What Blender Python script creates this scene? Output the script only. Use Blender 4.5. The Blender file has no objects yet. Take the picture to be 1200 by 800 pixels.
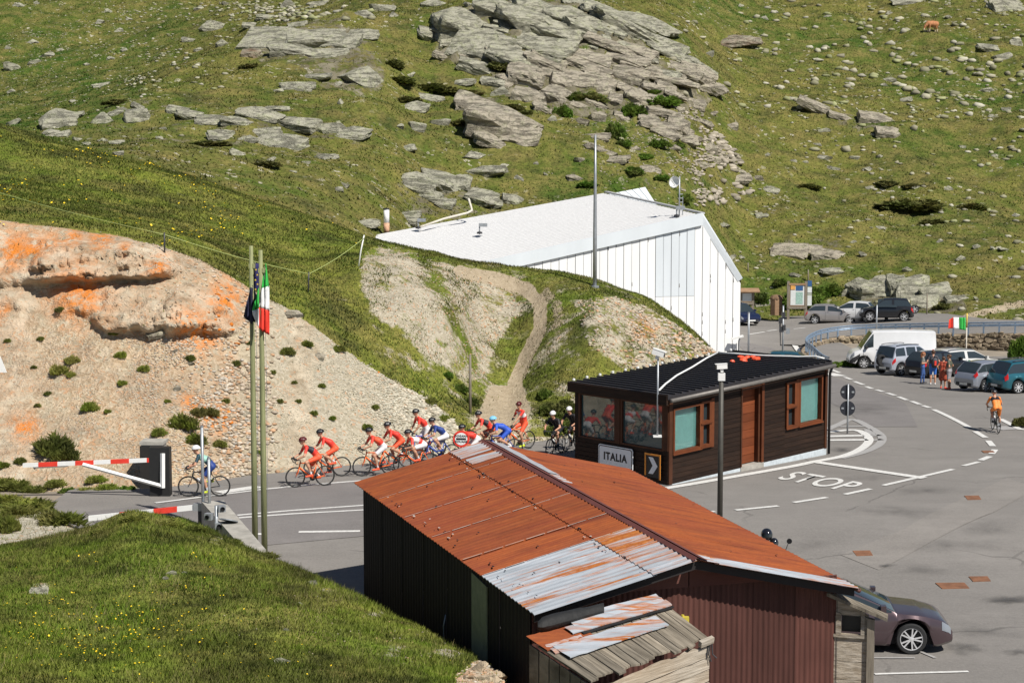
import bpy, math, random
import numpy as np
from mathutils import Vector, Matrix
from mathutils.bvhtree import BVHTree

# ------------------------------------------------------------------ camera, world, sun
SC = bpy.context.scene
COL = SC.collection
FPX, CZ, PITCH = 2100.0, 10.4, math.atan(200.0 / 2100.0)
cam = bpy.data.cameras.new('camera')
cam.sensor_width = 36.0
cam.lens = 36.0 * FPX / 1200.0
cam.clip_start = 0.5
cam.clip_end = 3000.0
camo = bpy.data.objects.new('camera', cam)
COL.objects.link(camo)
camo.location = (0, 0, CZ)
camo.rotation_euler = (math.pi / 2 - PITCH, 0, 0)
SC.camera = camo

SUN_EL = math.radians(50)
SUN_AZ = (0.64, -0.77)                       # horizontal direction towards the sun
world = bpy.data.worlds.new('World')
SC.world = world
world.use_nodes = True
wn = world.node_tree
bg = wn.nodes['Background']
sky = wn.nodes.new('ShaderNodeTexSky')
sky.sky_type = 'NISHITA'
sky.sun_disc = False
sky.sun_elevation = SUN_EL
sky.sun_rotation = math.atan2(SUN_AZ[0], SUN_AZ[1])
sky.altitude = 2000
wn.links.new(sky.outputs[0], bg.inputs[0])
bg.inputs[1].default_value = 0.058
sl = bpy.data.lights.new('sun', 'SUN')
sl.energy = 4.9
sl.angle = math.radians(0.5)
sl.color = (1.0, 0.955, 0.88)
so = bpy.data.objects.new('sun', sl)
COL.objects.link(so)
tosun = Vector((SUN_AZ[0] * math.cos(SUN_EL), SUN_AZ[1] * math.cos(SUN_EL), math.sin(SUN_EL)))
so.rotation_euler = tosun.to_track_quat('Z', 'Y').to_euler()
so.location = (40, -40, 60)
SC.view_settings.view_transform = 'Standard'
SC.view_settings.look = 'None'
SC.view_settings.exposure = 0.22
SC.view_settings.gamma = 1.0
SC.cycles.max_bounces = 5
SC.cycles.transparent_max_bounces = 6

# ------------------------------------------------------------------ helpers
R = random.Random(7)
NR = np.random.default_rng(11)
CP, SP = math.cos(PITCH), math.sin(PITCH)


def P(px, py, d):
    a, b = (px - 600) / FPX, (py - 400) / FPX
    return Vector((a * d, d * (CP - b * SP), CZ + d * (-SP - b * CP)))


def G(px, py, z=0.0):
    b = (py - 400) / FPX
    d = (z - CZ) / (-SP - b * CP)
    return P(px, py, d)


def sstep(a, b, x):
    t = np.clip((x - a) / (b - a), 0, 1)
    return t * t * (3 - 2 * t)


def ground_z(Y):
    return float(-0.6 * (1 - sstep(46, 54, Y)) - 1.3 * sstep(72, 108, Y))


def GR(px, py):
    z = 0.0
    for _ in range(12):
        p = G(px, py, z)
        z = ground_z(p.y)
    return G(px, py, z)


def upper_z(X):
    return -1.27 + 1.12 * float(sstep(16, 37, X))


def GU(px, py):
    z = -0.8
    for _ in range(12):
        p = G(px, py, z)
        z = upper_z(p.x)
    return G(px, py, z)


def project(v):
    """world -> photo pixel and axial depth (numpy n x 3)"""
    v = np.asarray(v, float)
    x, y, z = v[..., 0], v[..., 1], v[..., 2] - CZ
    d = y * CP - z * SP
    u = y * SP + z * CP
    return 600 + FPX * x / d, 400 - FPX * u / d, d


def _hash(ix, iy, seed):
    n = (ix.astype(np.int64) * 374761393 + iy.astype(np.int64) * 668265263 + seed * 974711) & 0x7fffffff
    n = ((n ^ (n >> 13)) * 1274126177) & 0x7fffffff
    n = n ^ (n >> 16)
    return (n & 0xffff) / 65535.0


def vnoise(x, y, seed=0):
    x = np.asarray(x, float); y = np.asarray(y, float)
    ix, iy = np.floor(x), np.floor(y)
    fx, fy = x - ix, y - iy
    fx = fx * fx * (3 - 2 * fx); fy = fy * fy * (3 - 2 * fy)
    a = _hash(ix, iy, seed); b = _hash(ix + 1, iy, seed)
    c = _hash(ix, iy + 1, seed); d = _hash(ix + 1, iy + 1, seed)
    return (a * (1 - fx) + b * fx) * (1 - fy) + (c * (1 - fx) + d * fx) * fy


def fbm(x, y, seed=0, octs=4):
    s, a, t = 0, 1.0, 0
    for k in range(octs):
        s = s + a * (vnoise(x * 2 ** k, y * 2 ** k, seed + k * 17) - 0.5)
        t += a; a *= 0.5
    return s / t * 2


def in_poly(px, py, poly):
    px = np.asarray(px); py = np.asarray(py)
    ins = np.zeros(px.shape, bool)
    n = len(poly)
    for i in range(n):
        x0, y0 = poly[i]; x1, y1 = poly[(i + 1) % n]
        if y0 == y1: continue
        c = ((y0 > py) != (y1 > py)) & (px < (x1 - x0) * (py - y0) / (y1 - y0) + x0)
        ins ^= c
    return ins


def dist_line(px, py, pts):
    best = np.full(np.shape(px), 1e9)
    for (x0, y0), (x1, y1) in zip(pts, pts[1:]):
        dx, dy = x1 - x0, y1 - y0
        t = np.clip(((px - x0) * dx + (py - y0) * dy) / (dx * dx + dy * dy), 0, 1)
        best = np.minimum(best, np.hypot(px - x0 - t * dx, py - y0 - t * dy))
    return best


class MB:
    """collects faces; build() links them as one mesh object"""
    def __init__(s):
        s.v, s.f, s.m = [], [], []

    def add(s, vs, fs, mi=0):
        o = len(s.v)
        s.v += [tuple(x) for x in vs]
        s.f += [tuple(i + o for i in f) for f in fs]
        s.m += [mi] * len(fs)
        return s

    def hexa(s, c, mi=0):
        """8 corners: 4 bottom ccw, 4 top ccw"""
        return s.add(c, [(3, 2, 1, 0), (4, 5, 6, 7), (0, 1, 5, 4), (1, 2, 6, 5), (2, 3, 7, 6), (3, 0, 4, 7)], mi)

    def box(s, x0, x1, y0, y1, z0, z1, mi=0, M=None):
        c = [(x0, y0, z0), (x1, y0, z0), (x1, y1, z0), (x0, y1, z0), (x0, y0, z1), (x1, y0, z1), (x1, y1, z1), (x0, y1, z1)]
        if M is not None: c = [M @ Vector(p) for p in c]
        return s.hexa(c, mi)

    def tube(s, pts, r, n=8, mi=0, cap=True):
        pts = [Vector(p) for p in pts]
        if not hasattr(r, '__len__'): r = [r] * len(pts)
        rings, o = [], len(s.v)
        vs, fs = [], []
        up = None
        for i, p in enumerate(pts):
            a = pts[max(i - 1, 0)]; b = pts[min(i + 1, len(pts) - 1)]
            t = (b - a).normalized() if (b - a).length > 1e-9 else Vector((0, 0, 1))
            if up is None:
                up = Vector((0, 0, 1)) if abs(t.z) < 0.9 else Vector((1, 0, 0))
            u = t.cross(up)
            if u.length < 1e-6: u = t.orthogonal()
            u.normalize(); w = u.cross(t).normalized()
            up = w
            for k in range(n):
                q = 2 * math.pi * k / n
                vs.append(p + r[i] * (math.cos(q) * u + math.sin(q) * w))
        for i in range(len(pts) - 1):
            for k in range(n):
                a, b = i * n + k, i * n + (k + 1) % n
                fs.append((a, b, b + n, a + n))
        if cap:
            fs.append(tuple(range(n - 1, -1, -1)))
            fs.append(tuple(range((len(pts) - 1) * n, len(pts) * n)))
        return s.add(vs, fs, mi)

    def ring(s, c, ax, r, tr, n=24, k=6, mi=0):
        """torus: centre, axis, radius, tube radius"""
        c = Vector(c); ax = Vector(ax).normalized()
        u = ax.orthogonal().normalized(); w = ax.cross(u)
        vs, fs = [], []
        for i in range(n):
            a = 2 * math.pi * i / n
            rd = math.cos(a) * u + math.sin(a) * w
            for j in range(k):
                b = 2 * math.pi * j / k
                vs.append(c + rd * (r + tr * math.cos(b)) + ax * tr * math.sin(b))
        for i in range(n):
            for j in range(k):
                a = i * k + j; b = i * k + (j + 1) % k
                a2 = ((i + 1) % n) * k + j; b2 = ((i + 1) % n) * k + (j + 1) % k
                fs.append((a, a2, b2, b))
        return s.add(vs, fs, mi)

    def disc(s, c, ax, prof, n=20, mi=0):
        """lathe: profile of (radius, offset along axis), closed at the ends when radius is 0"""
        c = Vector(c); ax = Vector(ax).normalized()
        u = ax.orthogonal().normalized(); w = ax.cross(u)
        vs, fs = [], []
        for (r, h) in ((float(x), float(y)) for x, y in prof):
            for i in range(n):
                a = 2 * math.pi * i / n
                vs.append(c + ax * h + r * (math.cos(a) * u + math.sin(a) * w))
        for j in range(len(prof) - 1):
            for i in range(n):
                a = j * n + i; b = j * n + (i + 1) % n
                fs.append((a, b, b + n, a + n))
        return s.add(vs, fs, mi)

    def grid(s, pts, mi=0):
        """rows of points"""
        nr, nc = len(pts), len(pts[0])
        vs = [p for r in pts for p in r]
        fs = [(i * nc + j, i * nc + j + 1, (i + 1) * nc + j + 1, (i + 1) * nc + j) for i in range(nr - 1) for j in range(nc - 1)]
        return s.add(vs, fs, mi)

    def slab(s, quad, t, mi=0):
        """quad of 4 points given a thickness along its normal (downwards/inwards t)"""
        q = [Vector(p) for p in quad]
        n = (q[1] - q[0]).cross(q[3] - q[0]).normalized()
        return s.hexa([p - n * t for p in q] + q, mi)

    def build(s, name, mat, parent=None, smooth=False, origin=None, angle=None):
        me = bpy.data.meshes.new(name)
        v = s.v
        if origin is not None:
            o = Vector(origin); v = [(a - o.x, b - o.y, c - o.z) for a, b, c in v]
        me.from_pydata(v, [], s.f)
        for m in (mat if isinstance(mat, (list, tuple)) else [mat]): me.materials.append(m)
        me.polygons.foreach_set('material_index', s.m)
        if smooth or angle:
            me.polygons.foreach_set('use_smooth', [True] * len(s.f))
            if angle: me.set_sharp_from_angle(angle=math.radians(angle))
        me.update()
        return link(name, me, parent)


def link(name, me, parent=None):
    o = bpy.data.objects.new(name, me)
    COL.objects.link(o)
    if parent is not None: o.parent = parent
    return o


def np_mesh(name, v, tris, mats, mi=None, smooth=False, parent=None, cols=None):
    """fast mesh from numpy arrays (faces all of the same size)"""
    v = np.asarray(v, np.float32); tris = np.asarray(tris, np.int32)
    me = bpy.data.meshes.new(name)
    k = tris.shape[1]
    me.vertices.add(len(v)); me.vertices.foreach_set('co', v.ravel())
    me.loops.add(tris.size); me.loops.foreach_set('vertex_index', tris.ravel())
    me.polygons.add(len(tris))
    me.polygons.foreach_set('loop_start', np.arange(0, tris.size, k, dtype=np.int32))
    for m in (mats if isinstance(mats, (list, tuple)) else [mats]): me.materials.append(m)
    if mi is not None: me.polygons.foreach_set('material_index', np.asarray(mi, np.int32))
    if smooth: me.polygons.foreach_set('use_smooth', np.ones(len(tris), bool))
    for nm, arr in (cols or {}).items():
        ca = me.color_attributes.new(nm, 'FLOAT_COLOR', 'POINT')
        ca.data.foreach_set('color', np.asarray(arr, np.float32).ravel())
    me.update(calc_edges=True)
    me.validate()
    return link(name, me, parent)


def tag(o, label=None, cat=None, group=None, kind=None):
    if label: o['label'] = label
    if cat: o['category'] = cat
    if group: o['group'] = group
    if kind: o['kind'] = kind
    return o


def thing(name, label, cat, loc=(0, 0, 0), rz=0.0, group=None):
    o = bpy.data.objects.new(name, None)
    COL.objects.link(o)
    o.empty_display_size = 0.2
    o.location = loc
    o.rotation_euler = (0, 0, rz)
    return tag(o, label, cat, group)


def copy_thing(src, loc=None, rot=None, scale=None):
    def rec(o, par):
        c = o.copy(); COL.objects.link(c)
        if par is not None: c.parent = par
        for ch in list(o.children): rec(ch, c)
        return c
    c = rec(src, None)
    if loc is not None: c.location = loc
    if rot is not None: c.rotation_euler = rot
    if scale is not None: c.scale = scale
    return c


# ------------------------------------------------------------------ materials
def new_mat(name):
    m = bpy.data.materials.new(name); m.use_nodes = True
    nt = m.node_tree
    return m, nt, nt.nodes['Principled BSDF']


def nd(nt, typ, **kw):
    n = nt.nodes.new(typ)
    for k, v in kw.items():
        if k.startswith('i_'):
            n.inputs[k[2:].replace('_', ' ')].default_value = v
        else:
            setattr(n, k, v)
    return n


def noise_fac(nt, vec, scale, detail=4, rough=0.55, lo=0.35, hi=0.65, stretch=None):
    if stretch:
        mp = nd(nt, 'ShaderNodeMapping'); mp.inputs['Scale'].default_value = stretch
        nt.links.new(vec, mp.inputs[0]); vec = mp.outputs[0]
    n = nd(nt, 'ShaderNodeTexNoise'); n.inputs['Scale'].default_value = scale
    n.inputs['Detail'].default_value = detail; n.inputs['Roughness'].default_value = rough
    nt.links.new(vec, n.inputs['Vector'])
    r = nd(nt, 'ShaderNodeMapRange'); r.inputs[1].default_value = lo; r.inputs[2].default_value = hi
    nt.links.new(n.outputs[0], r.inputs[0])
    return r.outputs[0]


def mixc(nt, fac, a, b, mode='MIX'):
    m = nd(nt, 'ShaderNodeMix', data_type='RGBA', blend_type=mode)
    for sock, val in ((m.inputs[0], fac), (m.inputs[6], a), (m.inputs[7], b)):
        if isinstance(val, (int, float)): sock.default_value = val
        elif isinstance(val, tuple): sock.default_value = (*val, 1) if len(val) == 3 else val
        else: nt.links.new(val, sock)
    return m.outputs[2]


def mathn(nt, op, a, b=None, c=None):
    m = nd(nt, 'ShaderNodeMath', operation=op)
    for i, val in enumerate((a, b, c)):
        if val is None: continue
        if isinstance(val, (int, float)): m.inputs[i].default_value = val
        else: nt.links.new(val, m.inputs[i])
    return m.outputs[0]


def bump(nt, bs, h, strength=0.4, dist=0.05):
    b = nd(nt, 'ShaderNodeBump'); b.inputs['Strength'].default_value = strength
    b.inputs['Distance'].default_value = dist
    nt.links.new(h, b.inputs['Height']); nt.links.new(b.outputs[0], bs.inputs['Normal'])


def wpos(nt):
    return nd(nt, 'ShaderNodeNewGeometry').outputs['Position']


def ocoord(nt):
    return nd(nt, 'ShaderNodeTexCoord').outputs['Object']


def plain(name, col, rough=0.6, metal=0.0, var=0.15, scale=6.0, coat=0.0, spec=0.5, stretch=None, bmp=0.0):
    """a colour with soft uneven wear"""
    m, nt, bs = new_mat(name)
    f = noise_fac(nt, ocoord(nt), scale, 5, 0.6, 0.3, 0.7, stretch)
    a = tuple(c * (1 - var) for c in col); b = tuple(min(1, c * (1 + var)) for c in col)
    nt.links.new(mixc(nt, f, a, b), bs.inputs['Base Color'])
    bs.inputs['Roughness'].default_value = rough
    bs.inputs['Metallic'].default_value = metal
    bs.inputs['Coat Weight'].default_value = coat
    bs.inputs['Specular IOR Level'].default_value = spec
    if bmp: bump(nt, bs, f, bmp, 0.02)
    return m


def glassy(name, col, rough=0.06, trans=0.0, spec=0.6):
    m, nt, bs = new_mat(name)
    bs.inputs['Base Color'].default_value = (*col, 1)
    bs.inputs['Roughness'].default_value = rough
    bs.inputs['Specular IOR Level'].default_value = spec
    bs.inputs['Transmission Weight'].default_value = trans
    return m


M = {}
M['black'] = plain('black_paint', (0.012, 0.012, 0.013), 0.5)
M['rubber'] = plain('black_rubber', (0.016, 0.016, 0.017), 0.8)
M['white'] = plain('white_paint', (0.78, 0.78, 0.76), 0.5, var=0.05)
M['red'] = plain('red_paint', (0.72, 0.05, 0.03), 0.45, var=0.1)
M['steel'] = plain('galvanised_steel', (0.36, 0.38, 0.4), 0.45, 0.5, 0.15)
M['rail'] = plain('blue_grey_rail', (0.2, 0.27, 0.36), 0.5, 0.2, 0.2)
M['darksteel'] = plain('dark_steel', (0.06, 0.06, 0.065), 0.5, 0.4)
M['olive_pole'] = plain('olive_brown_pole_paint', (0.06, 0.055, 0.045), 0.55, 0.1)
M['concrete'] = plain('weathered_concrete', (0.36, 0.34, 0.3), 0.9, 0, 0.25, 2.5, bmp=0.3)
M['polewood'] = plain('greenish_flagpole_wood', (0.24, 0.25, 0.12), 0.75, 0, 0.3, 3, stretch=(8, 8, 0.6), bmp=0.2)
M['postwood'] = plain('grey_weathered_post', (0.2, 0.17, 0.13), 0.85, 0, 0.3, 3, stretch=(8, 8, 0.8))
M['glass'] = glassy('dark_car_glass', (0.03, 0.04, 0.045), 0.03, 0.0, 1.0)
M['chrome'] = plain('bright_metal', (0.6, 0.6, 0.6), 0.25, 0.9, 0.05)
M['skin'] = plain('skin', (0.52, 0.27, 0.17), 0.55, var=0.08)
M['orange'] = plain('orange_lacquer', (0.85, 0.16, 0.015), 0.4, coat=0.4, var=0.05)
# ------------------------------------------------------------------ ground materials
def terrain_mat(name, gravel_a, gravel_b, gscale, grass=None, stone_amt=0.5, lush=False):
    """grass with gravel / rock / bare earth by the vertex masks: R bare, G path, B orange lichen, A unused"""
    m, nt, bs = new_mat(name)
    pos = wpos(nt)
    at = nd(nt, 'ShaderNodeVertexColor', layer_name='mask')
    sep = nd(nt, 'ShaderNodeSeparateColor'); nt.links.new(at.outputs[0], sep.inputs[0])
    g = grass or dict(a=(0.068, 0.105, 0.016), b=(0.13, 0.14, 0.03), c=(0.22, 0.18, 0.065))
    f1 = noise_fac(nt, pos, 0.09, 5, 0.6, 0.38, 0.62)
    f2 = noise_fac(nt, pos, 0.5, 6, 0.65, 0.4, 0.68)
    f3 = noise_fac(nt, pos, 3.5, 5, 0.7, 0.36, 0.64)
    c = mixc(nt, f1, g['a'], g['b'])
    c = mixc(nt, mathn(nt, 'MULTIPLY', noise_fac(nt, pos, 0.22, 6, 0.65, 0.5, 0.66), 0.6), c, (0.1, 0.09, 0.03))
    c = mixc(nt, mathn(nt, 'MULTIPLY', noise_fac(nt, pos, 0.32, 7, 0.7, 0.5, 0.6), 0.65), c, (0.045, 0.052, 0.018))
    if lush: c = mixc(nt, at.outputs[1], c, (0.045, 0.09, 0.011))
    c = mixc(nt, mathn(nt, 'MULTIPLY', f2, 0.75), c, g['c'])
    c = mixc(nt, f3, mixc(nt, 1.0, c, (0.6, 0.6, 0.55), 'MULTIPLY'), mixc(nt, 1.0, c, (1.35, 1.3, 1.25), 'MULTIPLY'))
    # small pale stones lying in the turf
    vo = nd(nt, 'ShaderNodeTexVoronoi', feature='F1'); vo.inputs['Scale'].default_value = 1.3
    wob = nd(nt, 'ShaderNodeVectorMath', operation='ADD')
    nz = nd(nt, 'ShaderNodeTexNoise'); nz.inputs['Scale'].default_value = 2.0
    nt.links.new(pos, nz.inputs['Vector']); nt.links.new(pos, wob.inputs[0]); nt.links.new(nz.outputs[1], wob.inputs[1])
    nt.links.new(wob.outputs[0], vo.inputs['Vector'])
    wn_ = nd(nt, 'ShaderNodeTexWhiteNoise'); nt.links.new(vo.outputs['Color'], wn_.inputs[0])
    small = mathn(nt, 'MULTIPLY', wn_.outputs[0], 0.33)
    st = mathn(nt, 'LESS_THAN', vo.outputs['Distance'], small)
    st = mathn(nt, 'MULTIPLY', st, mathn(nt, 'MULTIPLY', noise_fac(nt, pos, 0.12, 3, 0.5, 0.42, 0.6), stone_amt))
    stc = mixc(nt, wn_.outputs[0], (0.22, 0.2, 0.14), (0.42, 0.39, 0.3))
    c = mixc(nt, st, c, stc)
    # bare ground
    v2 = nd(nt, 'ShaderNodeTexVoronoi', feature='F1'); v2.inputs['Scale'].default_value = gscale
    nt.links.new(wob.outputs[0], v2.inputs['Vector'])
    s2 = nd(nt, 'ShaderNodeSeparateColor'); nt.links.new(v2.outputs['Color'], s2.inputs[0])
    gv = mixc(nt, s2.outputs[0], gravel_a, gravel_b)
    gv = mixc(nt, noise_fac(nt, pos, 0.6, 5, 0.65, 0.35, 0.65), gv, mixc(nt, 1.0, gv, (0.72, 0.72, 0.74), 'MULTIPLY'))
    if not lush: gv = mixc(nt, at.outputs[1], gv, mixc(nt, s2.outputs[0], (0.36, 0.325, 0.24), (0.5, 0.46, 0.37)))
    if not lush:
        ra = nd(nt, 'ShaderNodeVertexColor', layer_name='rock')
        st2 = noise_fac(nt, pos, 1.3, 8, 0.72, 0.4, 0.62, (0.5, 0.5, 2.6))
        rc = mixc(nt, st2, (0.45, 0.375, 0.27), (0.25, 0.195, 0.13))
        rc = mixc(nt, noise_fac(nt, pos, 0.9, 6, 0.7, 0.42, 0.62), rc, (0.54, 0.465, 0.35))
        gv = mixc(nt, mathn(nt, 'MULTIPLY', ra.outputs[0], 1.0 if name.startswith('turf') else 0.0), gv, rc)
    of = mathn(nt, 'MULTIPLY', sep.outputs[2], noise_fac(nt, pos, 2.2, 5, 0.7, 0.38, 0.56))
    gv = mixc(nt, of, gv, (0.62, 0.2, 0.03))
    if not lush: gv = mixc(nt, mathn(nt, 'MULTIPLY', mathn(nt, 'GREATER_THAN', s2.outputs[1], 0.93), 0.5), gv, (0.5, 0.25, 0.12))
    # patchy edge of the bare ground
    e = mathn(nt, 'ADD', sep.outputs[0], mathn(nt, 'MULTIPLY', mathn(nt, 'SUBTRACT', noise_fac(nt, pos, 0.7, 7, 0.75, 0.25, 0.75), 0.5), 1.15))
    er = nd(nt, 'ShaderNodeMapRange'); er.inputs[1].default_value = 0.4; er.inputs[2].default_value = 0.6
    nt.links.new(e, er.inputs[0])
    c = mixc(nt, er.outputs[0], c, gv)
    pe = mathn(nt, 'ADD', sep.outputs[1], mathn(nt, 'MULTIPLY', mathn(nt, 'SUBTRACT', noise_fac(nt, pos, 1.4, 5, 0.7, 0.25, 0.75), 0.5), 0.7))
    pr = nd(nt, 'ShaderNodeMapRange'); pr.inputs[1].default_value = 0.42; pr.inputs[2].default_value = 0.6
    nt.links.new(pe, pr.inputs[0])
    c = mixc(nt, pr.outputs[0], c, mixc(nt, s2.outputs[0], (0.33, 0.262, 0.175), (0.43, 0.355, 0.25)))
    nt.links.new(c, bs.inputs['Base Color'])
    bs.inputs['Roughness'].default_value = 0.95
    bs.inputs['Specular IOR Level'].default_value = 0.15
    hb = mathn(nt, 'ADD', mathn(nt, 'MULTIPLY', f3, 0.6), mathn(nt, 'MULTIPLY', v2.outputs['Distance'], mathn(nt, 'MULTIPLY', er.outputs[0], 0.8)))
    bump(nt, bs, hb, 0.6, 0.1)
    return m


M['hill'] = terrain_mat('alpine_turf_and_rock', (0.13, 0.115, 0.07), (0.24, 0.215, 0.15), 0.7, stone_amt=0.9, lush=True)  # dark bare earth, also paints shade into the gaps between cliff slabs
M['bank'] = terrain_mat('turf_over_pale_gravel', (0.345, 0.28, 0.185), (0.54, 0.462, 0.335), 9.0,
                        dict(a=(0.105, 0.16, 0.018), b=(0.165, 0.19, 0.03), c=(0.23, 0.2, 0.06)), 0.15)
M['mound'] = terrain_mat('meadow_turf', (0.3, 0.24, 0.17), (0.44, 0.38, 0.3), 6.0,
                         dict(a=(0.11, 0.17, 0.02), b=(0.17, 0.2, 0.035), c=(0.24, 0.2, 0.07)), 0.1)


def asphalt_mat(name, base):
    m, nt, bs = new_mat(name)
    pos = wpos(nt)
    big = noise_fac(nt, pos, 0.16, 6, 0.6, 0.36, 0.64)
    mid = noise_fac(nt, pos, 0.9, 6, 0.7, 0.35, 0.65)
    fine = noise_fac(nt, pos, 14, 4, 0.8, 0.3, 0.7)
    c = mixc(nt, big, tuple(b * 0.86 for b in base), tuple(b * 1.1 for b in base))
    c = mixc(nt, mathn(nt, 'MULTIPLY', mid, 0.5), c, tuple(b * 0.72 for b in base))
    wear = noise_fac(nt, pos, 0.5, 7, 0.72, 0.5, 0.68, (0.35, 1.1, 1))
    c = mixc(nt, mathn(nt, 'MULTIPLY', wear, 0.5), c, tuple(b * 0.6 for b in base))
    pale = noise_fac(nt, pos, 0.8, 6, 0.7, 0.54, 0.7, (0.5, 1.0, 1))
    c = mixc(nt, mathn(nt, 'MULTIPLY', pale, 0.35), c, tuple(b * 1.35 for b in base))
    c = mixc(nt, mathn(nt, 'MULTIPLY', fine, 0.6), c, tuple(b * 1.3 for b in base))
    # tar-sealed cracks
    vo = nd(nt, 'ShaderNodeTexVoronoi', feature='DISTANCE_TO_EDGE'); vo.inputs['Scale'].default_value = 0.14
    wob = nd(nt, 'ShaderNodeVectorMath', operation='ADD')
    nz = nd(nt, 'ShaderNodeTexNoise'); nz.inputs['Scale'].default_value = 0.7; nz.inputs['Detail'].default_value = 6
    nt.links.new(pos, nz.inputs['Vector']); nt.links.new(pos, wob.inputs[0]); nt.links.new(nz.outputs[1], wob.inputs[1])
    nt.links.new(wob.outputs[0], vo.inputs['Vector'])
    cr = mathn(nt, 'MULTIPLY', mathn(nt, 'LESS_THAN', vo.outputs[0], 0.006), noise_fac(nt, pos, 0.3, 2, 0.5, 0.5, 0.6))
    c = mixc(nt, mathn(nt, 'MULTIPLY', cr, 0.5), c, tuple(b * 0.45 for b in base))
    spots = noise_fac(nt, pos, 0.55, 4, 0.6, 0.66, 0.78)
    c = mixc(nt, mathn(nt, 'MULTIPLY', spots, 0.4), c, tuple(b * 0.5 for b in base))
    nt.links.new(c, bs.inputs['Base Color'])
    bs.inputs['Roughness'].default_value = 0.9
    bs.inputs['Specular IOR Level'].default_value = 0.25
    bump(nt, bs, fine, 0.25, 0.02)
    return m


M['asphalt'] = asphalt_mat('worn_asphalt', (0.208, 0.194, 0.179))
M['asphalt_dark'] = asphalt_mat('darker_asphalt', (0.185, 0.172, 0.165))
M['asphalt_light'] = asphalt_mat('pale_asphalt_patch', (0.225, 0.208, 0.19))


def marking_mat(name, col, wear):
    m, nt, bs = new_mat(name)
    pos = wpos(nt)
    f = noise_fac(nt, pos, 9, 6, 0.75, 0.5 - wear * 0.2, 0.72)
    nt.links.new(mixc(nt, mathn(nt, 'MULTIPLY', f, wear), col, (0.24, 0.23, 0.22)), bs.inputs['Base Color'])
    bs.inputs['Roughness'].default_value = 0.8
    return m


M['marking'] = marking_mat('road_paint', (0.7, 0.69, 0.66), 0.55)
M['marking_old'] = marking_mat('old_faded_road_paint', (0.36, 0.35, 0.34), 0.6)


def grass_mat(name, a, b, c, trans=0.3, heath=0.32):
    m, nt, bs = new_mat(name)
    pos = wpos(nt)
    f1 = noise_fac(nt, pos, 0.12, 4, 0.6, 0.38, 0.62)
    f2 = noise_fac(nt, pos, 0.7, 5, 0.65, 0.42, 0.68)
    at = nd(nt, 'ShaderNodeVertexColor', layer_name='tint')
    sep = nd(nt, 'ShaderNodeSeparateColor'); nt.links.new(at.outputs[0], sep.inputs[0])
    col = mixc(nt, f1, a, b)
    col = mixc(nt, mathn(nt, 'MULTIPLY', f2, 0.7), col, c)
    col = mixc(nt, mathn(nt, 'MULTIPLY', noise_fac(nt, pos, 0.22, 6, 0.65, 0.48, 0.62), 0.75), col, (0.1, 0.118, 0.03))
    col = mixc(nt, mathn(nt, 'MULTIPLY', noise_fac(nt, pos, 0.075, 5, 0.6, 0.5, 0.62), 0.5), col, (0.11, 0.15, 0.025))
    col = mixc(nt, mathn(nt, 'MULTIPLY', noise_fac(nt, pos, heath, 7, 0.7, 0.5, 0.6), 0.7), col, (0.05, 0.062, 0.02))
    col = mixc(nt, mathn(nt, 'MULTIPLY', noise_fac(nt, pos, 0.13, 6, 0.7, 0.51, 0.64), 0.6), col, (0.2, 0.17, 0.07))
    col = mixc(nt, sep.outputs[1], col, (0.06, 0.125, 0.014))
    col = mixc(nt, sep.outputs[0], mixc(nt, 1.0, col, (0.78, 0.8, 0.75), 'MULTIPLY'), mixc(nt, 1.0, col, (1.32, 1.25, 1.2), 'MULTIPLY'))
    nt.links.new(col, bs.inputs['Base Color'])
    bs.inputs['Roughness'].default_value = 0.7
    bs.inputs['Specular IOR Level'].default_value = 0.2
    tr = nd(nt, 'ShaderNodeBsdfTranslucent'); nt.links.new(col, tr.inputs[0])
    mx = nd(nt, 'ShaderNodeMixShader'); mx.inputs[0].default_value = trans
    nt.links.new(bs.outputs[0], mx.inputs[1]); nt.links.new(tr.outputs[0], mx.inputs[2])
    nt.links.new(mx.outputs[0], nt.nodes['Material Output'].inputs[0])
    return m


M['grass_near'] = grass_mat('meadow_blades', (0.22, 0.36, 0.036), (0.33, 0.42, 0.062), (0.45, 0.4, 0.15), 0.48, 0.9)
M['grass_far'] = grass_mat('alpine_blades', (0.088, 0.165, 0.02), (0.175, 0.215, 0.04), (0.29, 0.25, 0.088), 0.42)
M['straw'] = grass_mat('dry_straw', (0.38, 0.34, 0.16), (0.3, 0.3, 0.12), (0.45, 0.38, 0.2), 0.4)
M['flower'] = plain('yellow_petals', (0.85, 0.6, 0.02), 0.6, var=0.1)


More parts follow.
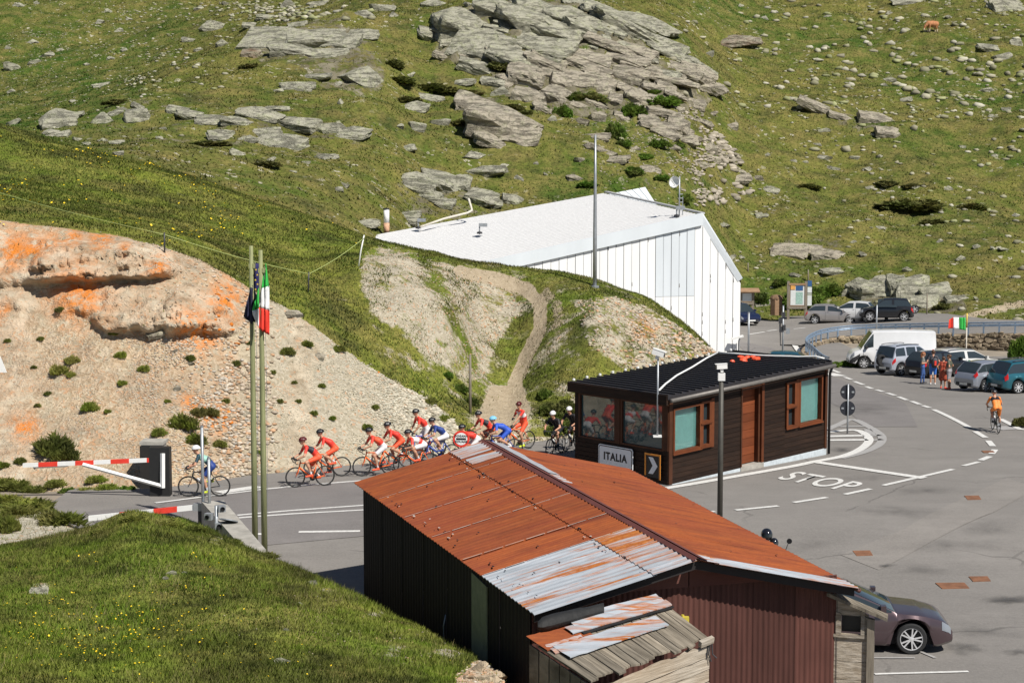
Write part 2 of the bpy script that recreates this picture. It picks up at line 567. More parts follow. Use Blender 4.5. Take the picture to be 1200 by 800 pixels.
def rock_mat(name, a, b, lichen, orange=0.0, strata=0.45):
    m, nt, bs = new_mat(name)
    pos = wpos(nt)
    f = noise_fac(nt, pos, 0.8, 8, 0.65, 0.3, 0.7)
    c = mixc(nt, f, a, b)
    l = noise_fac(nt, pos, 1.6, 7, 0.7, 0.5, 0.62)
    c = mixc(nt, mathn(nt, 'MULTIPLY', l, 0.55), c, lichen)
    d = noise_fac(nt, pos, 3.2, 8, 0.75, 0.52, 0.66)
    c = mixc(nt, mathn(nt, 'MULTIPLY', d, 0.65), c, tuple(x * 0.38 for x in a))
    if orange:
        o = noise_fac(nt, pos, 0.55, 6, 0.65, 0.5, 0.6)
        c = mixc(nt, mathn(nt, 'MULTIPLY', o, orange), c, (0.62, 0.2, 0.03))
    # thin cracks
    vo = nd(nt, 'ShaderNodeTexVoronoi', feature='DISTANCE_TO_EDGE'); vo.inputs['Scale'].default_value = 0.9
    mp = nd(nt, 'ShaderNodeMapping'); mp.inputs['Scale'].default_value = (0.6, 0.6, 1.9); mp.inputs['Rotation'].default_value = (0.2, 0.45, 0)
    wob = nd(nt, 'ShaderNodeVectorMath', operation='ADD')
    nz = nd(nt, 'ShaderNodeTexNoise'); nz.inputs['Scale'].default_value = 1.2; nz.inputs['Detail'].default_value = 5
    nt.links.new(pos, nz.inputs['Vector']); nt.links.new(pos, wob.inputs[0]); nt.links.new(nz.outputs[1], wob.inputs[1])
    nt.links.new(wob.outputs[0], mp.inputs[0]); nt.links.new(mp.outputs[0], vo.inputs['Vector'])
    cr = mathn(nt, 'LESS_THAN', vo.outputs[0], 0.012)
    c = mixc(nt, mathn(nt, 'MULTIPLY', cr, 0.4), c, tuple(x * 0.35 for x in a))
    sb = noise_fac(nt, pos, 1.0, 7, 0.7, 0.52, 0.62, (0.6, 0.6, 3.6))
    c = mixc(nt, mathn(nt, 'MULTIPLY', sb, strata), c, tuple(x * 0.5 for x in a))
    nt.links.new(c, bs.inputs['Base Color'])
    bs.inputs['Roughness'].default_value = 0.92
    bs.inputs['Specular IOR Level'].default_value = 0.2
    h = mathn(nt, 'SUBTRACT', mathn(nt, 'ADD', f, mathn(nt, 'MULTIPLY', d, -0.3)), mathn(nt, 'ADD', mathn(nt, 'MULTIPLY', cr, 0.4), mathn(nt, 'MULTIPLY', sb, 0.6)))
    bump(nt, bs, h, 0.9, 0.25)
    return m


M['rock'] = rock_mat('grey_green_lichened_rock', (0.28, 0.27, 0.205), (0.43, 0.412, 0.325), (0.37, 0.39, 0.22))
M['rock_pink'] = rock_mat('pinkish_rock', (0.29, 0.255, 0.195), (0.43, 0.385, 0.305), (0.37, 0.36, 0.23))
M['rock_cut'] = rock_mat('beige_cut_rock_with_orange_lichen', (0.42, 0.33, 0.22), (0.56, 0.46, 0.34), (0.5, 0.41, 0.28), 0.85, 0.14)
M['rock_brown'] = rock_mat('brown_stained_rock', (0.16, 0.1, 0.06), (0.36, 0.33, 0.26), (0.36, 0.37, 0.24))


# ------------------------------------------------------------------ terrain
def pchip(x, y, xq):
    h = np.diff(x); dl = np.diff(y) / h
    m = np.zeros(len(x))
    m[0], m[-1] = dl[0], dl[-1]
    for i in range(1, len(x) - 1):
        if dl[i - 1] * dl[i] > 0:
            w1, w2 = 2 * h[i] + h[i - 1], h[i] + 2 * h[i - 1]
            m[i] = (w1 + w2) / (w1 / dl[i - 1] + w2 / dl[i])
    k = np.clip(np.searchsorted(x, xq) - 1, 0, len(x) - 2)
    t = (xq - x[k]) / h[k]
    return ((1 + 2 * t) * (1 - t) ** 2) * y[k] + t * (1 - t) ** 2 * h[k] * m[k] + t * t * (3 - 2 * t) * y[k + 1] + t * t * (t - 1) * h[k] * m[k + 1]


def smooth_cols(A, k):
    if k < 1: return A
    pad = np.concatenate([np.repeat(A[:1], k, 0), A, np.repeat(A[-1:], k, 0)])
    cs = np.cumsum(np.concatenate([np.zeros((1,) + A.shape[1:]), pad]), 0)
    return (cs[2 * k + 1:] - cs[:-2 * k - 1]) / (2 * k + 1)


def sheet(cols, step, nrow, noise, smooth=6):
    """a terrain sheet from profiles: cols = {px: [(py, depth) or ('z', z, depth) ...]} near to far"""
    ks = sorted(cols)
    Yk, Zk = [], []
    for k in ks:
        yy, zz = [], []
        for r in cols[k]:
            if r[0] == 'z':
                yy.append(r[2] * CP + 0); zz.append(r[1])
            else:
                p = P(k, r[0], r[1]); yy.append(p.y); zz.append(p.z)
        Yk.append(yy); Zk.append(zz)
    Yk, Zk = np.array(Yk), np.array(Zk)
    pxs = np.arange(ks[0], ks[-1] + 0.1, step)
    Y = np.stack([np.interp(pxs, ks, Yk[:, r]) for r in range(Yk.shape[1])], 1)
    Z = np.stack([np.interp(pxs, ks, Zk[:, r]) for r in range(Zk.shape[1])], 1)
    Y, Z = smooth_cols(Y, smooth), smooth_cols(Z, smooth)
    nr = Y.shape[1]
    t = np.linspace(0, nr - 1, nrow)
    YY = np.zeros((len(pxs), nrow)); ZZ = np.zeros_like(YY)
    for i in range(len(pxs)):
        y = np.interp(t, np.arange(nr), Y[i])
        YY[i] = y
        ZZ[i] = pchip(Y[i], Z[i], y)
    XX = (pxs[:, None] - 600) / FPX * (YY * CP - (ZZ - CZ) * SP)
    base = np.stack([XX, YY, ZZ], -1)
    ppx, ppy, pd = project(base)
    ZZ = ZZ + noise(XX, YY, ppx, ppy)
    V = np.stack([XX, YY, ZZ], -1)
    return V, ppx, ppy


def sheet_mesh(name, V, mask, mat, rock=None):
    nc, nr = V.shape[:2]
    i = np.arange(nc - 1)[:, None]; j = np.arange(nr - 1)[None]
    a = i * nr + j
    q = np.stack([a, a + nr, a + nr + 1, a + 1], -1).reshape(-1, 4)
    o = np_mesh(name, V.reshape(-1, 3), q, mat, smooth=True, cols={'mask': mask.reshape(-1, 4), **({} if rock is None else {'rock': np.repeat(rock.reshape(-1, 1), 4, 1)})})
    tag(o, kind='structure')
    t = BVHTree.FromPolygons([tuple(v) for v in V.reshape(-1, 3)], [tuple(f) for f in q])
    return o, t


def blur(Mk, n):
    for _ in range(n):
        p = np.pad(Mk, 1, mode='edge')
        Mk = (p[1:-1, 1:-1] * 2 + p[:-2, 1:-1] + p[2:, 1:-1] + p[1:-1, :-2] + p[1:-1, 2:]) / 6
    return Mk


# --- the far hillside
E = {
    -90: [('z', 4, 100), (162, 120), (156, 140), (152, 160), (150, 180), (120, 205), (0, 255), (-130, 340)],
    0: [('z', 4, 100), (158, 118), (152, 140), (144, 158), (148, 175), (110, 205), (0, 255), (-130, 340)],
    50: [('z', 4, 100), (174, 116), (157, 135), (139, 156), (144, 172), (105, 205), (0, 258), (-130, 340)],
    100: [('z', 4, 98), (190, 113), (157, 135), (122, 160), (128, 178), (92, 210), (0, 258), (-130, 340)],
    170: [('z', 4, 96), (205, 112), (152, 137), (93, 168), (99, 186), (76, 213), (0, 258), (-130, 335)],
    270: [('z', 3, 96), (240, 111), (152, 140), (56, 180), (61, 197), (48, 215), (0, 250), (-130, 330)],
    350: [('z', 2, 96), (260, 112), (152, 142), (28, 190), (31, 203), (18, 216), (0, 238), (-120, 320)],
    430: [('z', 2, 100), (282, 116), (170, 141), (12, 192), (10, 203), (-4, 212), (-24, 228), (-120, 300)],
    500: [('z', 1, 112), (250, 134), (135, 158), (10, 192), (2, 202), (-10, 211), (-30, 226), (-110, 290)],
    600: [('z', 0, 118), (258, 136), (112, 163), (2, 192), (-6, 203), (-18, 214), (-38, 230), (-110, 290)],
    700: [('z', 0, 118), (254, 138), (118, 165), (0, 196), (-8, 207), (-20, 218), (-40, 235), (-110, 290)],
    790: [('z', 0, 122), (290, 137), (130, 168), (28, 198), (12, 208), (-6, 220), (-40, 240), (-120, 300)],
    870: [('z', -4, 128), (372, 142), (210, 170), (92, 200), (78, 208), (50, 219), (0, 240), (-120, 300)],
    930: [('z', -4, 127), (371.5, 141), (235, 166), (112, 198), (95, 206), (60, 218), (0, 240), (-120, 300)],
    1050: [('z', -4, 122), (373, 136.5), (245, 166), (118, 198), (100, 206), (62, 218), (0, 240), (-120, 300)],
    1130: [('z', -4, 118), (371.5, 133), (245, 166), (120, 198), (100, 206), (60, 218), (0, 240), (-120, 300)],
    1290: [('z', -4, 118), (377, 130), (245, 164), (115, 197), (96, 206), (60, 218), (0, 240), (-120, 300)],
}
CLIFF = [(503, 30), (530, 8), (600, -6), (680, 5), (740, 40), (800, 88), (850, 110), (815, 128), (760, 122), (730, 138), (700, 128), (655, 140), (612, 118), (570, 82), (515, 66)]
PLATE = [(538, 122), (575, 108), (612, 138), (632, 160), (600, 178), (560, 172)]
KNOB = [(288, 58), (330, 36), (410, 28), (450, 62), (452, 100), (425, 118), (392, 110), (330, 78), (300, 76)]
SCREE = [(655, 140), (730, 136), (815, 125), (880, 205), (880, 232), (800, 245), (720, 222)]
BAND = [(48, 150), (80, 138), (160, 122), (250, 132), (310, 130), (430, 148), (420, 180), (320, 180), (240, 162), (120, 162)]
LOW = [(462, 210), (520, 196), (560, 205), (600, 232), (570, 250), (470, 262)]
FOOT = [(1000, 342), (1020, 330), (1060, 326), (1130, 345), (1135, 368), (1010, 366)]
PINK = [(905, 300), (930, 284), (985, 292), (985, 312), (915, 312)]
SPUR = [(935, 122), (990, 126), (1060, 158), (1030, 168), (985, 148)]


def hill_noise(X, Y, px, py):
    n = 1.9 * fbm(X / 21, Y / 17, 3, 4) + 0.6 * fbm(X / 4.2, Y / 4.2, 9, 4) + 0.12 * fbm(X / 1.1, Y / 1.1, 19, 2)
    near = sstep(112, 128, Y)
    foot = 1 - 0.85 * (sstep(124, 130, Y) * (1 - sstep(138, 150, Y))) * sstep(860, 900, px)
    rock = blur(in_poly(px, py, CLIFF).astype(float), 3) + 0.5 * blur(in_poly(px, py, SCREE).astype(float), 3) + 0.7 * blur(in_poly(px, py, KNOB).astype(float), 3)
    # dipping rock strata: steps along a tilted coordinate
    s = (py + 0.42 * (px - 600)) / 15.0 + 0.8 * fbm(px / 60, py / 60, 5, 3)
    saw = s - np.floor(s)
    step = np.where(saw < 0.75, saw / 0.75, (1 - saw) / 0.25) - 0.5
    crag = 0.8 * step * (0.5 + vnoise(px / 35, py / 18, 8)) + 0.7 * fbm(X / 3.4, Y / 4.5, 31, 3)
    return (n * near * foot + crag * rock * 0.6)


def lush(px, py):
    """greener, damper ground: the gully on the left, the strip across the right, the foot of the slope"""
    f = np.zeros(np.shape(px))
    for pts, w in (([(-60, 40), (60, 60), (130, 110), (60, 140), (-60, 140)], 45), ([(150, 60), (190, 40), (215, 0)], 22), ([(830, 5), (900, 30), (1000, 52), (1110, 95), (1210, 105)], 20), ([(1040, 105), (1210, 118)], 12), ([(700, 130), (790, 175)], 22), ([(880, 345), (960, 350)], 26), ([(680, 200), (640, 215), (830, 235)], 16), ([(1000, 150), (1210, 190)], 14)):
        f = np.maximum(f, np.exp(-(dist_line(px, py, pts) / w) ** 2))
    return f * np.clip(0.35 + 1.1 * vnoise(np.asarray(px) / 28, np.asarray(py) / 14, 91), 0, 1)


HV, hpx, hpy = sheet(E, 2.5, 330, hill_noise, 7)
mask = np.zeros(hpx.shape + (4,)); mask[..., 3] = lush(hpx, hpy)
rk = np.zeros(hpx.shape)
for poly, amt in ((CLIFF, 0.6), (PLATE, 0.6), (KNOB, 0.5), (SCREE, 0.2), (BAND, 0.3), (LOW, 0.45), (FOOT, 0.55), (PINK, 0.4), (SPUR, 0.4)):
    rk = np.maximum(rk, in_poly(hpx, hpy, poly) * amt)
mask[..., 0] = blur(rk, 3)
mask[..., 1] = blur((dist_line(hpx, hpy, [(1120, 376), (1150, 366), (1175, 360), (1215, 352)]) < 4).astype(float), 1) * 0.9
hill, T_hill = sheet_mesh('hillside', HV, mask, M['hill'])

# --- the bank above the road with its gravel cut and the path between two spurs
D = {
    -70: [('z', -1.2, 56), (571, 59), (470, 62.5), (250, 69), (203, 82), (140, 96), ('z', 10.5, 112)],
    0: [('z', -1.2, 56), (569, 59.2), (470, 62.6), (259, 69), (208, 82), (148, 96), ('z', 10.0, 112)],
    100: [('z', -1.2, 56), (571, 59), (470, 62.3), (271, 69), (226, 82), (172, 96), ('z', 9, 112)],
    200: [('z', -1.2, 56), (572, 59.2), (475, 62.3), (290, 68.5), (250, 82), (197, 95), ('z', 8, 111)],
    300: [('z', -1.2, 58), (553, 61.8), (475, 64), (342, 69), (282, 82), (236, 93), ('z', 5.5, 108)],
    360: [('z', -1.2, 59), (546, 62.9), (475, 65), (371, 69), (305, 80), (256, 91), ('z', 4, 106)],
    430: [('z', -1.2, 60), (538, 64.3), (485, 66), (420, 69), (322, 77), (277, 90), ('z', 3, 104)],
    480: [('z', -1.2, 61), (532, 65.3), (495, 67), (446, 70), (338, 75.5), (288, 89), ('z', 2, 103)],
    530: [('z', -1.2, 62), (525, 66.7), (500, 68), (458, 71.5), (362, 76), (298, 88), ('z', 1.5, 102)],
    565: [('z', -1.2, 63), (521, 67.8), (500, 69), (468, 73), (396, 79), (305, 88), ('z', 1.2, 101)],
    600: [('z', -1.2, 64), (518, 68.4), (500, 69.6), (470, 73.5), (400, 80), (310, 88), ('z', 1, 100)],
    640: [('z', -1.2, 65), (514, 69.4), (498, 70.3), (462, 73), (380, 79), (318, 87), ('z', 0, 99)],
    700: [('z', -1.2, 66), (507, 70.8), (488, 71.8), (440, 73.5), (366, 77.5), (330, 86), ('z', -1, 97)],
    760: [('z', -1.4, 68), (496, 73.2), (478, 74), (440, 75.5), (386, 79), (352, 85), ('z', -1.4, 95)],
    805: [('z', -1.6, 71), (482, 76.3), (465, 77), (442, 78), (406, 80.5), (381, 84.5), ('z', -1.6, 92)],
    840: [('z', -1.8, 75), (468, 79.2), (455, 79.8), (442, 80.4), (424, 82), (412, 84), ('z', -1.8, 90)],
    880: [('z', -2.2, 80), ('z', -1.4, 81), ('z', -1.2, 82), ('z', -1.1, 83), ('z', -1.3, 84), ('z', -1.5, 85), ('z', -2.2, 88)],
}
CUT = [(-80, 250), (0, 258), (60, 266), (130, 273), (195, 290), (250, 314), (305, 347), (345, 367), (400, 407), (450, 441), (500, 468), (530, 492), (548, 520), (548, 560), (300, 585), (215, 600), (150, 560), (-80, 562)]
SPUR1 = [(424, 300), (445, 284), (470, 290), (520, 308), (560, 322), (600, 345), (612, 365), (590, 390), (574, 420), (566, 450), (540, 440), (500, 415), (462, 385), (440, 365), (420, 335)]
SPUR2 = [(672, 352), (720, 348), (760, 362), (800, 386), (838, 413), (830, 430), (770, 436), (725, 425), (690, 405)]
PATH = [(540, 318), (585, 328), (618, 340), (634, 358), (632, 385), (616, 415), (603, 445), (597, 470), (592, 500)]
PATHFOOT = [(575, 452), (612, 445), (622, 480), (615, 520), (560, 530), (556, 490)]
SP2PATH = [(640, 345), (655, 358), (652, 385)]
LICHEN = [(18, 290, 26), (60, 284, 14), (40, 292, 22), (190, 314, 14), (266, 350, 24), (232, 390, 28), (255, 490, 20), (5, 360, 9), (95, 345, 36), (150, 293, 9), (85, 279, 14), (225, 470, 14), (30, 500, 18), (240, 480, 14), (455, 432, 9), (755, 385, 12), (120, 280, 16)]


def bank_noise(X, Y, px, py):
    n = 0.35 * fbm(X / 6, Y / 6, 41, 4) + 0.1 * fbm(X / 1.3, Y / 1.3, 45, 3)
    cut = blur(in_poly(px, py, CUT).astype(float), 3)
    sp = blur((in_poly(px, py, SPUR1) | in_poly(px, py, SPUR2)).astype(float), 3)
    n = n + (cut + sp) * (0.24 * fbm(X / 1.6, Y / 0.9, 51, 4))
    foot = sstep(60.5, 64, Y)
    pth = np.exp(-(dist_line(px, py, PATH) / 14) ** 2)
    return n * (0.25 + 0.75 * foot) - 0.12 * pth * foot


BV, bpx, bpy_ = sheet(D, 2.0, 420, bank_noise, 7)
mask = np.zeros(bpx.shape + (4,)); mask[..., 3] = 1
rk = np.maximum(in_poly(bpx, bpy_, CUT) * 1.0, in_poly(bpx, bpy_, SPUR1) * 0.66)
rk = np.maximum(rk, in_poly(bpx, bpy_, SPUR2) * 0.6)
rk = np.maximum(rk, 0.33 * ((bpx > 430) & (bpy_ > 300)))
rk = np.maximum(rk, in_poly(bpx, bpy_, PATHFOOT) * 0.9)
rk = np.maximum(rk, 0.8 * (bpy_ > 508))
rk = rk * (1 - 0.55 * np.exp(-(dist_line(bpx, bpy_, [(492, 295), (512, 325), (530, 370), (552, 420)]) / 9) ** 2))
mask[..., 0] = blur(rk, 6)
pt = np.maximum(dist_line(bpx, bpy_, PATH) < 8, in_poly(bpx, bpy_, PATHFOOT))
pt = np.maximum(pt, 0.6 * (dist_line(bpx, bpy_, SP2PATH) < 7))
mask[..., 1] = blur(pt.astype(float), 2)
lk = np.zeros(bpx.shape)
for (x, y, r) in LICHEN: lk = np.maximum(lk, np.exp(-((bpx - x) ** 2 + (bpy_ - y) ** 2) / (r * r)))
lk = np.maximum(lk, 0.12 * (bpx < 280))
mask[..., 2] = lk
mask[..., 3] = blur(sstep(250, 380, bpx) * 0.6, 2)
# rock ledges that stick out of the cut and are undercut below
RK = np.zeros(bpx.shape)
for (x0, x1, yt, yb, am) in ((-60, 60, 268, 326, 0.7), (46, 166, 276, 324, 1.5), (158, 206, 284, 318, 1.2), (60, 122, 338, 362, 0.5), (112, 200, 334, 381, 1.0), (196, 284, 334, 386, 1.3), (-70, 40, 336, 352, 0.4), (335, 375, 366, 380, 0.5)):
    wob = 7 * fbm(bpx / 22, bpy_ / 40, int(x0) + 90, 3)
    u = np.clip((bpy_ + wob - yt) / (yb - yt), 0, 1.3)
    prof = np.where(u < 1, np.sqrt(np.clip(u, 0, 1)), np.clip(1 - (u - 1) * (yb - yt) / 7.0, 0, 1))
    wob2 = 16 * fbm(bpx / 40, bpy_ / 13, int(x1) + 70, 4)
    wx = sstep(x0 - 8, x0 + 20, bpx + wob2) * (1 - sstep(x1 - 20, x1 + 8, bpx + wob2))
    f = prof * wx
    lay_ = bpy_ + 0.16 * bpx + 4 * fbm(bpx / 30, bpy_ / 30, 7, 3)
    f = f * (0.66 + 0.42 * np.abs((lay_ / 14) % 1 - 0.35) + 0.26 * fbm(bpx / 16, bpy_ / 7, 12, 4))
    RK = np.maximum(RK, (f > 0.1) * 1.0)
    f = f * (1 - 0.28 * np.abs(fbm(bpx / 9, bpy_ / 4.5, 29, 3)) - 0.16 * (np.abs(fbm(bpx / 26 + bpy_ / 60, bpy_ / 30, 37, 2)) < 0.07))
    BV[..., 1] -= am * f; BV[..., 2] += 0.12 * am * f
RK = blur(RK, 1)
bank, T_bank = sheet_mesh('road_bank', BV, mask, M['bank'], RK)

# --- the meadow mound in front
MD = {
    -80: [('z', 4.2, 16), (860, 27.5), (740, 35), (655, 43), (642, 46), ('z', 0.25, 48.5), ('z', 0.1, 56), ('z', -1.2, 59)],
    0: [('z', 4.2, 16), (860, 27.5), (740, 35), (652, 43), (641, 46), ('z', 0.25, 48.5), ('z', 0.1, 56), ('z', -1.2, 59)],
    60: [('z', 4.0, 16), (860, 27.5), (740, 35), (640, 43.5), (629, 46), ('z', 0.25, 48.5), ('z', 0.06, 55), ('z', -1.2, 57)],
    110: [('z', 4.0, 16), (860, 27.5), (740, 35), (632, 43.5), (619, 46), ('z', 0.2, 49), ('z', -0.3, 50.5), ('z', -1.6, 52)],
    150: [('z', 4.0, 16), (860, 27.4), (740, 35), (618, 43.5), (601, 46), ('z', 0.1, 49), ('z', -0.6, 50), ('z', -1.6, 52)],
    230: [('z', 3.8, 16), (860, 27.2), (750, 34), (633, 43), (615, 45.5), ('z', -0.4, 47.5), ('z', -1.0, 49), ('z', -1.8, 51)],
    290: [('z', 3.6, 16), (860, 27), (760, 33.5), (655, 42.5), (640, 44.5), ('z', -0.5, 46.5), ('z', -1.0, 48), ('z', -1.8, 50)],
    380: [('z', 3.2, 16), (870, 26.5), (775, 33), (692, 40.5), (679, 42.5), ('z', -0.6, 45), ('z', -1.2, 46), ('z', -2, 48)],
    440: [('z', 3.0, 16), (880, 26), (790, 32.5), (726, 38.5), (713, 40.5), ('z', -0.8, 42.5), ('z', -1.4, 43.5), ('z', -2, 45)],
    500: [('z', 2.6, 16), (890, 25.5), (810, 31.5), (752, 37), (741, 38.5), ('z', -0.8, 40.2), ('z', -1.4, 41), ('z', -2, 43)],
    560: [('z', 2.2, 16), (900, 25), (830, 30.5), (775, 35.2), (764, 36.4), ('z', -0.6, 38), ('z', -1.2, 38.6), ('z', -2, 40)],
    590: [('z', 1.8, 16), (915, 24.5), (850, 29.5), (803, 33.6), (795, 34.4), ('z', -0.8, 35.4), ('z', -1.4, 36), ('z', -2, 38)],
    625: [('z', 1.0, 16), (945, 24), (900, 28), (870, 31), (866, 31.6), ('z', -1.0, 32.6), ('z', -1.6, 33.4), ('z', -2, 35)],
    680: [('z', 0.2, 16), ('z', -0.2, 23.5), ('z', -0.6, 27), ('z', -0.9, 29), ('z', -1.2, 30.5), ('z', -1.5, 31.5), ('z', -1.8, 33), ('z', -2.2, 34)],
}
GRAVEL = [(-90, 652), (0, 640), (60, 627), (110, 617), (145, 603), (150, 600), (120, 594), (92, 596), (60, 612), (30, 606), (0, 612), (-90, 610)]
SOIL = [(535, 790), (560, 770), (600, 790), (600, 830), (530, 830)]
MSPOT = [(48, 690, 14, 7), (185, 753, 25, 6), (460, 762, 20, 9), (525, 762, 26, 9), (255, 632, 14, 6), (385, 690, 16, 6), (440, 720, 14, 6), (205, 672, 10, 5)]


def mound_noise(X, Y, px, py):
    return (0.2 * fbm(X / 2.6, Y / 2.6, 61, 4) + 0.05 * fbm(X / 0.6, Y / 0.6, 65, 3)) * (0.35 + 0.65 * (1 - sstep(46, 48, Y)))


MV, mpx, mpy = sheet(MD, 2.0, 260, mound_noise, 7)
mask = np.zeros(mpx.shape + (4,)); mask[..., 3] = 1
rk = np.maximum(in_poly(mpx, mpy, GRAVEL) * 1.0, in_poly(mpx, mpy, SOIL) * 1.0)
rk = np.maximum(rk, 0.9 * (MV[..., 1] > 47.5))
for (x, y, a, b) in MSPOT: rk = np.maximum(rk, 0.6 * np.exp(-((mpx - x) / a) ** 2 - ((mpy - y) / b) ** 2))
mask[..., 0] = blur(rk, 2)
mask[..., 2] = in_poly(mpx, mpy, SOIL) * 0.4
mound, T_mound = sheet_mesh('grassy_mound', MV, mask, M['mound'])


def hit(tree, px, py):
    d = (P(px, py, 1.0) - Vector((0, 0, CZ))).normalized()
    h = tree.ray_cast(Vector((0, 0, CZ)), d)
    return h[0], h[1]


def down(tree, x, y, z=80):
    h = tree.ray_cast(Vector((x, y, z)), Vector((0, 0, -1)))
    return h[0], h[1]


# --- ground under everything, asphalt, upper road
def grid_sheet(name, xs, ys, zf, mat, keep=None):
    v, f, ix = [], [], {}
    for i, x in enumerate(xs):
        for j, y in enumerate(ys):
            ix[i, j] = len(v); v.append((x, y, zf(x, y)))
    for i in range(len(xs) - 1):
        for j in range(len(ys) - 1):
            if keep is None or keep((xs[i] + xs[i + 1]) / 2, (ys[j] + ys[j + 1]) / 2):
                f.append((ix[i, j], ix[i + 1, j], ix[i + 1, j + 1], ix[i, j + 1]))
    o = np_mesh(name, v, f, mat, smooth=True)
    return tag(o, kind='structure')


earth = plain('packed_earth', (0.26, 0.22, 0.17), 0.95, 0, 0.25, 0.8)
grid_sheet('ground', np.linspace(-700, 700, 15), np.concatenate([[-300], np.linspace(10, 150, 36), [500, 1100]]),
           lambda x, y: ground_z(y) - 0.09, earth)
xl = G(92, 590, 0).x
grid_sheet('road', np.arange(-14.5, 62, 1.0), np.arange(24, 142, 1.0), lambda x, y: ground_z(y) + 0.0, M['asphalt'],
           lambda x, y: (y < 113 or x < 23) and x > -14.2)
# paler patched lane across the square, darker lane by the hut
def patch(name, pts, mat, dz, fn=GR):
    mb = MB()
    v = [fn(*p) + Vector((0, 0, dz)) for p in pts]
    n = len(v)
    # fan of quads between two sides so it follows the ground
    h = n // 2
    a, b = v[:h], v[h:][::-1]
    rows = []
    for k in range(len(a) - 1):
        for q in np.linspace(0, 1, 13)[(0 if k == 0 else 1):]:
            u, w = a[k].lerp(a[k + 1], q), b[k].lerp(b[k + 1], q)
            rows.append([u.lerp(w, t) for t in np.linspace(0, 1, 13)])
    for r in rows:
        for p in r: p.z = (ground_z(p.y) if fn is GR else upper_z(p.x)) + dz
    mb.grid(rows)
    return tag(mb.build(name, mat, smooth=True), kind='structure')


patch('road_patch', [(860, 398), (905, 408), (985, 445), (1060, 472), (1075, 500), (1015, 500), (990, 480), (968, 470), (930, 450), (880, 420)], M['asphalt_dark'], 0.012)
patch('road_patch', [(100, 600), (190, 590), (300, 575), (428, 562), (660, 540), (660, 572), (428, 628), (300, 640), (230, 640), (110, 612)], M['asphalt_dark'], 0.012)
patch('road_patch', [(985, 650), (1060, 620), (1130, 583), (1180, 560), (1215, 572), (1165, 600), (1100, 630), (1030, 668)], M['asphalt_light'], 0.012)

# the upper road loop, held by the rubble wall
front = [(915, 404), (925, 404), (931, 404), (938, 405), (950, 400.5), (966, 397), (984, 394.5), (1010, 393), (1060, 392), (1110, 391.5), (1160, 391), (1215, 390.5), (1290, 390)]
back = [(915, 369), (925, 369), (931, 369), (938, 369), (950, 369), (966, 369), (984, 369), (1010, 369), (1060, 369), (1110, 370), (1160, 376), (1215, 377), (1290, 377)]
mb = MB()
rows = []
UF = [GU(*p) for p in front]
for a, b in zip(UF, [GU(*p) for p in back]):
    b = b + (b - a) * 0.12
    r = [a.lerp(b, t) for t in np.linspace(0, 1, 9)]
    for p in r: p.z = upper_z(p.x) + 0.02
    rows.append(r)
mb.grid(rows)
tag(mb.build('upper_road', M['asphalt'], smooth=True), kind='structure')
# ------------------------------------------------------------------ grass, stones, flowers
def surf_points(V, n, wfun, seed):
    """random points on a terrain grid; wfun(px, py) weight per face (0..1); returns points, normals"""
    rng = np.random.default_rng(seed)
    A, B, C, Dq = V[:-1, :-1], V[1:, :-1], V[1:, 1:], V[:-1, 1:]
    nrm = np.cross(B - A, Dq - A)
    area = np.linalg.norm(nrm, axis=-1)
    mid = (A + B + C + Dq) / 4
    px, py, d = project(mid)
    w = area * wfun(px, py, d) * (np.sum(nrm * (mid - np.array([0, 0, CZ])), -1) * np.sign(nrm[..., 2]) < 0.15 * area * d)
    w = w * ((px > -60) & (px < 1260) & (py > -60) & (py < 860))
    p = (w / w.sum()).ravel()
    k = rng.choice(len(p), n, p=p)
    i, j = np.unravel_index(k, w.shape)
    u, v = rng.random((n, 1)), rng.random((n, 1))
    pts = (A[i, j] * (1 - u) + B[i, j] * u) * (1 - v) + (Dq[i, j] * (1 - u) + C[i, j] * u) * v
    nn = nrm[i, j] / np.maximum(area[i, j][:, None], 1e-9)
    nn[nn[:, 2] < 0] *= -1
    return pts, nn, px[i, j], py[i, j]


def blades(name, V, n, wfun, h, w, mat, seed, lean=0.55, hpatch=None):
    pts, nn, px, py = surf_points(V, n, wfun, seed)
    rng = np.random.default_rng(seed + 1)
    hh = h * (0.5 + 1.0 * rng.random(n)) * (0.55 + 0.9 * vnoise(pts[:, 0] / (h * 14), pts[:, 1] / (h * 14), seed))
    a = rng.random(n) * 2 * math.pi
    b = rng.random(n) * 2 * math.pi
    side = np.stack([np.cos(a), np.sin(a), 0 * a], 1) * (w * (0.6 + 0.8 * rng.random(n)))[:, None] / 2
    tip = np.stack([np.cos(b) * lean, np.sin(b) * lean, np.ones(n)], 1) * hh[:, None]
    v = np.stack([pts - side - nn * 0.01, pts + side - nn * 0.01, pts + tip], 1).reshape(-1, 3)
    t = np.clip(rng.random(n) * 0.75 + 0.25 * vnoise(pts[:, 0] * 0.5, pts[:, 1] * 0.5, seed + 5), 0, 1)
    tint = np.repeat(np.stack([t, lush(px, py) if name == 'hillside_grass' else t * 0, t, np.ones(n)], 1), 3, 0)
    tris = np.arange(3 * n).reshape(-1, 3)
    # normals bent upwards so a blade is lit like the turf it stands in
    o = np_mesh(name, v, tris, mat, cols={'tint': tint})
    up = np.repeat(nn * 0.75 + np.stack([np.cos(b) * 0.4, np.sin(b) * 0.4, 0.25 + 0 * b], 1), 3, 0)
    up /= np.linalg.norm(up, axis=1)[:, None]
    o.data.polygons.foreach_set('use_smooth', np.ones(n, bool))
    o.data.normals_split_custom_set_from_vertices([tuple(x) for x in up])
    tag(o, kind='stuff')
    return o


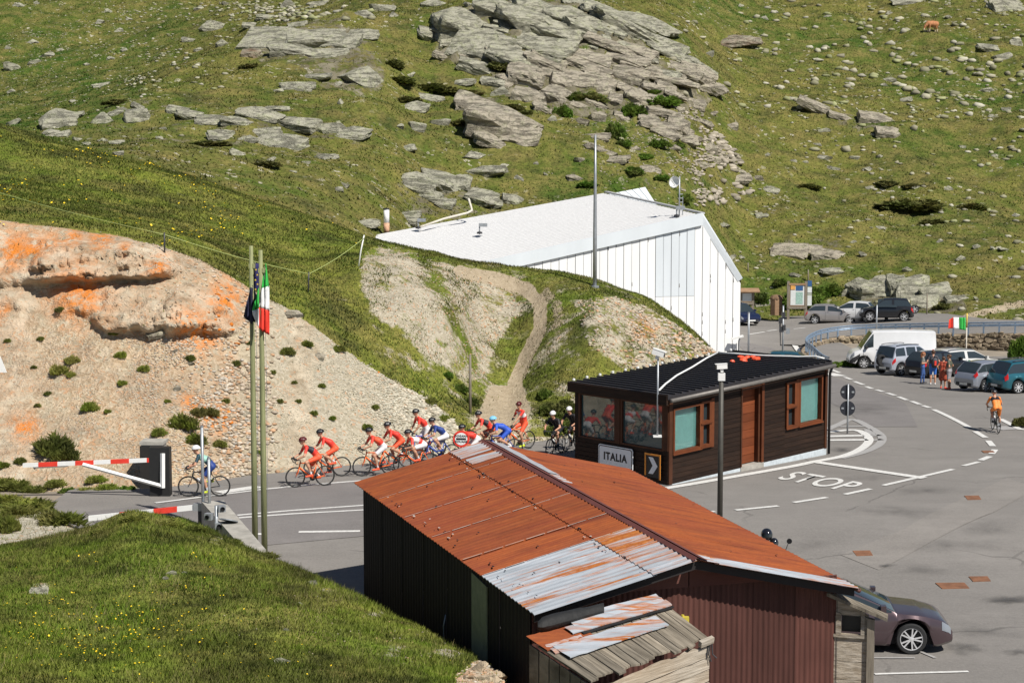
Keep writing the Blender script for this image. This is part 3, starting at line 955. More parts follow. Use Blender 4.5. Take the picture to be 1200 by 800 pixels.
def mound_w(px, py, d):
    bare = in_poly(px, py, GRAVEL) | in_poly(px, py, SOIL)
    w = np.where(bare, 0.04, 1.0)
    for (x, y, a, b) in MSPOT: w = w * (1 - 0.8 * np.exp(-((px - x) / a) ** 2 - ((py - y) / b) ** 2))
    return w * (d < 58)


g1 = blades('meadow_grass', MV, 230000, mound_w, 0.07, 0.018, M['grass_near'], 101)
g0 = blades('dry_stalks', MV, 14000, lambda px, py, d: mound_w(px, py, d) * (0.1 + sstep(0.45, 0.7, vnoise(px / 60, py / 25, 55))), 0.13, 0.012, M['straw'], 105, 0.5)
tag(g0, 'dry straw coloured stalks standing among the near meadow grass', 'grass')
tag(g1, 'short green meadow grass covering the near mound', 'grass')


def bank_w(px, py, d):
    bare = in_poly(px, py, CUT) | in_poly(px, py, PATHFOOT)
    half = in_poly(px, py, SPUR1) | in_poly(px, py, SPUR2)
    pth = dist_line(px, py, PATH) < 8
    w = np.where(bare, 0.012, np.where(half, 0.1 + 0.7 * sstep(0.5, 0.66, vnoise(px / 16, py / 20, 33)), 1.0)) * np.where(pth, 0.05, 1.0)
    return w * (py < 530)


g2 = blades('bank_grass', BV, 170000, bank_w, 0.075, 0.04, M['grass_far'], 111)
tag(g2, 'short green turf on the bank above the gravel cut', 'grass')


def hill_w(px, py, d):
    w = np.ones(px.shape)
    for poly, a in ((CLIFF, 0.5), (PLATE, 0.15), (KNOB, 0.25), (SCREE, 0.75), (FOOT, 0.3)):
        w = np.where(in_poly(px, py, poly), a, w)
    return w * (d < 275)


g3 = blades('hillside_grass', HV, 260000, hill_w, 0.11, 0.1, M['grass_far'], 121, 0.8)
tag(g3, 'olive green alpine turf covering the whole hillside', 'grass')

# yellow flowers in the meadow
def flowers(name, V, n, wfun, r, hgt, seed, label):
    pts, nn, px, py = surf_points(V, n, wfun, seed)
    rng = np.random.default_rng(seed)
    k = 6
    a = np.linspace(0, 2 * math.pi, k, endpoint=False)
    tilt = rng.normal(0, 0.35, (n, 2))
    rr = r * (0.7 + 0.6 * rng.random(n))
    c = pts + np.array([0, 0, 1.0]) * (hgt * (0.6 + 0.6 * rng.random(n)))[:, None]
    ringx = np.cos(a)[None] * rr[:, None]; ringy = np.sin(a)[None] * rr[:, None]
    ringz = ringx * tilt[:, :1] + ringy * tilt[:, 1:] + 0.3 * rr[:, None]
    v = np.concatenate([c[:, None, :], c[:, None, :] + np.stack([ringx, ringy, ringz], -1)], 1).reshape(-1, 3)
    base = np.arange(n)[:, None] * (k + 1)
    f = np.concatenate([np.stack([base[:, 0], base[:, 0] + 1 + i, base[:, 0] + 1 + (i + 1) % k], 1) for i in range(k)])
    o = np_mesh(name, v, f, M['flower'])
    return tag(o, label, 'flowers', kind='stuff')


def flower_w(px, py, d):
    w = 0.012 + 0 * px
    for (x, y, a, b, s) in ((110, 750, 120, 40, 1), (160, 735, 60, 18, 1), (240, 690, 40, 14, .6), (90, 655, 25, 8, 1), (235, 655, 20, 8, .8), (70, 720, 70, 25, .6), (330, 780, 60, 20, .25)):
        w = w + s * np.exp(-((px - x) / a) ** 2 - ((py - y) / b) ** 2)
    return w * ~in_poly(px, py, GRAVEL) * (d < 46)


flowers('meadow_flowers', MV, 430, flower_w, 0.016, 0.085, 131, 'small yellow flowers dotted through the near meadow grass')
flowers('bank_flowers', BV, 500, lambda px, py, d: ((vnoise(px / 30, py / 12, 4) > 0.62) & (py < 300) & (px < 430)).astype(float) + 0.05 * (py < 280), 0.04, 0.11, 133,
        'tiny yellow flowers on the bank above the gravel cut')


def pebble_mat(name, cols):
    m, nt, bs = new_mat(name)
    at = nd(nt, 'ShaderNodeVertexColor', layer_name='tint')
    nt.links.new(at.outputs[0], bs.inputs['Base Color'])
    bs.inputs['Roughness'].default_value = 0.95
    bs.inputs['Specular IOR Level'].default_value = 0.15
    return m


M['pebble'] = pebble_mat('loose_stone', None)


def stones(name, V, n, wfun, r0, r1, palette, seed, label, power=3.0, flat=0.6):
    pts, nn, px, py = surf_points(V, n, wfun, seed)
    rng = np.random.default_rng(seed)
    t = (1 + 5 ** 0.5) / 2
    ico = np.array([(-1, t, 0), (1, t, 0), (-1, -t, 0), (1, -t, 0), (0, -1, t), (0, 1, t), (0, -1, -t), (0, 1, -t), (t, 0, -1), (t, 0, 1), (-t, 0, -1), (-t, 0, 1)]) / 1.9
    icf = np.array([(0, 11, 5), (0, 5, 1), (0, 1, 7), (0, 7, 10), (0, 10, 11), (1, 5, 9), (5, 11, 4), (11, 10, 2), (10, 7, 6), (7, 1, 8), (3, 9, 4), (3, 4, 2), (3, 2, 6), (3, 6, 8), (3, 8, 9), (4, 9, 5), (2, 4, 11), (6, 2, 10), (8, 6, 7), (9, 8, 1)])
    rad = r0 + (r1 - r0) * rng.random(n) ** power
    q = rng.normal(size=(n, 4)); q /= np.linalg.norm(q, axis=1)[:, None]
    w, x, y, z = q.T
    Rm = np.stack([1 - 2 * (y * y + z * z), 2 * (x * y - z * w), 2 * (x * z + y * w), 2 * (x * y + z * w), 1 - 2 * (x * x + z * z), 2 * (y * z - x * w), 2 * (x * z - y * w), 2 * (y * z + x * w), 1 - 2 * (x * x + y * y)], 1).reshape(n, 3, 3)
    b = ico[None] * (0.65 + 0.6 * rng.random((n, 12, 1)))
    b = np.einsum('nij,nkj->nki', Rm, b)
    b = b * (rad[:, None] * (np.stack([0.8 + 0.6 * rng.random(n), 0.7 + 0.5 * rng.random(n), flat * (0.7 + 0.6 * rng.random(n))], 1)))[:, None, :]
    v = (pts[:, None, :] + b + nn[:, None, :] * (rad * 0.12)[:, None, None]).reshape(-1, 3)
    f = (icf[None] + 12 * np.arange(n)[:, None, None]).reshape(-1, 3)
    pal = np.array(palette)
    c = pal[rng.integers(0, len(pal), n)] * (0.75 + 0.5 * rng.random((n, 1)))
    if 'orange' in name: c = np.array((0.6, 0.19, 0.03)) * (0.7 + 0.6 * rng.random((n, 1)))
    tint = np.repeat(np.concatenate([c, np.ones((n, 1))], 1), 12, 0)
    return tag(np_mesh(name, v, f, M['pebble'], cols={'tint': tint}), label, 'stones', kind='stuff')


GREYS = [(0.3, 0.28, 0.2), (0.35, 0.33, 0.24), (0.24, 0.23, 0.15), (0.4, 0.38, 0.3), (0.28, 0.29, 0.15)]
BEIGE = [(0.42, 0.34, 0.25), (0.5, 0.42, 0.33), (0.36, 0.29, 0.21), (0.44, 0.4, 0.34), (0.48, 0.3, 0.18)]
stones('hillside_stones', HV, 2300, lambda px, py, d: (0.12 + 1.2 * sstep(0.5, 0.72, vnoise(px / 55, py / 30, 77))) * (d > 112) * (d < 275), 0.07, 0.42, GREYS, 141,
       'small pale stones strewn over the grassy hillside', 3.5)
stones('slope_stones', HV, 1500, lambda px, py, d: (np.exp(-((px - 70) / 120) ** 2 - ((py - 60) / 55) ** 2) + 0.8 * np.exp(-((px - 330) / 60) ** 2 - ((py - 15) / 14) ** 2) + 0.22 * np.exp(-((px - 1010) / 150) ** 2 - ((py - 70) / 60) ** 2)) * (0.2 + sstep(0.4, 0.65, vnoise(px / 30, py / 16, 78))) * (d > 112), 0.08, 0.6, GREYS, 142,
       'pale stones thickly strewn over the upper left and upper right grass slopes', 2.6)
stones('scree', HV, 750, lambda px, py, d: in_poly(px, py, SCREE) * (0.2 + sstep(0.45, 0.6, vnoise(px / 26, py / 26, 7))), 0.08, 0.5, [(0.34, 0.3, 0.24), (0.42, 0.37, 0.3), (0.28, 0.25, 0.19)], 143,
       'broken stone scree below the cliff on the hillside', 3)
def cut_w(px, py, d): return in_poly(px, py, CUT) * np.where((py < 388) & (px < 285), 0.12, 1.0) * (0.25 + sstep(0.35, 0.7, vnoise(px / 34, py / 26, 9)))
stones('cut_gravel', BV, 7500, lambda px, py, d: cut_w(px, py, d) * (1 - sstep(230, 340, px)), 0.02, 0.1, BEIGE, 151, 'loose beige gravel lying on the steep roadside cut', 3.5)
stones('cut_rubble', BV, 6500, lambda px, py, d: cut_w(px, py, d) * sstep(220, 330, px), 0.02, 0.12, [(0.42, 0.39, 0.31), (0.5, 0.47, 0.38), (0.36, 0.33, 0.25), (0.52, 0.46, 0.36)], 152, 'loose grey gravel on the right half of the roadside cut', 3.5)
stones('spur_gravel', BV, 2200, lambda px, py, d: (in_poly(px, py, SPUR1) | in_poly(px, py, SPUR2)).astype(float), 0.03, 0.13, BEIGE, 153, 'loose pale stones on the two spurs by the dirt path', 3.5)
stones('orange_stones', BV, 60, lambda px, py, d: sum(np.exp(-((px - x) ** 2 + (py - y) ** 2) / (r * r * 0.8)) for x, y, r in LICHEN if y > 370) * in_poly(px, py, CUT), 0.02, 0.12, BEIGE, 155, 'orange lichened stones low on the gravel cut', 3)
stones('mound_pebbles', MV, 900, lambda px, py, d: (in_poly(px, py, GRAVEL) * 1.0 + in_poly(px, py, SOIL) * 1.5 + 0.04 + 0.3 * np.exp(-((px - 440) / 90) ** 2 - ((py - 735) / 40) ** 2)) * (d < 52), 0.012, 0.07, BEIGE, 157, 'small pale pebbles in the gravel path and the near turf', 3)

# ------------------------------------------------------------------ rocks
LMARK = [(248, 36, 'the dark overhung boulder at top left'), (162, 143, 'the pointed boulder of the left band'), (329, 171, 'the slab split by a dark crack'), (330, 60, 'the turf topped knob'), (424, 98, 'the square rock face'),
         (488, 154, 'the upright oval boulder'), (545, 34, 'the grey cliff'), (589, 150, 'the big sloping rock plate'), (515, 216, 'the square rocks by the white roof'), (690, 100, 'the layered pinkish cliff'), (781, 140, 'the stepped ledges'),
         (740, 222, 'the wing of the white roof'), (792, 218, 'the satellite dish'), (866, 51, 'the brown faced pale boulder'), (1092, 30, 'the grazing cow'), (1181, 10, 'the top right corner slab'), (1026, 145, 'the rocky rib on the right'),
         (1070, 236, 'the largest juniper mat'), (960, 300, 'the brownish rock hump'), (1050, 345, 'the rock face behind the black car'), (934, 345, 'the big information board'), (965, 193, 'the paired stones in mid right grass'), (1150, 160, 'the grassy right edge of the hill'),
         (108, 306, 'the overhanging orange ledge'), (303, 440, 'the flagpoles'), (188, 550, 'the black barrier box'), (230, 390, 'the upper orange stain'), (240, 490, 'the lower orange stain'), (400, 450, 'the leading cyclists, up the slope'), (552, 450, 'the grey wooden post'), (655, 480, 'the two black kit cyclists'),
         (60, 545, 'the end of the raised barrier arm'), (160, 612, 'the lower barrier arm'), (285, 640, 'the flagpole feet'), (560, 785, 'the eroded mound edge'), (30, 620, 'the gravel strip')]
ORD = ['', 'second ', 'third ', 'fourth ', 'fifth ', 'sixth ', 'seventh ', 'eighth ', 'ninth ', 'tenth ']
PEND = {}


def later(o, px, py, noun):
    """a label that says where the thing lies from the nearest landmark"""
    k = min(LMARK, key=lambda l: math.hypot(l[0] - px, (l[1] - py) * 1.2))
    dx, dy = px - k[0], py - k[1]
    w = ('right of ' if dx > 0 else 'left of ') if abs(dx) > abs(dy) * 1.1 else ('below ' if dy > 0 else 'above ')
    PEND.setdefault((noun, w, k[2]), []).append((math.hypot(dx, dy), o))


def settle():
    for (noun, w, k), lst in PEND.items():
        lst.sort(key=lambda t: t[0])
        for i, (_, o) in enumerate(lst):
            o['label'] = (ORD[i] if i < len(ORD) else 'far ') + noun + ' ' + w + k


def rock_mesh(seed, block=False):
    rr = np.random.default_rng(seed)
    import bmesh
    bm = bmesh.new()
    if block:
        bmesh.ops.create_cube(bm, size=1.0)
        bmesh.ops.subdivide_edges(bm, edges=bm.edges[:], cuts=7, use_grid_fill=True)
    else:
        bmesh.ops.create_icosphere(bm, subdivisions=4, radius=0.62)
    v = np.array([x.co[:] for x in bm.verts])
    for i in range(9 if block else 13):
        n = rr.normal(size=3); n /= np.linalg.norm(n)
        h = (0.4 + 0.2 * rr.random()) if block else (0.24 + 0.22 * rr.random())
        dd = v @ n - h
        v = v - np.where(dd > 0, dd, 0)[:, None] * n[None]
    # cracks: two thin steps across the stone
    for i in range(3 if block else 1):
        n = rr.normal(size=3); n /= np.linalg.norm(n)
        c = rr.uniform(-0.2, 0.2)
        side = (v @ n > c)
        v = v * np.where(side, 1.0, 0.9 + 0.06 * rr.random())[:, None]
    nz = 0.045 * fbm(v[:, 0] * 5 + 7 * seed + v[:, 2] * 3, v[:, 1] * 5 + v[:, 2] * 6, seed, 4)
    v = v * (1 + nz[:, None])
    ext = (v.max(0) - v.min(0))
    v = (v - (v.max(0) + v.min(0)) / 2) / ext
    for x, c in zip(bm.verts, v): x.co = c
    me = bpy.data.meshes.new('boulder')
    bm.to_mesh(me); bm.free()
    return me


ROCKS = {k: [] for k in ('rock', 'rock_pink', 'rock_cut', 'rock_brown')}
BLOCKS = {k: [] for k in ROCKS}
for i in range(9):
    for lib, blk in ((ROCKS, False), (BLOCKS, True)):
        me = rock_mesh(200 + i, blk)
        for k in lib:
            m2 = me.copy(); m2.materials.append(M[k]); lib[k].append(m2)


def place_rock(name, tree, px, py, w, h, mat='rock', parent=None, tilt=None, depth=0.8, sink=0.18, k=None, yaw=None):
    p, n = hit(tree, px, py)
    if p is None: return None
    s = project(p)[2] / FPX
    flat = parent is not None or W_(w, h)
    o = link(name, R.choice((BLOCKS if flat and mat != 'rock_cut' else ROCKS)[mat]), parent)
    W, H = w * s, h * s
    up = parent is not None and mat == 'rock_cut'
    if flat and not up:
        # plates lie tilted back on the slope
        a = R.uniform(0.15, 0.6)
        th = max(0.75 * H, 0.16 * W)
        o.scale = (W * 1.12, max(H * 1.75, 0.5 * W), th)
        o.location = p + Vector((0, 0.1 * H, R.uniform(-0.05, 0.2) * th))
        o.rotation_euler = (a, tilt if tilt is not None else R.uniform(-0.2, 0.2), (yaw if yaw is not None else R.uniform(-0.35, 0.35)))
    else:
        Hh = max(H * (1.3 if up else 1.15), 0.26 * W)
        o.scale = (W * 1.08, max(W * 0.8, H) * depth, Hh)
        o.location = p + Vector((0, (0.3 if up else 0.25) * W, Hh * (0.5 - sink) - 0.3 * H))
        o.rotation_euler = (R.uniform(-0.35, 0.1), tilt if tilt is not None else R.uniform(-0.25, 0.25), (yaw if yaw is not None else R.uniform(-0.5, 0.5)) + R.choice((0, math.pi)))
    if parent is not None: o.location -= parent.location
    return o


def W_(w, h): return w > 2.2 * h


def outcrop(label, tree, items, mat='rock', tilt=0.3, cat='rock outcrop', group=None):
    p, _ = hit(tree, items[0][0], items[0][1])
    t = thing('rock_outcrop', label, cat, p, 0, group)
    for it in items:
        x, y, w, h = it[:4]
        place_rock('rock_slab', tree, x, y, w, h, it[4] if len(it) > 4 else mat, t, tilt + R.uniform(-0.12, 0.12), 1.0)
    return t


# the broken cliff on the middle of the hill
outcrop('broad grey lichened cliff of cracked plates at the top of the hill', T_hill, [
    (545, 34, 74, 50), (569, 58, 78, 34), (616, 27, 70, 40), (636, 62, 66, 30), (530, 46, 30, 32), (585, 15, 60, 26), (650, 40, 60, 24), (600, 72, 60, 24), (560, 82, 44, 20),
    (668, 22, 60, 24), (690, 38, 60, 22), (628, 8, 56, 20), (500, 42, 20, 16)], 'rock', 0.3)
outcrop('pinkish layered cliff with dark overhangs right of the grey cliff', T_hill, [
    (680, 66, 74, 16), (687, 78, 64, 14), (640, 76, 54, 16), (616, 92, 42, 34), (619, 118, 34, 34), (650, 116, 30, 30), (687, 98, 50, 18), (707, 106, 24, 24), (737, 92, 42, 26),
    (749, 116, 34, 22), (720, 118, 16, 14), (730, 70, 60, 16), (760, 84, 64, 14), (790, 96, 56, 14), (715, 54, 60, 18), (745, 60, 50, 16), (800, 84, 44, 18), (818, 92, 46, 30), (832, 106, 34, 20),
    (660, 100, 30, 22), (700, 90, 30, 10), (772, 106, 40, 14), (735, 106, 30, 10)], 'rock_pink', 0.32)
outcrop('long slabs of grey rock along the upper edge of the cliff', T_hill, [
    (725, 24, 90, 12), (742, 38, 100, 14), (765, 52, 80, 12), (790, 66, 70, 12), (812, 76, 60, 12), (690, 10, 60, 10), (760, 30, 70, 9), (705, 34, 60, 10)], 'rock', 0.38)
outcrop('large sloping grey rock plate below the cliff', T_hill, [(589, 150, 86, 50), (562, 128, 58, 30), (610, 162, 44, 26), (575, 168, 40, 18)], 'rock_pink', 0.3)
outcrop('stepped pinkish rock ledges at the right foot of the cliff', T_hill, [
    (781, 135, 46, 15), (771, 148, 44, 14), (795, 152, 26, 26), (760, 140, 24, 12), (780, 158, 34, 12), (806, 166, 24, 16)], 'rock_pink', 0.25)
outcrop('rounded knob of grey rock with turf on its top', T_hill, [
    (322, 52, 76, 34), (371, 50, 70, 26), (345, 64, 60, 20), (295, 65, 20, 16, 'rock_brown'), (400, 54, 40, 22), (380, 66, 50, 16), (425, 44, 36, 16)], 'rock', 0.06)
outcrop('low grey ledge of lichened rocks above a dark shadow gap', T_hill, [
    (250, 143, 40, 13), (277, 143, 36, 13), (223, 137, 32, 14), (304, 138, 52, 16), (344, 147, 58, 20), (208, 130, 24, 12), (324, 130, 30, 10)], 'rock', 0.1)
outcrop('pale square faced rocks beside the top end of the white roof', T_hill, [
    (515, 216, 46, 34), (488, 219, 46, 22), (542, 219, 20, 26), (565, 236, 36, 22), (601, 236, 26, 13), (521, 240, 24, 13), (577, 241, 22, 11), (479, 258, 24, 14), (505, 232, 24, 14)], 'rock', 0.2)
outcrop('grey rock face rising behind the small black car', T_hill, [
    (1016, 343, 40, 26), (1036, 342, 34, 26), (1052, 340, 24, 34), (1070, 346, 38, 34), (1097, 347, 36, 20), (1084, 358, 30, 18), (1118, 352, 22, 12)], 'rock', 0.05)
outcrop('brownish rock hump in the grass left of the rock face', T_hill, [(925, 297, 40, 20), (972, 301, 38, 20), (948, 294, 30, 12)], 'rock_pink', 0.15)
outcrop('grey rocky rib in the grass on the right half of the hill', T_hill, [(960, 128, 50, 18), (1026, 142, 40, 22), (1043, 157, 34, 16), (985, 138, 30, 12)], 'rock_pink', 0.3)
outcrop('low rounded rocks at the left end of the rocky band', T_hill, [(69, 147, 42, 28), (71, 159, 20, 10), (60, 158, 20, 12), (85, 138, 24, 12)], 'rock', -0.15)

xs = []
while len(xs) < 75:
    x, y = R.uniform(500, 850), R.uniform(0, 140)
    if in_poly(x, y, CLIFF) or in_poly(x, y, SCREE) and R.random() < 0.5: xs.append((x, y, R.uniform(10, 32), R.uniform(6, 13), 'rock_pink' if y > 20 + (x - 500) * 0.16 + 25 else 'rock'))
outcrop('smaller broken slabs wedged between the big plates of the cliff', T_hill, xs, 'rock', 0.3)
LONE = [
    (248, 36, 30, 20, 'big pale boulder with a dark overhang under the top left skyline'),
    (118, 145, 28, 22, 'broad grey boulder leaning left at the head of the rocky band'),
    (137, 135, 24, 14, 'flat topped boulder wedged between two larger ones'),
    (162, 143, 36, 28, 'pointed grey boulder, tallest of the three in the left band'),
    (162, 128, 22, 12, 'small slab lying behind the pointed boulder'),
    (260, 162, 32, 13, 'pale wedge of rock below the shadow gap'),
    (289, 166, 26, 12, 'two cracked grey stones below the low ledge'),
    (309, 157, 40, 9, 'long thin pale slab lying flat in the turf'),
    (277, 182, 18, 14, 'small pyramid shaped pale stone in the grass'),
    (329, 171, 58, 20, 'wide pale slab split by a dark crack'),
    (381, 186, 30, 10, 'narrow slab lying slantwise in grass'),
    (390, 156, 42, 22, 'tilted slab at the right end of the rocky band'),
    (424, 98, 54, 36, 'large square grey rock face in the turf left of the cliff'),
    (410, 52, 26, 14, 'flat grey slab beside the turf topped knob'),
    (488, 128, 28, 12, 'flat slab overlapping a second slab left of the cliff'),
    (501, 115, 38, 10, 'long flat slab above the overlapping slab'),
    (488, 154, 20, 18, 'upright oval grey boulder in the turf'),
    (413, 160, 40, 16, 'long tapering slab lying along the slope'),
    (569, 203, 46, 14, 'long dipping slab above the white roof'),
    (587, 204, 18, 16, 'triangular pale boulder above the white roof'),
    (866, 51, 50, 19, 'big pale boulder with a brown stained face right of the cliff'),
    (1181, 10, 44, 18, 'pale overhanging slab in the top right corner'),
    (1063, 3, 36, 9, 'flat pale slab cut by the top edge of the picture'),
    (1176, 71, 24, 14, 'rounded double boulder below the top right slab'),
    (989, 347, 15, 15, 'pointed pale boulder behind the white hatchback'),
    (867, 213, 26, 11, 'flat pinkish slab at the foot of the scree'),
    (830, 179, 26, 20, 'pinkish block in the middle of the scree edge'),
    (824, 147, 30, 15, 'pinkish slab below the right end of the cliff'),
]
for (x, y, w, h, lab) in LONE:
    o = place_rock('boulder', T_hill, x, y, w, h, 'rock_brown' if 'brown' in lab else ('rock_pink' if 'pink' in lab else 'rock'))
    if o: tag(o, lab, 'boulder', 'boulders on the hillside')

ZONES = [
    ('grey stone lying in the grass of the steep upper left slope', 'rock', [(260, 54, 16, 14), (116, 28, 12, 9), (127, 15, 11, 8), (138, 38, 13, 8), (54, 67, 20, 10), (40, 75, 17, 9), (12, 83, 20, 16), (130, 70, 12, 7), (118, 101, 20, 6),
        (311, 22, 20, 9), (294, 31, 18, 8), (348, 30, 22, 9), (338, 8, 20, 16), (375, 7, 26, 10), (264, 6, 10, 6), (232, 12, 14, 8), (150, 24, 10, 6), (20, 8, 14, 8), (8, 58, 10, 7), (70, 60, 10, 6), (38, 51, 14, 8), (102, 77, 10, 6), (232, 60, 12, 8), (222, 48, 18, 7), (85, 120, 10, 6), (14, 108, 12, 6), (146, 60, 10, 6), (42, 5, 10, 6)]),
    ('small grey stone lying in the turf around the rocky band', 'rock', [(137, 168, 18, 8), (120, 166, 13, 7), (138, 182, 13, 8), (317, 189, 12, 9), (15, 146, 18, 12), (371, 91, 32, 10), (348, 103, 40, 14), (325, 108, 14, 7), (191, 152, 10, 6), (186, 163, 9, 6), (90, 165, 12, 6), (100, 170, 12, 5), (358, 192, 12, 6), (343, 202, 10, 5), (302, 193, 10, 5), (395, 222, 14, 6), (399, 122, 8, 10)]),
    ('grey stone lying in the turf left of the cliff', 'rock', [(425, 20, 24, 14), (447, 13, 30, 14), (508, 6, 28, 12), (460, 20, 14, 10), (516, 147, 24, 12), (467, 150, 14, 7), (478, 175, 20, 9), (555, 186, 30, 14), (579, 96, 30, 12), (589, 111, 26, 15), (542, 98, 28, 9), (609, 211, 13, 9), (430, 265, 28, 12), (646, 142, 14, 10), (627, 193, 8, 6), (640, 206, 8, 6), (480, 90, 14, 8), (395, 100, 12, 8), (590, 196, 14, 7), (404, 219, 12, 8)]),
    ('pinkish broken block lying on the scree below the cliff', 'rock_pink', [(683, 146, 18, 13), (700, 142, 22, 18), (697, 162, 34, 13), (700, 179, 32, 18), (724, 189, 26, 11), (716, 183, 16, 10), (812, 167, 26, 14), (822, 197, 22, 14), (839, 192, 16, 12), (867, 204, 18, 9), (888, 211, 13, 9), (859, 152, 14, 13), (840, 176, 16, 10), (808, 156, 14, 9), (773, 170, 20, 9), (762, 200, 24, 10), (745, 176, 14, 8), (835, 135, 14, 8), (849, 186, 10, 7), (674, 210, 20, 8), (790, 176, 18, 10), (680, 190, 16, 9)]),
    ('pale stone lying in the grass of the right hand hillside', 'rock', [(1193, 54, 18, 14), (1158, 57, 24, 10), (1041, 94, 16, 7), (1036, 101, 9, 6), (1158, 108, 18, 10), (964, 155, 19, 9), (959, 171, 13, 6), (965, 187, 22, 10), (977, 199, 17, 8), (1002, 187, 12, 7), (903, 224, 20, 9), (1112, 223, 14, 9), (897, 23, 12, 7), (868, 8, 10, 6), (1042, 17, 10, 6), (1114, 22, 12, 7), (970, 20, 10, 5), (1084, 20, 9, 6), (831, 65, 14, 7), (957, 71, 10, 6), (1069, 65, 8, 6), (1108, 72, 10, 6), (1062, 118, 14, 6), (950, 83, 10, 5), (899, 183, 8, 6), (1032, 185, 10, 6), (1180, 130, 12, 7), (1163, 138, 10, 7), (1072, 150, 8, 6), (1128, 174, 9, 6), (1018, 200, 14, 8), (1020, 222, 10, 7), (930, 190, 9, 6), (1073, 221, 12, 6), (944, 191, 8, 5), (1166, 184, 8, 6), (893, 254, 14, 6), (846, 265, 12, 7)]),
    ('small stone in the grass just above the upper road', 'rock', [(1033, 269, 13, 7), (1013, 301, 14, 10), (975, 319, 26, 9), (935, 326, 20, 10), (894, 356, 20, 8), (849, 265, 14, 7), (857, 304, 13, 8), (891, 253, 12, 7), (1127, 351, 18, 9), (868, 303, 10, 6), (1126, 305, 12, 9), (1146, 290, 12, 6), (1165, 293, 10, 6), (1102, 284, 10, 7), (1192, 254, 12, 7), (1065, 318, 14, 8), (1000, 285, 10, 6), (1176, 293, 12, 5), (1145, 352, 10, 7)]),
]
for lab, mt, lst in ZONES:
    for (x, y, w, h) in lst:
        o = place_rock('boulder', T_hill, x, y, w, h, mt)
        if o:
            tag(o, lab, 'boulder', 'stones on the ' + lab.split(' the ', 1)[-1])
            later(o, x, y, ('flat ' if W_(w, h) else 'angular ') + ('pinkish' if 'pink' in mt else 'grey') + (' block' if w > 15 else ' stone'))
# unlisted smaller stones, spread where the photograph is stoniest
lab = 'fist to head sized pale stone scattered on the open hillside'

for (x, y, w, h, lab) in [(343, 372, 22, 16, 'grey slaty rock sticking out right of the flags'), (184, 392, 24, 9, 'flat grey slaty stone below the ledge'), (203, 414, 11, 8, 'pale round stone on the gravel cut'),
                          (222, 428, 11, 9, 'pale oval stone lower on the gravel cut'), (205, 458, 13, 9, 'wide pale stone in the middle of the gravel cut'), (287, 487, 16, 9, 'whitish stone low on the cut behind the flagpoles'),
                          (270, 492, 16, 9, 'bright orange stone low on the gravel cut'), (373, 421, 15, 12, 'rounded grey stone right of the flagpoles')]:
    o = place_rock('boulder', T_bank, x, y, w, h, 'rock_cut' if 'orange' in lab else 'rock_pink')
    if o: tag(o, lab, 'stone')
for (x, y, w, h, lab) in [(330, 777, 19, 10, 'pale stone lying in the near meadow, largest one'), (45, 694, 20, 9, 'flat brown stone in a bare patch of the near meadow'), (200, 673, 14, 7, 'buff stone in the middle of the near meadow'),
                          (194, 679, 8, 6, 'small white stone beside a buff stone'), (335, 739, 8, 5, 'small pale stone in the right part of the meadow'), (216, 672, 7, 5, 'tiny white stone in the middle of the meadow'),
                          (350, 708, 9, 5, 'small grey stone near the meadow crest'), (365, 684, 12, 5, 'thin pale stone lying on the meadow crest')]:
    o = place_rock('boulder', T_mound, x, y, w, h, 'rock')
    if o: tag(o, lab, 'stone')
for (x, y, w, h) in [(560, 786, 26, 12), (582, 792, 22, 10), (570, 797, 30, 12), (548, 795, 16, 8)]:
    o = place_rock('boulder', T_mound, x, y, w, h, 'rock_cut')
    if o: tag(o, 'crumbling earthy rock at the eroded edge of the mound by the barn', 'stone', 'rocks at the eroded mound edge')
    if o: later(o, x, y, 'crumbling earthy rock')

# ------------------------------------------------------------------ tufts, shrub mats
def leaf_clump(name, rx, rz, n, leaf, mat, seed, spiky=False):
    rng = np.random.default_rng(seed)
    a = rng.random(n) * 2 * math.pi; r = np.sqrt(rng.random(n)) * (0.75 + 0.25 * np.sin(3 * a + seed) + 0.15 * rng.random(n))
    zmax = rz * np.sqrt(np.clip(1 - r ** 2 * 0.8, 0.05, 1)) * (0.6 + 0.6 * vnoise(np.cos(a) * r * 3 + 9, np.sin(a) * r * 3 + 4, seed))
    z = zmax * rng.random(n) ** 0.45
    c = np.stack([np.cos(a) * r * rx, np.sin(a) * r * rx * 0.8, z], 1)
    d1 = rng.normal(size=(n, 3)); d1[:, 2] = np.abs(d1[:, 2]) + (1.2 if spiky else 0.3)
    d1 += np.stack([np.cos(a), np.sin(a), 0 * a], 1) * (0.6 if spiky else 0.2)
    d1 /= np.linalg.norm(d1, axis=1)[:, None]
    d2 = np.cross(d1, rng.normal(size=(n, 3))); d2 /= np.linalg.norm(d2, axis=1)[:, None]
    L = leaf * (0.6 + 0.8 * rng.random(n))[:, None]
    wd = L * (0.16 if spiky else 0.42)
    v = np.stack([c - d2 * wd, c + d1 * L * 0.1 + d2 * wd, c + d1 * L], 1).reshape(-1, 3)
    t = rng.random(n)
    o = np_mesh(name, v, np.arange(3 * n).reshape(-1, 3), mat, cols={'tint': np.repeat(np.stack([t, t * 0, t, t * 0 + 1], 1), 3, 0)})
    me = o.data
    bpy.data.objects.remove(o)
    return me


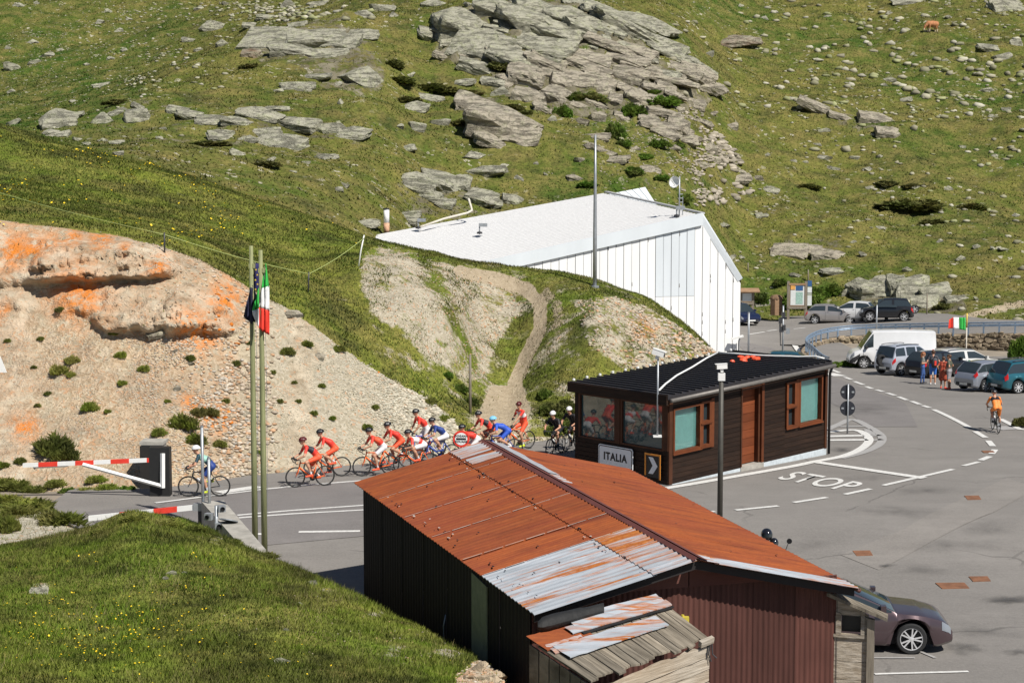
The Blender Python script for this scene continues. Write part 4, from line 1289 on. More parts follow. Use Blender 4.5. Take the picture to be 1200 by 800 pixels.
M['leaf_dark'] = grass_mat('dark_juniper_needles', (0.065, 0.08, 0.018), (0.1, 0.105, 0.03), (0.15, 0.12, 0.04), 0.25)
M['leaf_green'] = grass_mat('bright_green_leaves', (0.09, 0.19, 0.02), (0.13, 0.24, 0.03), (0.18, 0.22, 0.05), 0.4)
M['leaf_tuft'] = grass_mat('tuft_blades', (0.21, 0.29, 0.04), (0.3, 0.33, 0.07), (0.4, 0.34, 0.14), 0.5)
CL = {}
for k, mt in (('dark', 'leaf_dark'), ('green', 'leaf_green')):
    CL[k] = [leaf_clump('shrub_leaves', 0.5, 0.5, 1500, 0.13, M[mt], 300 + i) for i in range(3)]
CL['tuft'] = [leaf_clump('grass_tuft', 0.5, 0.5, 900, 0.24, M['leaf_tuft'], 320 + i, True) for i in range(3)]


def clump(name, tree, px, py, w, h, kind, label, cat, group):
    p, n = hit(tree, px, py + h * 0.25)
    if p is None: return
    s = project(p)[2] / FPX
    o = link(name, R.choice(CL[kind]))
    o.location = p - Vector((0, 0, 0.08 * w * s))
    o.scale = (w * s * 1.05, w * s * 0.95, max(h, w * 0.3) * s * (1.1 if kind == 'tuft' else 1.0 if kind == 'dark' else 1.3))
    o.rotation_euler = (0, 0, R.uniform(0, 0.5) + R.choice((0, math.pi)))
    tag(o, label, cat, group)
    later(o, px, py, {'juniper mats on the hillside': 'dark juniper mat', 'tufts on the gravel cut': 'green tuft', 'hummocks at the gravel strip': 'grassy hummock', 'tufts on the mound crest': 'crest grass tuft'}.get(group, 'roadside weed clump' if 'weed' in label else 'green bush'))


for (x, y, w, h) in [(1070, 236, 84, 20), (1038, 213, 30, 12), (1070, 216, 30, 10), (585, 76, 42, 20), (552, 32, 22, 14), (462, 74, 28, 18), (470, 92, 40, 16), (505, 100, 60, 22), (545, 106, 44, 12), (600, 124, 28, 14), (478, 115, 30, 14),
                      (684, 22, 44, 12), (724, 28, 20, 10), (310, 190, 34, 14), (245, 166, 50, 14), (140, 118, 40, 9), (294, 76, 26, 10), (1140, 240, 34, 14), (1094, 258, 40, 10), (540, 142, 26, 12), (560, 36, 18, 12), (617, 131, 18, 10), (946, 217, 34, 6)]:
    clump('juniper_mat', T_hill, x, y, w, h, 'dark', 'low dark juniper mat hugging the hillside between the rocks', 'shrub', 'juniper mats on the hillside')
for (x, y, w, h) in [(685, 113, 46, 18), (660, 132, 24, 20), (741, 130, 30, 22), (720, 155, 24, 26), (732, 168, 20, 12), (772, 168, 26, 14), (780, 118, 40, 18), (766, 108, 20, 10), (742, 200, 24, 14), (690, 215, 24, 10), (800, 232, 26, 14), (776, 208, 20, 10), (755, 183, 22, 10), (640, 128, 12, 10), (796, 170, 14, 9)]:
    clump('green_bush', T_hill, x, y, w, h, 'green', 'bright green low bush growing between the blocks below the cliff', 'bush', 'green bushes on the scree')
for (x, y, w, h) in [(938, 352, 40, 30), (955, 346, 30, 26), (890, 350, 26, 20), (975, 340, 30, 20), (915, 330, 22, 12), (1105, 358, 24, 10)]:
    clump('green_bush', T_hill, x, y, w, h, 'green', 'fresh green bush on the slope foot beside the upper road', 'bush', 'green bushes by the upper road')
for (x, y, w) in [(70, 363, 12), (134, 390, 12), (142, 416, 14), (169, 432, 14), (223, 420, 13), (84, 422, 18), (69, 434, 22), (83, 439, 12), (105, 477, 20), (143, 449, 12), (277, 426, 12), (337, 412, 17), (360, 403, 14), (397, 409, 15), (216, 495, 34), (233, 483, 19),
                  (248, 483, 19), (186, 507, 18), (56, 461, 9), (44, 475, 8), (126, 482, 9), (62, 522, 44), (78, 532, 30), (24, 540, 14), (4, 545, 14), (320, 436, 8), (350, 470, 8), (328, 470, 9), (377, 452, 9), (390, 490, 9), (48, 397, 9), (40, 430, 7), (9, 399, 8), (196, 470, 8),
                  (258, 520, 16), (230, 515, 24), (265, 470, 10), (430, 500, 12), (505, 470, 16), (520, 490, 14), (368, 484, 10), (440, 477, 10), (300, 530, 12), (345, 448, 7), (293, 402, 8)]:
    clump('grass_tuft', T_bank, x, y, w, w * 0.8, 'tuft', 'isolated green plant tuft rooted in the gravel cut', 'grass tuft', 'tufts on the gravel cut')
for (x, y, w) in [(643, 480, 26), (655, 492, 30), (670, 500, 26), (638, 462, 20), (662, 475, 24), (610, 520, 10), (648, 505, 20), (672, 486, 20), (540, 455, 18), (552, 470, 16), (525, 440, 14)]:
    clump('green_bush', T_bank, x, y, w, w * 0.8, 'green', 'green leafy bush at the foot of the right spur by the hut', 'bush', 'bushes beside the dirt path')
for (x, y, w) in [(65, 566, 26), (112, 561, 24), (125, 572, 30), (150, 573, 26), (100, 575, 24), (20, 568, 34), (40, 574, 30), (5, 565, 30), (170, 577, 18), (80, 575, 24)]:
    clump('roadside_weeds', T_bank, x, y, w, w * 0.5, R.choice(('tuft', 'tuft', 'green')), 'green weeds along the road edge under the raised barrier arm', 'weeds', 'weeds at the road edge by the barrier')
for (x, y, w, h) in [(70, 607, 52, 26), (35, 590, 60, 22), (8, 616, 30, 30), (58, 583, 50, 16), (5, 585, 40, 20), (85, 600, 30, 20), (20, 597, 40, 18)]:
    clump('grass_tuft', T_mound, x, y, w, h, 'tuft', 'grassy hummock beside the gravel strip at the left edge', 'grass tuft', 'hummocks at the gravel strip')
for (x, y, w, h) in [(160, 606, 30, 16), (195, 612, 36, 14), (225, 618, 30, 12), (60, 634, 30, 8), (120, 622, 26, 10), (270, 634, 30, 10), (310, 650, 30, 10), (345, 663, 30, 10)]:
    clump('grass_tuft', T_mound, x, y, w, h, 'tuft', 'thick grass tuft on the crest of the near mound', 'grass tuft', 'tufts on the mound crest')
settle()
# ------------------------------------------------------------------ barn
def rusty(name, base, mode):
    m, nt, bs = new_mat(name)
    pos0 = ocoord(nt)
    mp = nd(nt, 'ShaderNodeMapping'); mp.inputs['Rotation'].default_value = (0, 0, math.radians(-17)); nt.links.new(pos0, mp.inputs[0])
    pos = mp.outputs[0]
    streak = noise_fac(nt, pos, 1.0, 8, 0.72, 0.35, 0.65, (0.45, 5.0, 0.4))
    along = noise_fac(nt, pos, 1.3, 7, 0.7, 0.34, 0.66, (0.5, 2.4, 0.5))
    fine = noise_fac(nt, pos, 9, 6, 0.75, 0.3, 0.7)
    blot = noise_fac(nt, pos, 0.45, 5, 0.6, 0.4, 0.65)
    if mode == 'rust':
        c = mixc(nt, along, (0.13, 0.031, 0.018), (0.37, 0.088, 0.021))
        rnd = nd(nt, 'ShaderNodeObjectInfo').outputs['Random']
        c = mixc(nt, rnd, mixc(nt, 1.0, c, (0.72, 0.7, 0.75), 'MULTIPLY'), mixc(nt, 1.0, c, (1.15, 1.2, 1.1), 'MULTIPLY'))
        c = mixc(nt, mathn(nt, 'MULTIPLY', blot, 0.8), c, (0.23, 0.05, 0.026))
        c = mixc(nt, mathn(nt, 'MULTIPLY', streak, 0.45), c, (0.4, 0.125, 0.035))
        c = mixc(nt, mathn(nt, 'MULTIPLY', fine, 0.35), c, (0.13, 0.032, 0.018))
        dk = noise_fac(nt, pos, 2.6, 6, 0.75, 0.62, 0.74)
        c = mixc(nt, mathn(nt, 'MULTIPLY', dk, 0.7), c, (0.06, 0.02, 0.012))
        bs.inputs['Roughness'].default_value = 0.85
    else:
        c = mixc(nt, along, (0.33, 0.36, 0.39), (0.5, 0.53, 0.57))
        rf = noise_fac(nt, pos, 1.1, 8, 0.7, {'galv': 0.505, 'mixed': 0.44, 'heavy': 0.36}[mode], 0.61 - 0.1 * (mode == 'heavy'), (0.45, 5.5, 0.5))
        c = mixc(nt, rf, c, mixc(nt, fine, (0.33, 0.085, 0.02), (0.52, 0.2, 0.05)))
        bs.inputs['Roughness'].default_value = 0.6
        bs.inputs['Metallic'].default_value = 0.15
    nt.links.new(c, bs.inputs['Base Color'])
    bs.inputs['Specular IOR Level'].default_value = 0.25
    bump(nt, bs, fine, 0.3, 0.01)
    return m


def stretched(name, cols, sc, rough=0.85, grain=(1, 1, 14), bmp=0.4, rot=0.0):
    """weathered wood / streaked board, grain runs along the long thin direction of the stretch"""
    m, nt, bs = new_mat(name)
    pos = ocoord(nt)
    if rot:
        mp = nd(nt, 'ShaderNodeMapping'); mp.inputs['Rotation'].default_value = (0, 0, math.radians(rot)); nt.links.new(pos, mp.inputs[0]); pos = mp.outputs[0]
    f = noise_fac(nt, pos, sc, 8, 0.7, 0.34, 0.66, grain)
    g2 = noise_fac(nt, pos, sc * 0.3, 4, 0.6, 0.35, 0.65)
    c = mixc(nt, f, cols[0], cols[1])
    c = mixc(nt, mathn(nt, 'MULTIPLY', g2, 0.6), c, cols[2])
    rnd = nd(nt, 'ShaderNodeObjectInfo').outputs['Random']
    c = mixc(nt, rnd, mixc(nt, 1.0, c, (0.74, 0.74, 0.74), 'MULTIPLY'), mixc(nt, 1.0, c, (1.2, 1.18, 1.15), 'MULTIPLY'))
    nt.links.new(c, bs.inputs['Base Color'])
    bs.inputs['Roughness'].default_value = rough
    bs.inputs['Specular IOR Level'].default_value = 0.2
    bump(nt, bs, f, bmp, 0.015)
    return m


M['rust'] = rusty('rusted_corrugated_iron', None, 'rust')
M['galv'] = rusty('galvanised_iron_with_rust_runs', None, 'galv')
M['galvmix'] = rusty('half_rusted_galvanised_iron', None, 'mixed')
M['rustpatch'] = rusty('mostly_rusted_iron', None, 'heavy')
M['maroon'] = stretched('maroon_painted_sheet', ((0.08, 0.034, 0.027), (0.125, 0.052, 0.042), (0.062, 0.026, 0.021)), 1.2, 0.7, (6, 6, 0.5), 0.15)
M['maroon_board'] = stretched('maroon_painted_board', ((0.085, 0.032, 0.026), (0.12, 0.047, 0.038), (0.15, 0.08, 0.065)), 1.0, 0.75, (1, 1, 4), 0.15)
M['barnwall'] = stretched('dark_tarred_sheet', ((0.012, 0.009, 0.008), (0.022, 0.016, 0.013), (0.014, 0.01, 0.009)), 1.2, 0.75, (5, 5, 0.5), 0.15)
M['greywood'] = stretched('silver_grey_old_planks', ((0.09, 0.078, 0.06), (0.36, 0.315, 0.25), (0.13, 0.11, 0.085)), 1.6, 0.9, (0.6, 9, 1), 0.6, 52)
M['palewood'] = stretched('bleached_pale_boards', ((0.2, 0.17, 0.13), (0.52, 0.475, 0.41), (0.3, 0.22, 0.14)), 1.8, 0.9, (0.4, 2, 9), 0.6, -46)
M['tar'] = plain('torn_tar_felt', (0.012, 0.012, 0.012), 0.75, var=0.4, bmp=0.6)
M['bluesheet'] = rusty('pale_blue_grey_sheet', None, 'galv')
M['hatch'] = plain('pale_green_panel', (0.17, 0.18, 0.11), 0.7, var=0.2)

bc = dict(BL=P(418, 567, 46.5), BR=P(737, 551, 48.8), KB=P(568, 520, 47.6), FL=P(625, 718, 34.2), FR=P(1000, 688, 36.3), KF=P(814, 656, 35.2))
barn = thing('barn', 'long barn with a rusted orange corrugated roof and maroon gable', 'barn', (bc['FL'].x, bc['FL'].y, -0.7))
BO = barn.location.copy()


def roofpt(side, u, v, h=0.0):
    """u 0 back .. 1 front, v 0 eave .. 1 ridge"""
    e0, e1 = (bc['BL'], bc['FL']) if side == 'L' else (bc['BR'], bc['FR'])
    e = e0.lerp(e1, u); k = bc['KB'].lerp(bc['KF'], u)
    p = e.lerp(k, v)
    n = (e1 - e0).cross(bc['KB'] - e0)
    if n.z < 0: n = -n
    return p + n.normalized() * h


def corr_sheet(side, u0, u1, v0, v1, lift, name, mat, waves):
    n = waves * 4
    top = []
    rows = []
    for j in range(5):
        v = v0 + (v1 - v0) * j / 4
        rows.append([roofpt(side, u0 + (u1 - u0) * i / n, v, lift + 0.016 * math.sin(2 * math.pi * i / 4) + R.uniform(-0.002, 0.002)) for i in range(n + 1)])
    mb = MB().grid(rows)
    # turned down edge so the sheet has thickness
    mb.grid([[p - Vector((0, 0, 0.015)) for p in rows[0]], rows[0]])
    return mb.build(name, mat, barn, smooth=True, origin=BO)


us = [-0.01, 0.165, 0.335, 0.5, 0.67, 0.775, 0.885, 1.01]
for i in range(7):
    m = M['rust'] if i < 5 else M['galv']
    corr_sheet('L', us[i], us[i + 1] + 0.006, -0.01, 0.74, 0.03 + 0.006 * (i % 2), 'roof_sheet', m, 11 if i < 5 else 8)
    m2 = M['rust'] if i < 5 else M['rustpatch'] if i == 5 else M['galvmix']
    corr_sheet('L', us[i], us[i + 1] + 0.006, 0.72, 0.995, 0.052 + 0.006 * (i % 2), 'roof_sheet', m2, 11 if i < 5 else 8)
ur = [-0.01, 0.2, 0.4, 0.6, 0.8, 0.965, 1.01]
for i in range(6):
    corr_sheet('R', ur[i], ur[i + 1] + 0.006, -0.01, 0.9, 0.03 + 0.006 * (i % 2), 'roof_sheet', M['rust'] if i < 5 else M['galv'], 13 if i < 5 else 4)
    corr_sheet('R', ur[i], ur[i + 1] + 0.006, 0.88, 0.99, 0.05 + 0.006 * (i % 2), 'roof_sheet', M['galv'] if i in (0, 1, 5) else M['rust'], 13 if i < 5 else 4)
corr_sheet('L', -0.005, 0.075, 0.73, 0.99, 0.07, 'roof_patch', M['galvmix'], 5)
corr_sheet('L', 0.09, 0.14, 0.74, 0.99, 0.07, 'roof_patch', M['galvmix'], 3)
# pale laps between the sheets and torn rows of nail holes
lap = plain('bare_metal_lap', (0.5, 0.42, 0.36), 0.7, var=0.3)
mb = MB()
for i in range(1, 6):
    for k in range(7):
        a, b = k / 7 * 0.98, (k + 0.9) / 7 * 0.98
        w = R.uniform(0.0005, 0.0013)
        mb.add([roofpt('L', us[i] + 0.006 - w, a, 0.068), roofpt('L', us[i] + 0.006 + w, a, 0.068), roofpt('L', us[i] + 0.006 + w, b, 0.068), roofpt('L', us[i] + 0.006 - w, b, 0.068)], [(0, 1, 2, 3)])
mb.build('sheet_lap', lap, barn, origin=BO)
mb = MB(); mb2 = MB()
for k in range(84):
    if k < 54:
        u = R.random(); v = (0.70 if u < 0.5 else 0.71) + R.uniform(-0.03, 0.03)
    else:
        u, v = R.uniform(0.15, 0.95), 0.07 + R.uniform(-0.03, 0.05)
    a, b = R.uniform(0.0015, 0.007), R.uniform(0.002, 0.008)
    q = [roofpt('L', u + a * math.cos(t) * R.uniform(.6, 1.3), v + b * math.sin(t) * R.uniform(.6, 1.3), 0.076) for t in np.linspace(0, 2 * math.pi, 7)[:-1]]
    (mb if R.random() < 0.6 else mb2).add(q, [tuple(range(6))])
for k in range(26):
    s = 'R' if k < 14 else 'L'
    u, v = R.random() * 0.9, R.random() * 0.8
    mb.add([roofpt(s, u + 0.004 * math.cos(t), v + 0.006 * math.sin(t), 0.07) for t in np.linspace(0, 2 * math.pi, 7)[:-1]], [tuple(range(6))])
tag(mb.build('rust_hole', M['black'], barn, origin=BO), kind='stuff')
tag(mb2.build('paint_flake', lap, barn, origin=BO), kind='stuff')
# ridge capping: two folded strips
for s, nm in (('L', 'ridge_cap'), ('R', 'ridge_cap')):
    mb = MB()
    rows = []
    for i in range(13):
        u = -0.015 + 1.03 * i / 12
        rows.append([roofpt(s, u, 0.945 if s == 'R' else 0.97, 0.07), roofpt(s, u, 1.0, 0.1)])
    mb.grid(rows)
    mb.build(nm, plain('maroon_ridge_capping', (0.13, 0.04, 0.032), 0.7, var=0.25, scale=2), barn, origin=BO)
mb = MB()
rows = []
for i in range(11):
    u = -0.01 + 0.34 * i / 10
    rows.append([roofpt('R', u, 0.875 + R.uniform(-.012, .012), 0.088), roofpt('R', u, 0.95, 0.09)])
mb.grid(rows).build('ridge_flashing', plain('grey_lead_flashing', (0.36, 0.36, 0.38), 0.6, var=0.2), barn, origin=BO)
# walls
gz = -0.9
def inset(e0, e1, k):
    return e0.lerp(e1, k)
wl = [roofpt('L', 0.012, 0.04), roofpt('L', 0.965, 0.04)]
wr = [roofpt('R', 0.012, 0.04), roofpt('R', 0.965, 0.04)]
NP = 7
for i in range(NP):
    a, b = wl[0].lerp(wl[1], i / NP), wl[0].lerp(wl[1], (i + 1) / NP - 0.004)
    out = Vector((-(b - a).y, (b - a).x, 0)).normalized()
    if out.x > 0: out = -out
    n = 40
    rows = [[], []]
    for k in range(n + 1):
        p = a.lerp(b, k / n) + out * (0.012 * math.sin(2 * math.pi * k / 5) + 0.01)
        rows[0].append(Vector((p.x, p.y, gz))); rows[1].append(p - Vector((0, 0, 0.0)))
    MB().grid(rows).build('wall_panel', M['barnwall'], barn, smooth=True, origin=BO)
    if i: MB().box(-0.012, 0.012, -0.012, 0.012, gz, a.z - 0.03, M=Matrix.Translation((a.x, a.y, 0)) @ Matrix.Translation(out * 0.03)).build('seam_strip', plain('dull_seam', (0.06, 0.045, 0.04), 0.6), barn, origin=BO)
# pale panel and a standing pipe on the dark wall
a, b = wl[0].lerp(wl[1], 0.715), wl[0].lerp(wl[1], 0.795)
out = Vector((-(b - a).y, (b - a).x, 0)).normalized(); out = out if out.x < 0 else -out
a, b = a + out * 0.04, b + out * 0.04
zt = a.z - 0.2
MB().hexa([Vector((a.x, a.y, zt - 1.75)), Vector((b.x, b.y, zt - 1.75)), Vector((b.x, b.y, zt - 1.75)) - out * 0.03, Vector((a.x, a.y, zt - 1.75)) - out * 0.03,
           Vector((a.x, a.y, zt)), Vector((b.x, b.y, zt - 0.1)), Vector((b.x, b.y, zt - 0.1)) - out * 0.03, Vector((a.x, a.y, zt)) - out * 0.03]).build('hatch_panel', M['hatch'], barn, origin=BO)
a = wl[0].lerp(wl[1], 0.56) + out * 0.05
MB().tube([(a.x, a.y, -0.9), (a.x, a.y, 0.3), (a.x + 0.05, a.y, 0.55)], 0.018, 6).build('vent_pipe', M['steel'], barn, smooth=True, origin=BO)
# right wall
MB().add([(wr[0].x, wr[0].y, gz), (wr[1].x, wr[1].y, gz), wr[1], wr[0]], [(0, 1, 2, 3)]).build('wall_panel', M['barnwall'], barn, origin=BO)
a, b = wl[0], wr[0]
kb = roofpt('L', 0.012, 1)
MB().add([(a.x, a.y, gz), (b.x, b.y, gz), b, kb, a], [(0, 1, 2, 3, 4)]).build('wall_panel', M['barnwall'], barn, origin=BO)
# gable: corrugated sheets below, boards above
ga, gb, gk = wl[1], wr[1], roofpt('L', 0.965, 1.0)
gout = Vector(((gb - ga).y, -(gb - ga).x, 0)).normalized()
zb = ga.z - 0.12
NG = 7
for i in range(NG):
    n = 56
    rows = [[], []]
    for k in range(n + 1):
        t = (i + k / n * 0.994) / NG
        p = ga.lerp(gb, t) + gout * (0.014 * math.sin(2 * math.pi * k / 7) + 0.012)
        zt2 = zb + 0.26 * min(1.0, t * 3.2)
        rows[0].append(Vector((p.x, p.y, gz))); rows[1].append(Vector((p.x, p.y, zt2)))
    MB().grid(rows).build('gable_sheet', M['maroon'], barn, smooth=True, origin=BO)
for i in range(4):
    t0, t1 = i / 4, (i + 1) / 4 - 0.003
    pts = []
    def topz(t):
        return (ga.z + (gk.z - ga.z) * (t / 0.5) if t < 0.5 else gk.z + (gb.z - gk.z) * ((t - 0.5) / 0.5)) - 0.02
    mb = MB()
    k = 6
    r0, r1 = [], []
    for j in range(k + 1):
        t = t0 + (t1 - t0) * j / k
        p = ga.lerp(gb, t) + gout * 0.034
        r0.append(Vector((p.x, p.y, zb - 0.02 + 0.26 * min(1.0, t * 3.2)))); r1.append(Vector((p.x, p.y, max(topz(t), zb + 0.001 + 0.26 * min(1.0, t * 3.2)))))
    mb.grid([r0, r1]); mb.grid([[p - gout * 0.03 for p in r0], r0])
    mb.build('gable_board', M['maroon_board'], barn, origin=BO)
# verge boards under the roof edge
for s in 'LR':
    a, b = roofpt(s, 1.004, 0.0, -0.01), roofpt(s, 1.004, 1.0, -0.01)
    d = Vector((0, 0, -0.16)); q = gout * 0.03
    MB().hexa([a + d, b + d, b + d - q, a + d - q, a, b, b - q, a - q]).build('verge_board', plain('black_verge', (0.012, 0.009, 0.009), 0.8), barn, origin=BO)
a, b = roofpt('R', -0.01, -0.02, -0.02), roofpt('R', 1.01, -0.02, -0.02)
MB().tube([a, b], 0.05, 8).build('gutter', plain('brown_gutter', (0.12, 0.05, 0.04), 0.6), barn, smooth=True, origin=BO)
# rafter ends under the left eave
for k in range(9):
    u = 0.05 + 0.115 * k
    a, b = roofpt('L', u, 0.0, -0.05), roofpt('L', u, 0.06, -0.05)
    MB().tube([a, b], 0.035, 4).build('rafter_end', M['barnwall'], barn, origin=BO)

# ------------------------------------------------------------------ lean-to shed in front of the gable
u0, u1 = P(616, 749, 32.4), P(776, 706, 34.5)
e0, e1 = P(696, 803, 30.9), P(831, 749, 33.2)
shed = thing('wooden_shed', 'low grey plank lean-to patched with metal sheets against the gable', 'shed', (e0.x, e0.y, -0.8))
SO = shed.location.copy()


def shp(u, v, h=0.0):
    p = u0.lerp(u1, u).lerp(e0.lerp(e1, u), v)
    n = (u1 - u0).cross(e0 - u0)
    if n.z < 0: n = -n
    return p + n.normalized() * h


NPL = 15
for i in range(NPL):
    a, b = (i + 0.04) / NPL, (i + 0.96) / NPL
    v1 = 0.97 + R.uniform(-0.05, 0.06); lift = R.uniform(0, 0.03)
    top = [shp(a, 0.18, 0.03 + lift), shp(b, 0.18, 0.03 + lift * 0.6), shp(b, v1, 0.03 + R.uniform(0, .02)), shp(a, v1 + R.uniform(-.03, .03), 0.03 + R.uniform(0, .02))]
    MB().hexa([p - Vector((0, 0, 0.035)) for p in top] + top).build('roof_plank', M['greywood'], shed, origin=SO)
def sheetpiece(name, us_, v0, v1, h, mat, rag=0.0):
    n = 26
    rows = []
    for v in np.linspace(v0, v1, 4):
        rows.append([shp(us_[0] + (us_[1] - us_[0]) * i / n, v + rag * R.uniform(-1, 1), h + 0.012 * math.sin(v * 60) + 0.004 * math.sin(i)) for i in range(n + 1)])
    mb = MB().grid(rows)
    mb.grid([[p - Vector((0, 0, 0.02)) for p in rows[-1]], rows[-1]])
    return mb.build(name, mat, shed, smooth=False, origin=SO)
sheetpiece('metal_sheet', (0.0, 0.35), 0.0, 0.32, 0.07, M['rust'])
sheetpiece('metal_sheet', (0.02, 0.28), 0.24, 0.40, 0.078, M['galvmix'])
sheetpiece('metal_sheet', (0.24, 1.0), 0.06, 0.2, 0.12, M['galvmix'])
sheetpiece('metal_sheet', (0.3, 0.98), -0.1, 0.09, 0.13, M['galv'])
sheetpiece('metal_sheet', (0.05, 0.83), 0.3, 0.56, 0.1, M['bluesheet'], 0.004)
mb = MB()
rows = []
for i in range(15):
    t = i / 14
    c = shp(0.1 + 0.47 * t, -0.05 - 0.0 * t, 0.16)
    rr = 0.11 + 0.02 * math.sin(5 * t) + R.uniform(0, .015) - (0.05 if i == 0 else 0)
    rows.append([c + Vector((0, -1, 0)) * rr * math.cos(q) * 1.7 + Vector((0, 0, 1)) * rr * math.sin(q) for q in np.linspace(0, 2 * math.pi, 11)])
mb.grid(rows)
mb.add(rows[0][:-1], [tuple(range(10))]); mb.add(rows[-1][:-1], [tuple(range(9, -1, -1))])
mb.build('tar_felt_roll', M['tar'], shed, smooth=True, origin=SO)
sheetpiece('tar_strip', (0.3, 1.0), 0.2, 0.245, 0.09, M['tar'])
# front wall of thick pale boards below the eave
dn = Vector((0, 0, -1))
for k in range(7):
    z0, z1 = -0.1 - 0.24 * k, -0.1 - 0.24 * k - 0.225
    a, b = shp(-0.02 if k else 0.02, 0.97), shp(1.0, 0.97)
    q = Vector(((b - a).y, -(b - a).x, 0)).normalized() * (0.045 + R.uniform(-.01, .02))
    n = 12
    f, t = [], []
    for i in range(n + 1):
        p = a.lerp(b, i / n)
        f.append(p + q + Vector((0, 0, z1 + R.uniform(-.012, .012)))); t.append(p + q + Vector((0, 0, z0 + R.uniform(-.02, .02) + (R.uniform(-.03, .05) if k == 0 else 0))))
    mb = MB().grid([f, t]); mb.grid([t, [p - q * 1.6 for p in t]]); mb.grid([[p - q * 1.6 for p in f], f])
    mb.build('wall_board', M['palewood'], shed, origin=SO)
a = shp(0.985, 1.0)
MB().hexa([shp(0.9, 1.0, -0.04), shp(1.02, 1.0, -0.04), shp(1.02, 1.06, -0.04), shp(0.9, 1.06, -0.04), shp(0.9, 1.0, 0.07), shp(1.02, 1.0, 0.07), shp(1.02, 1.06, 0.07), shp(0.9, 1.06, 0.07)]).build('fascia_board', M['palewood'], shed, origin=SO)
mb = MB()
for k in range(6):
    x = R.uniform(-0.1, 0.1)
    mb.tube([a + Vector((x, -0.03, -0.05)), a + Vector((x + R.uniform(-.05, .05), -0.05, -0.25)), a + Vector((x + R.uniform(-.1, .1), -0.04, -R.uniform(.3, .6)))], 0.014, 5)
mb.build('hanging_rope', M['darksteel'], shed, origin=SO)
# left end of the shed in the dark, a few leaning battens
a0, a1 = shp(0.0, 0.05, -0.05), shp(0.0, 0.97, -0.05)
for k in range(6):
    p, q = a0.lerp(a1, k / 6 + 0.01), a0.lerp(a1, (k + 1) / 6 - 0.01)
    MB().hexa([Vector((p.x, p.y, -0.9)), Vector((q.x, q.y, -0.9)), Vector((q.x + .03, q.y + .03, -0.9)), Vector((p.x + .03, p.y + .03, -0.9)), p, q, q + Vector((.03, .03, 0)), p + Vector((.03, .03, 0))]).build('end_board', M['greywood'], shed, origin=SO)
y = P(800, 728, 35.0)
yb = MB(); yb.box(-0.1, 0.12, -0.06, 0.06, -0.1, 0.1); yb.tube([(0.0, 0.0, 0.1), (0.0, 0.0, 0.14)], 0.03, 8)
o = yb.build('yellow_canister', plain('yellow_plastic', (0.55, 0.45, 0.06), 0.5), None, angle=30)
o.location = y
tag(o, 'small yellow canister wedged behind the grey plank lean-to', 'canister')

# ------------------------------------------------------------------ plank annex at the barn's right corner
w0, w1 = P(974, 700, 36.75), P(1018, 722, 36.6)
ann = thing('plank_annex', 'narrow annex of weathered horizontal planks with a small dark hatch', 'shed', (w0.x, w0.y, -0.8))
AO = ann.location.copy()
wd = (w1 - w0); wd.z = 0
nrm = Vector((wd.y, -wd.x, 0)).normalized()
def ap(t, z, o=0.0):
    p = w0 + wd * t + nrm * o
    return Vector((p.x, p.y, z))
zt0, zt1 = w0.z + 0.1, w1.z
hz0, hz1, ht0, ht1 = w0.z - 0.72, w0.z - 0.36, 0.28, 0.8
rowsz = [-0.9, -0.45, 0.0, 0.38, hz0, hz1, zt1 + 0.0, zt0]
for k in range(len(rowsz) - 1):
    z0, z1 = rowsz[k] + 0.006, rowsz[k + 1] - 0.006
    segs = [(0, 1)] if k != 4 else [(0, ht0), (ht1, 1)]
    for t0, t1 in segs:
        q = R.uniform(0, 0.015)
        zz1a, zz1b = (z1, z1) if k < 6 else (zt0, zt1 + 0.02)
        MB().hexa([ap(t0, z0, q), ap(t1, z0, q), ap(t1, z0, -.04), ap(t0, z0, -.04), ap(t0, zz1a, q), ap(t1, zz1b, q), ap(t1, zz1b, -.04), ap(t0, zz1a, -.04)]).build('plank', M['palewood'], ann, origin=AO)
fr = MB().hexa([ap(ht0 - .14, hz0 - .02, .02), ap(ht0, hz0 - .02, .02), ap(ht0, hz0 - .02, .05), ap(ht0 - .14, hz0 - .02, .05), ap(ht0 - .14, hz1 + .08, .02), ap(ht0, hz1 + .06, .02), ap(ht0, hz1 + .06, .05), ap(ht0 - .14, hz1 + .08, .05)])
fr.hexa([ap(ht1, hz0 - .02, .02), ap(ht1 + .1, hz0 - .02, .02), ap(ht1 + .1, hz0 - .02, .05), ap(ht1, hz0 - .02, .05), ap(ht1, hz1 + .12, .02), ap(ht1 + .1, hz1 + .14, .02), ap(ht1 + .1, hz1 + .14, .05), ap(ht1, hz1 + .12, .05)])
fr.hexa([ap(ht0 - .2, hz0 - .08, .02), ap(ht1 + .1, hz0 - .08, .02), ap(ht1 + .1, hz0 - .08, .06), ap(ht0 - .2, hz0 - .08, .06), ap(ht0 - .2, hz0 - .02, .02), ap(ht1 + .1, hz0 - .02, .02), ap(ht1 + .1, hz0 - .02, .06), ap(ht0 - .2, hz0 - .02, .06)])
fr.build('hatch_frame', M['palewood'], ann, origin=AO)
MB().hexa([ap(ht0, hz0, -.2), ap(ht1, hz0, -.2), ap(ht1, hz0, -.16), ap(ht0, hz0, -.16), ap(ht0, hz1, -.2), ap(ht1, hz1, -.2), ap(ht1, hz1, -.16), ap(ht0, hz1, -.16)]).build('hatch_recess', M['black'], ann, origin=AO)
MB().hexa([ap(.97, -.9, -.06), ap(1.16, -.9, -.06), ap(1.16, -.9, .09), ap(.97, -.9, .09), ap(.97, zt1 - .02, -.06), ap(1.16, zt1 - .05, -.06), ap(1.16, zt1 - .05, .09), ap(.97, zt1 - .02, .09)]).build('corner_post', M['postwood'], ann, origin=AO)
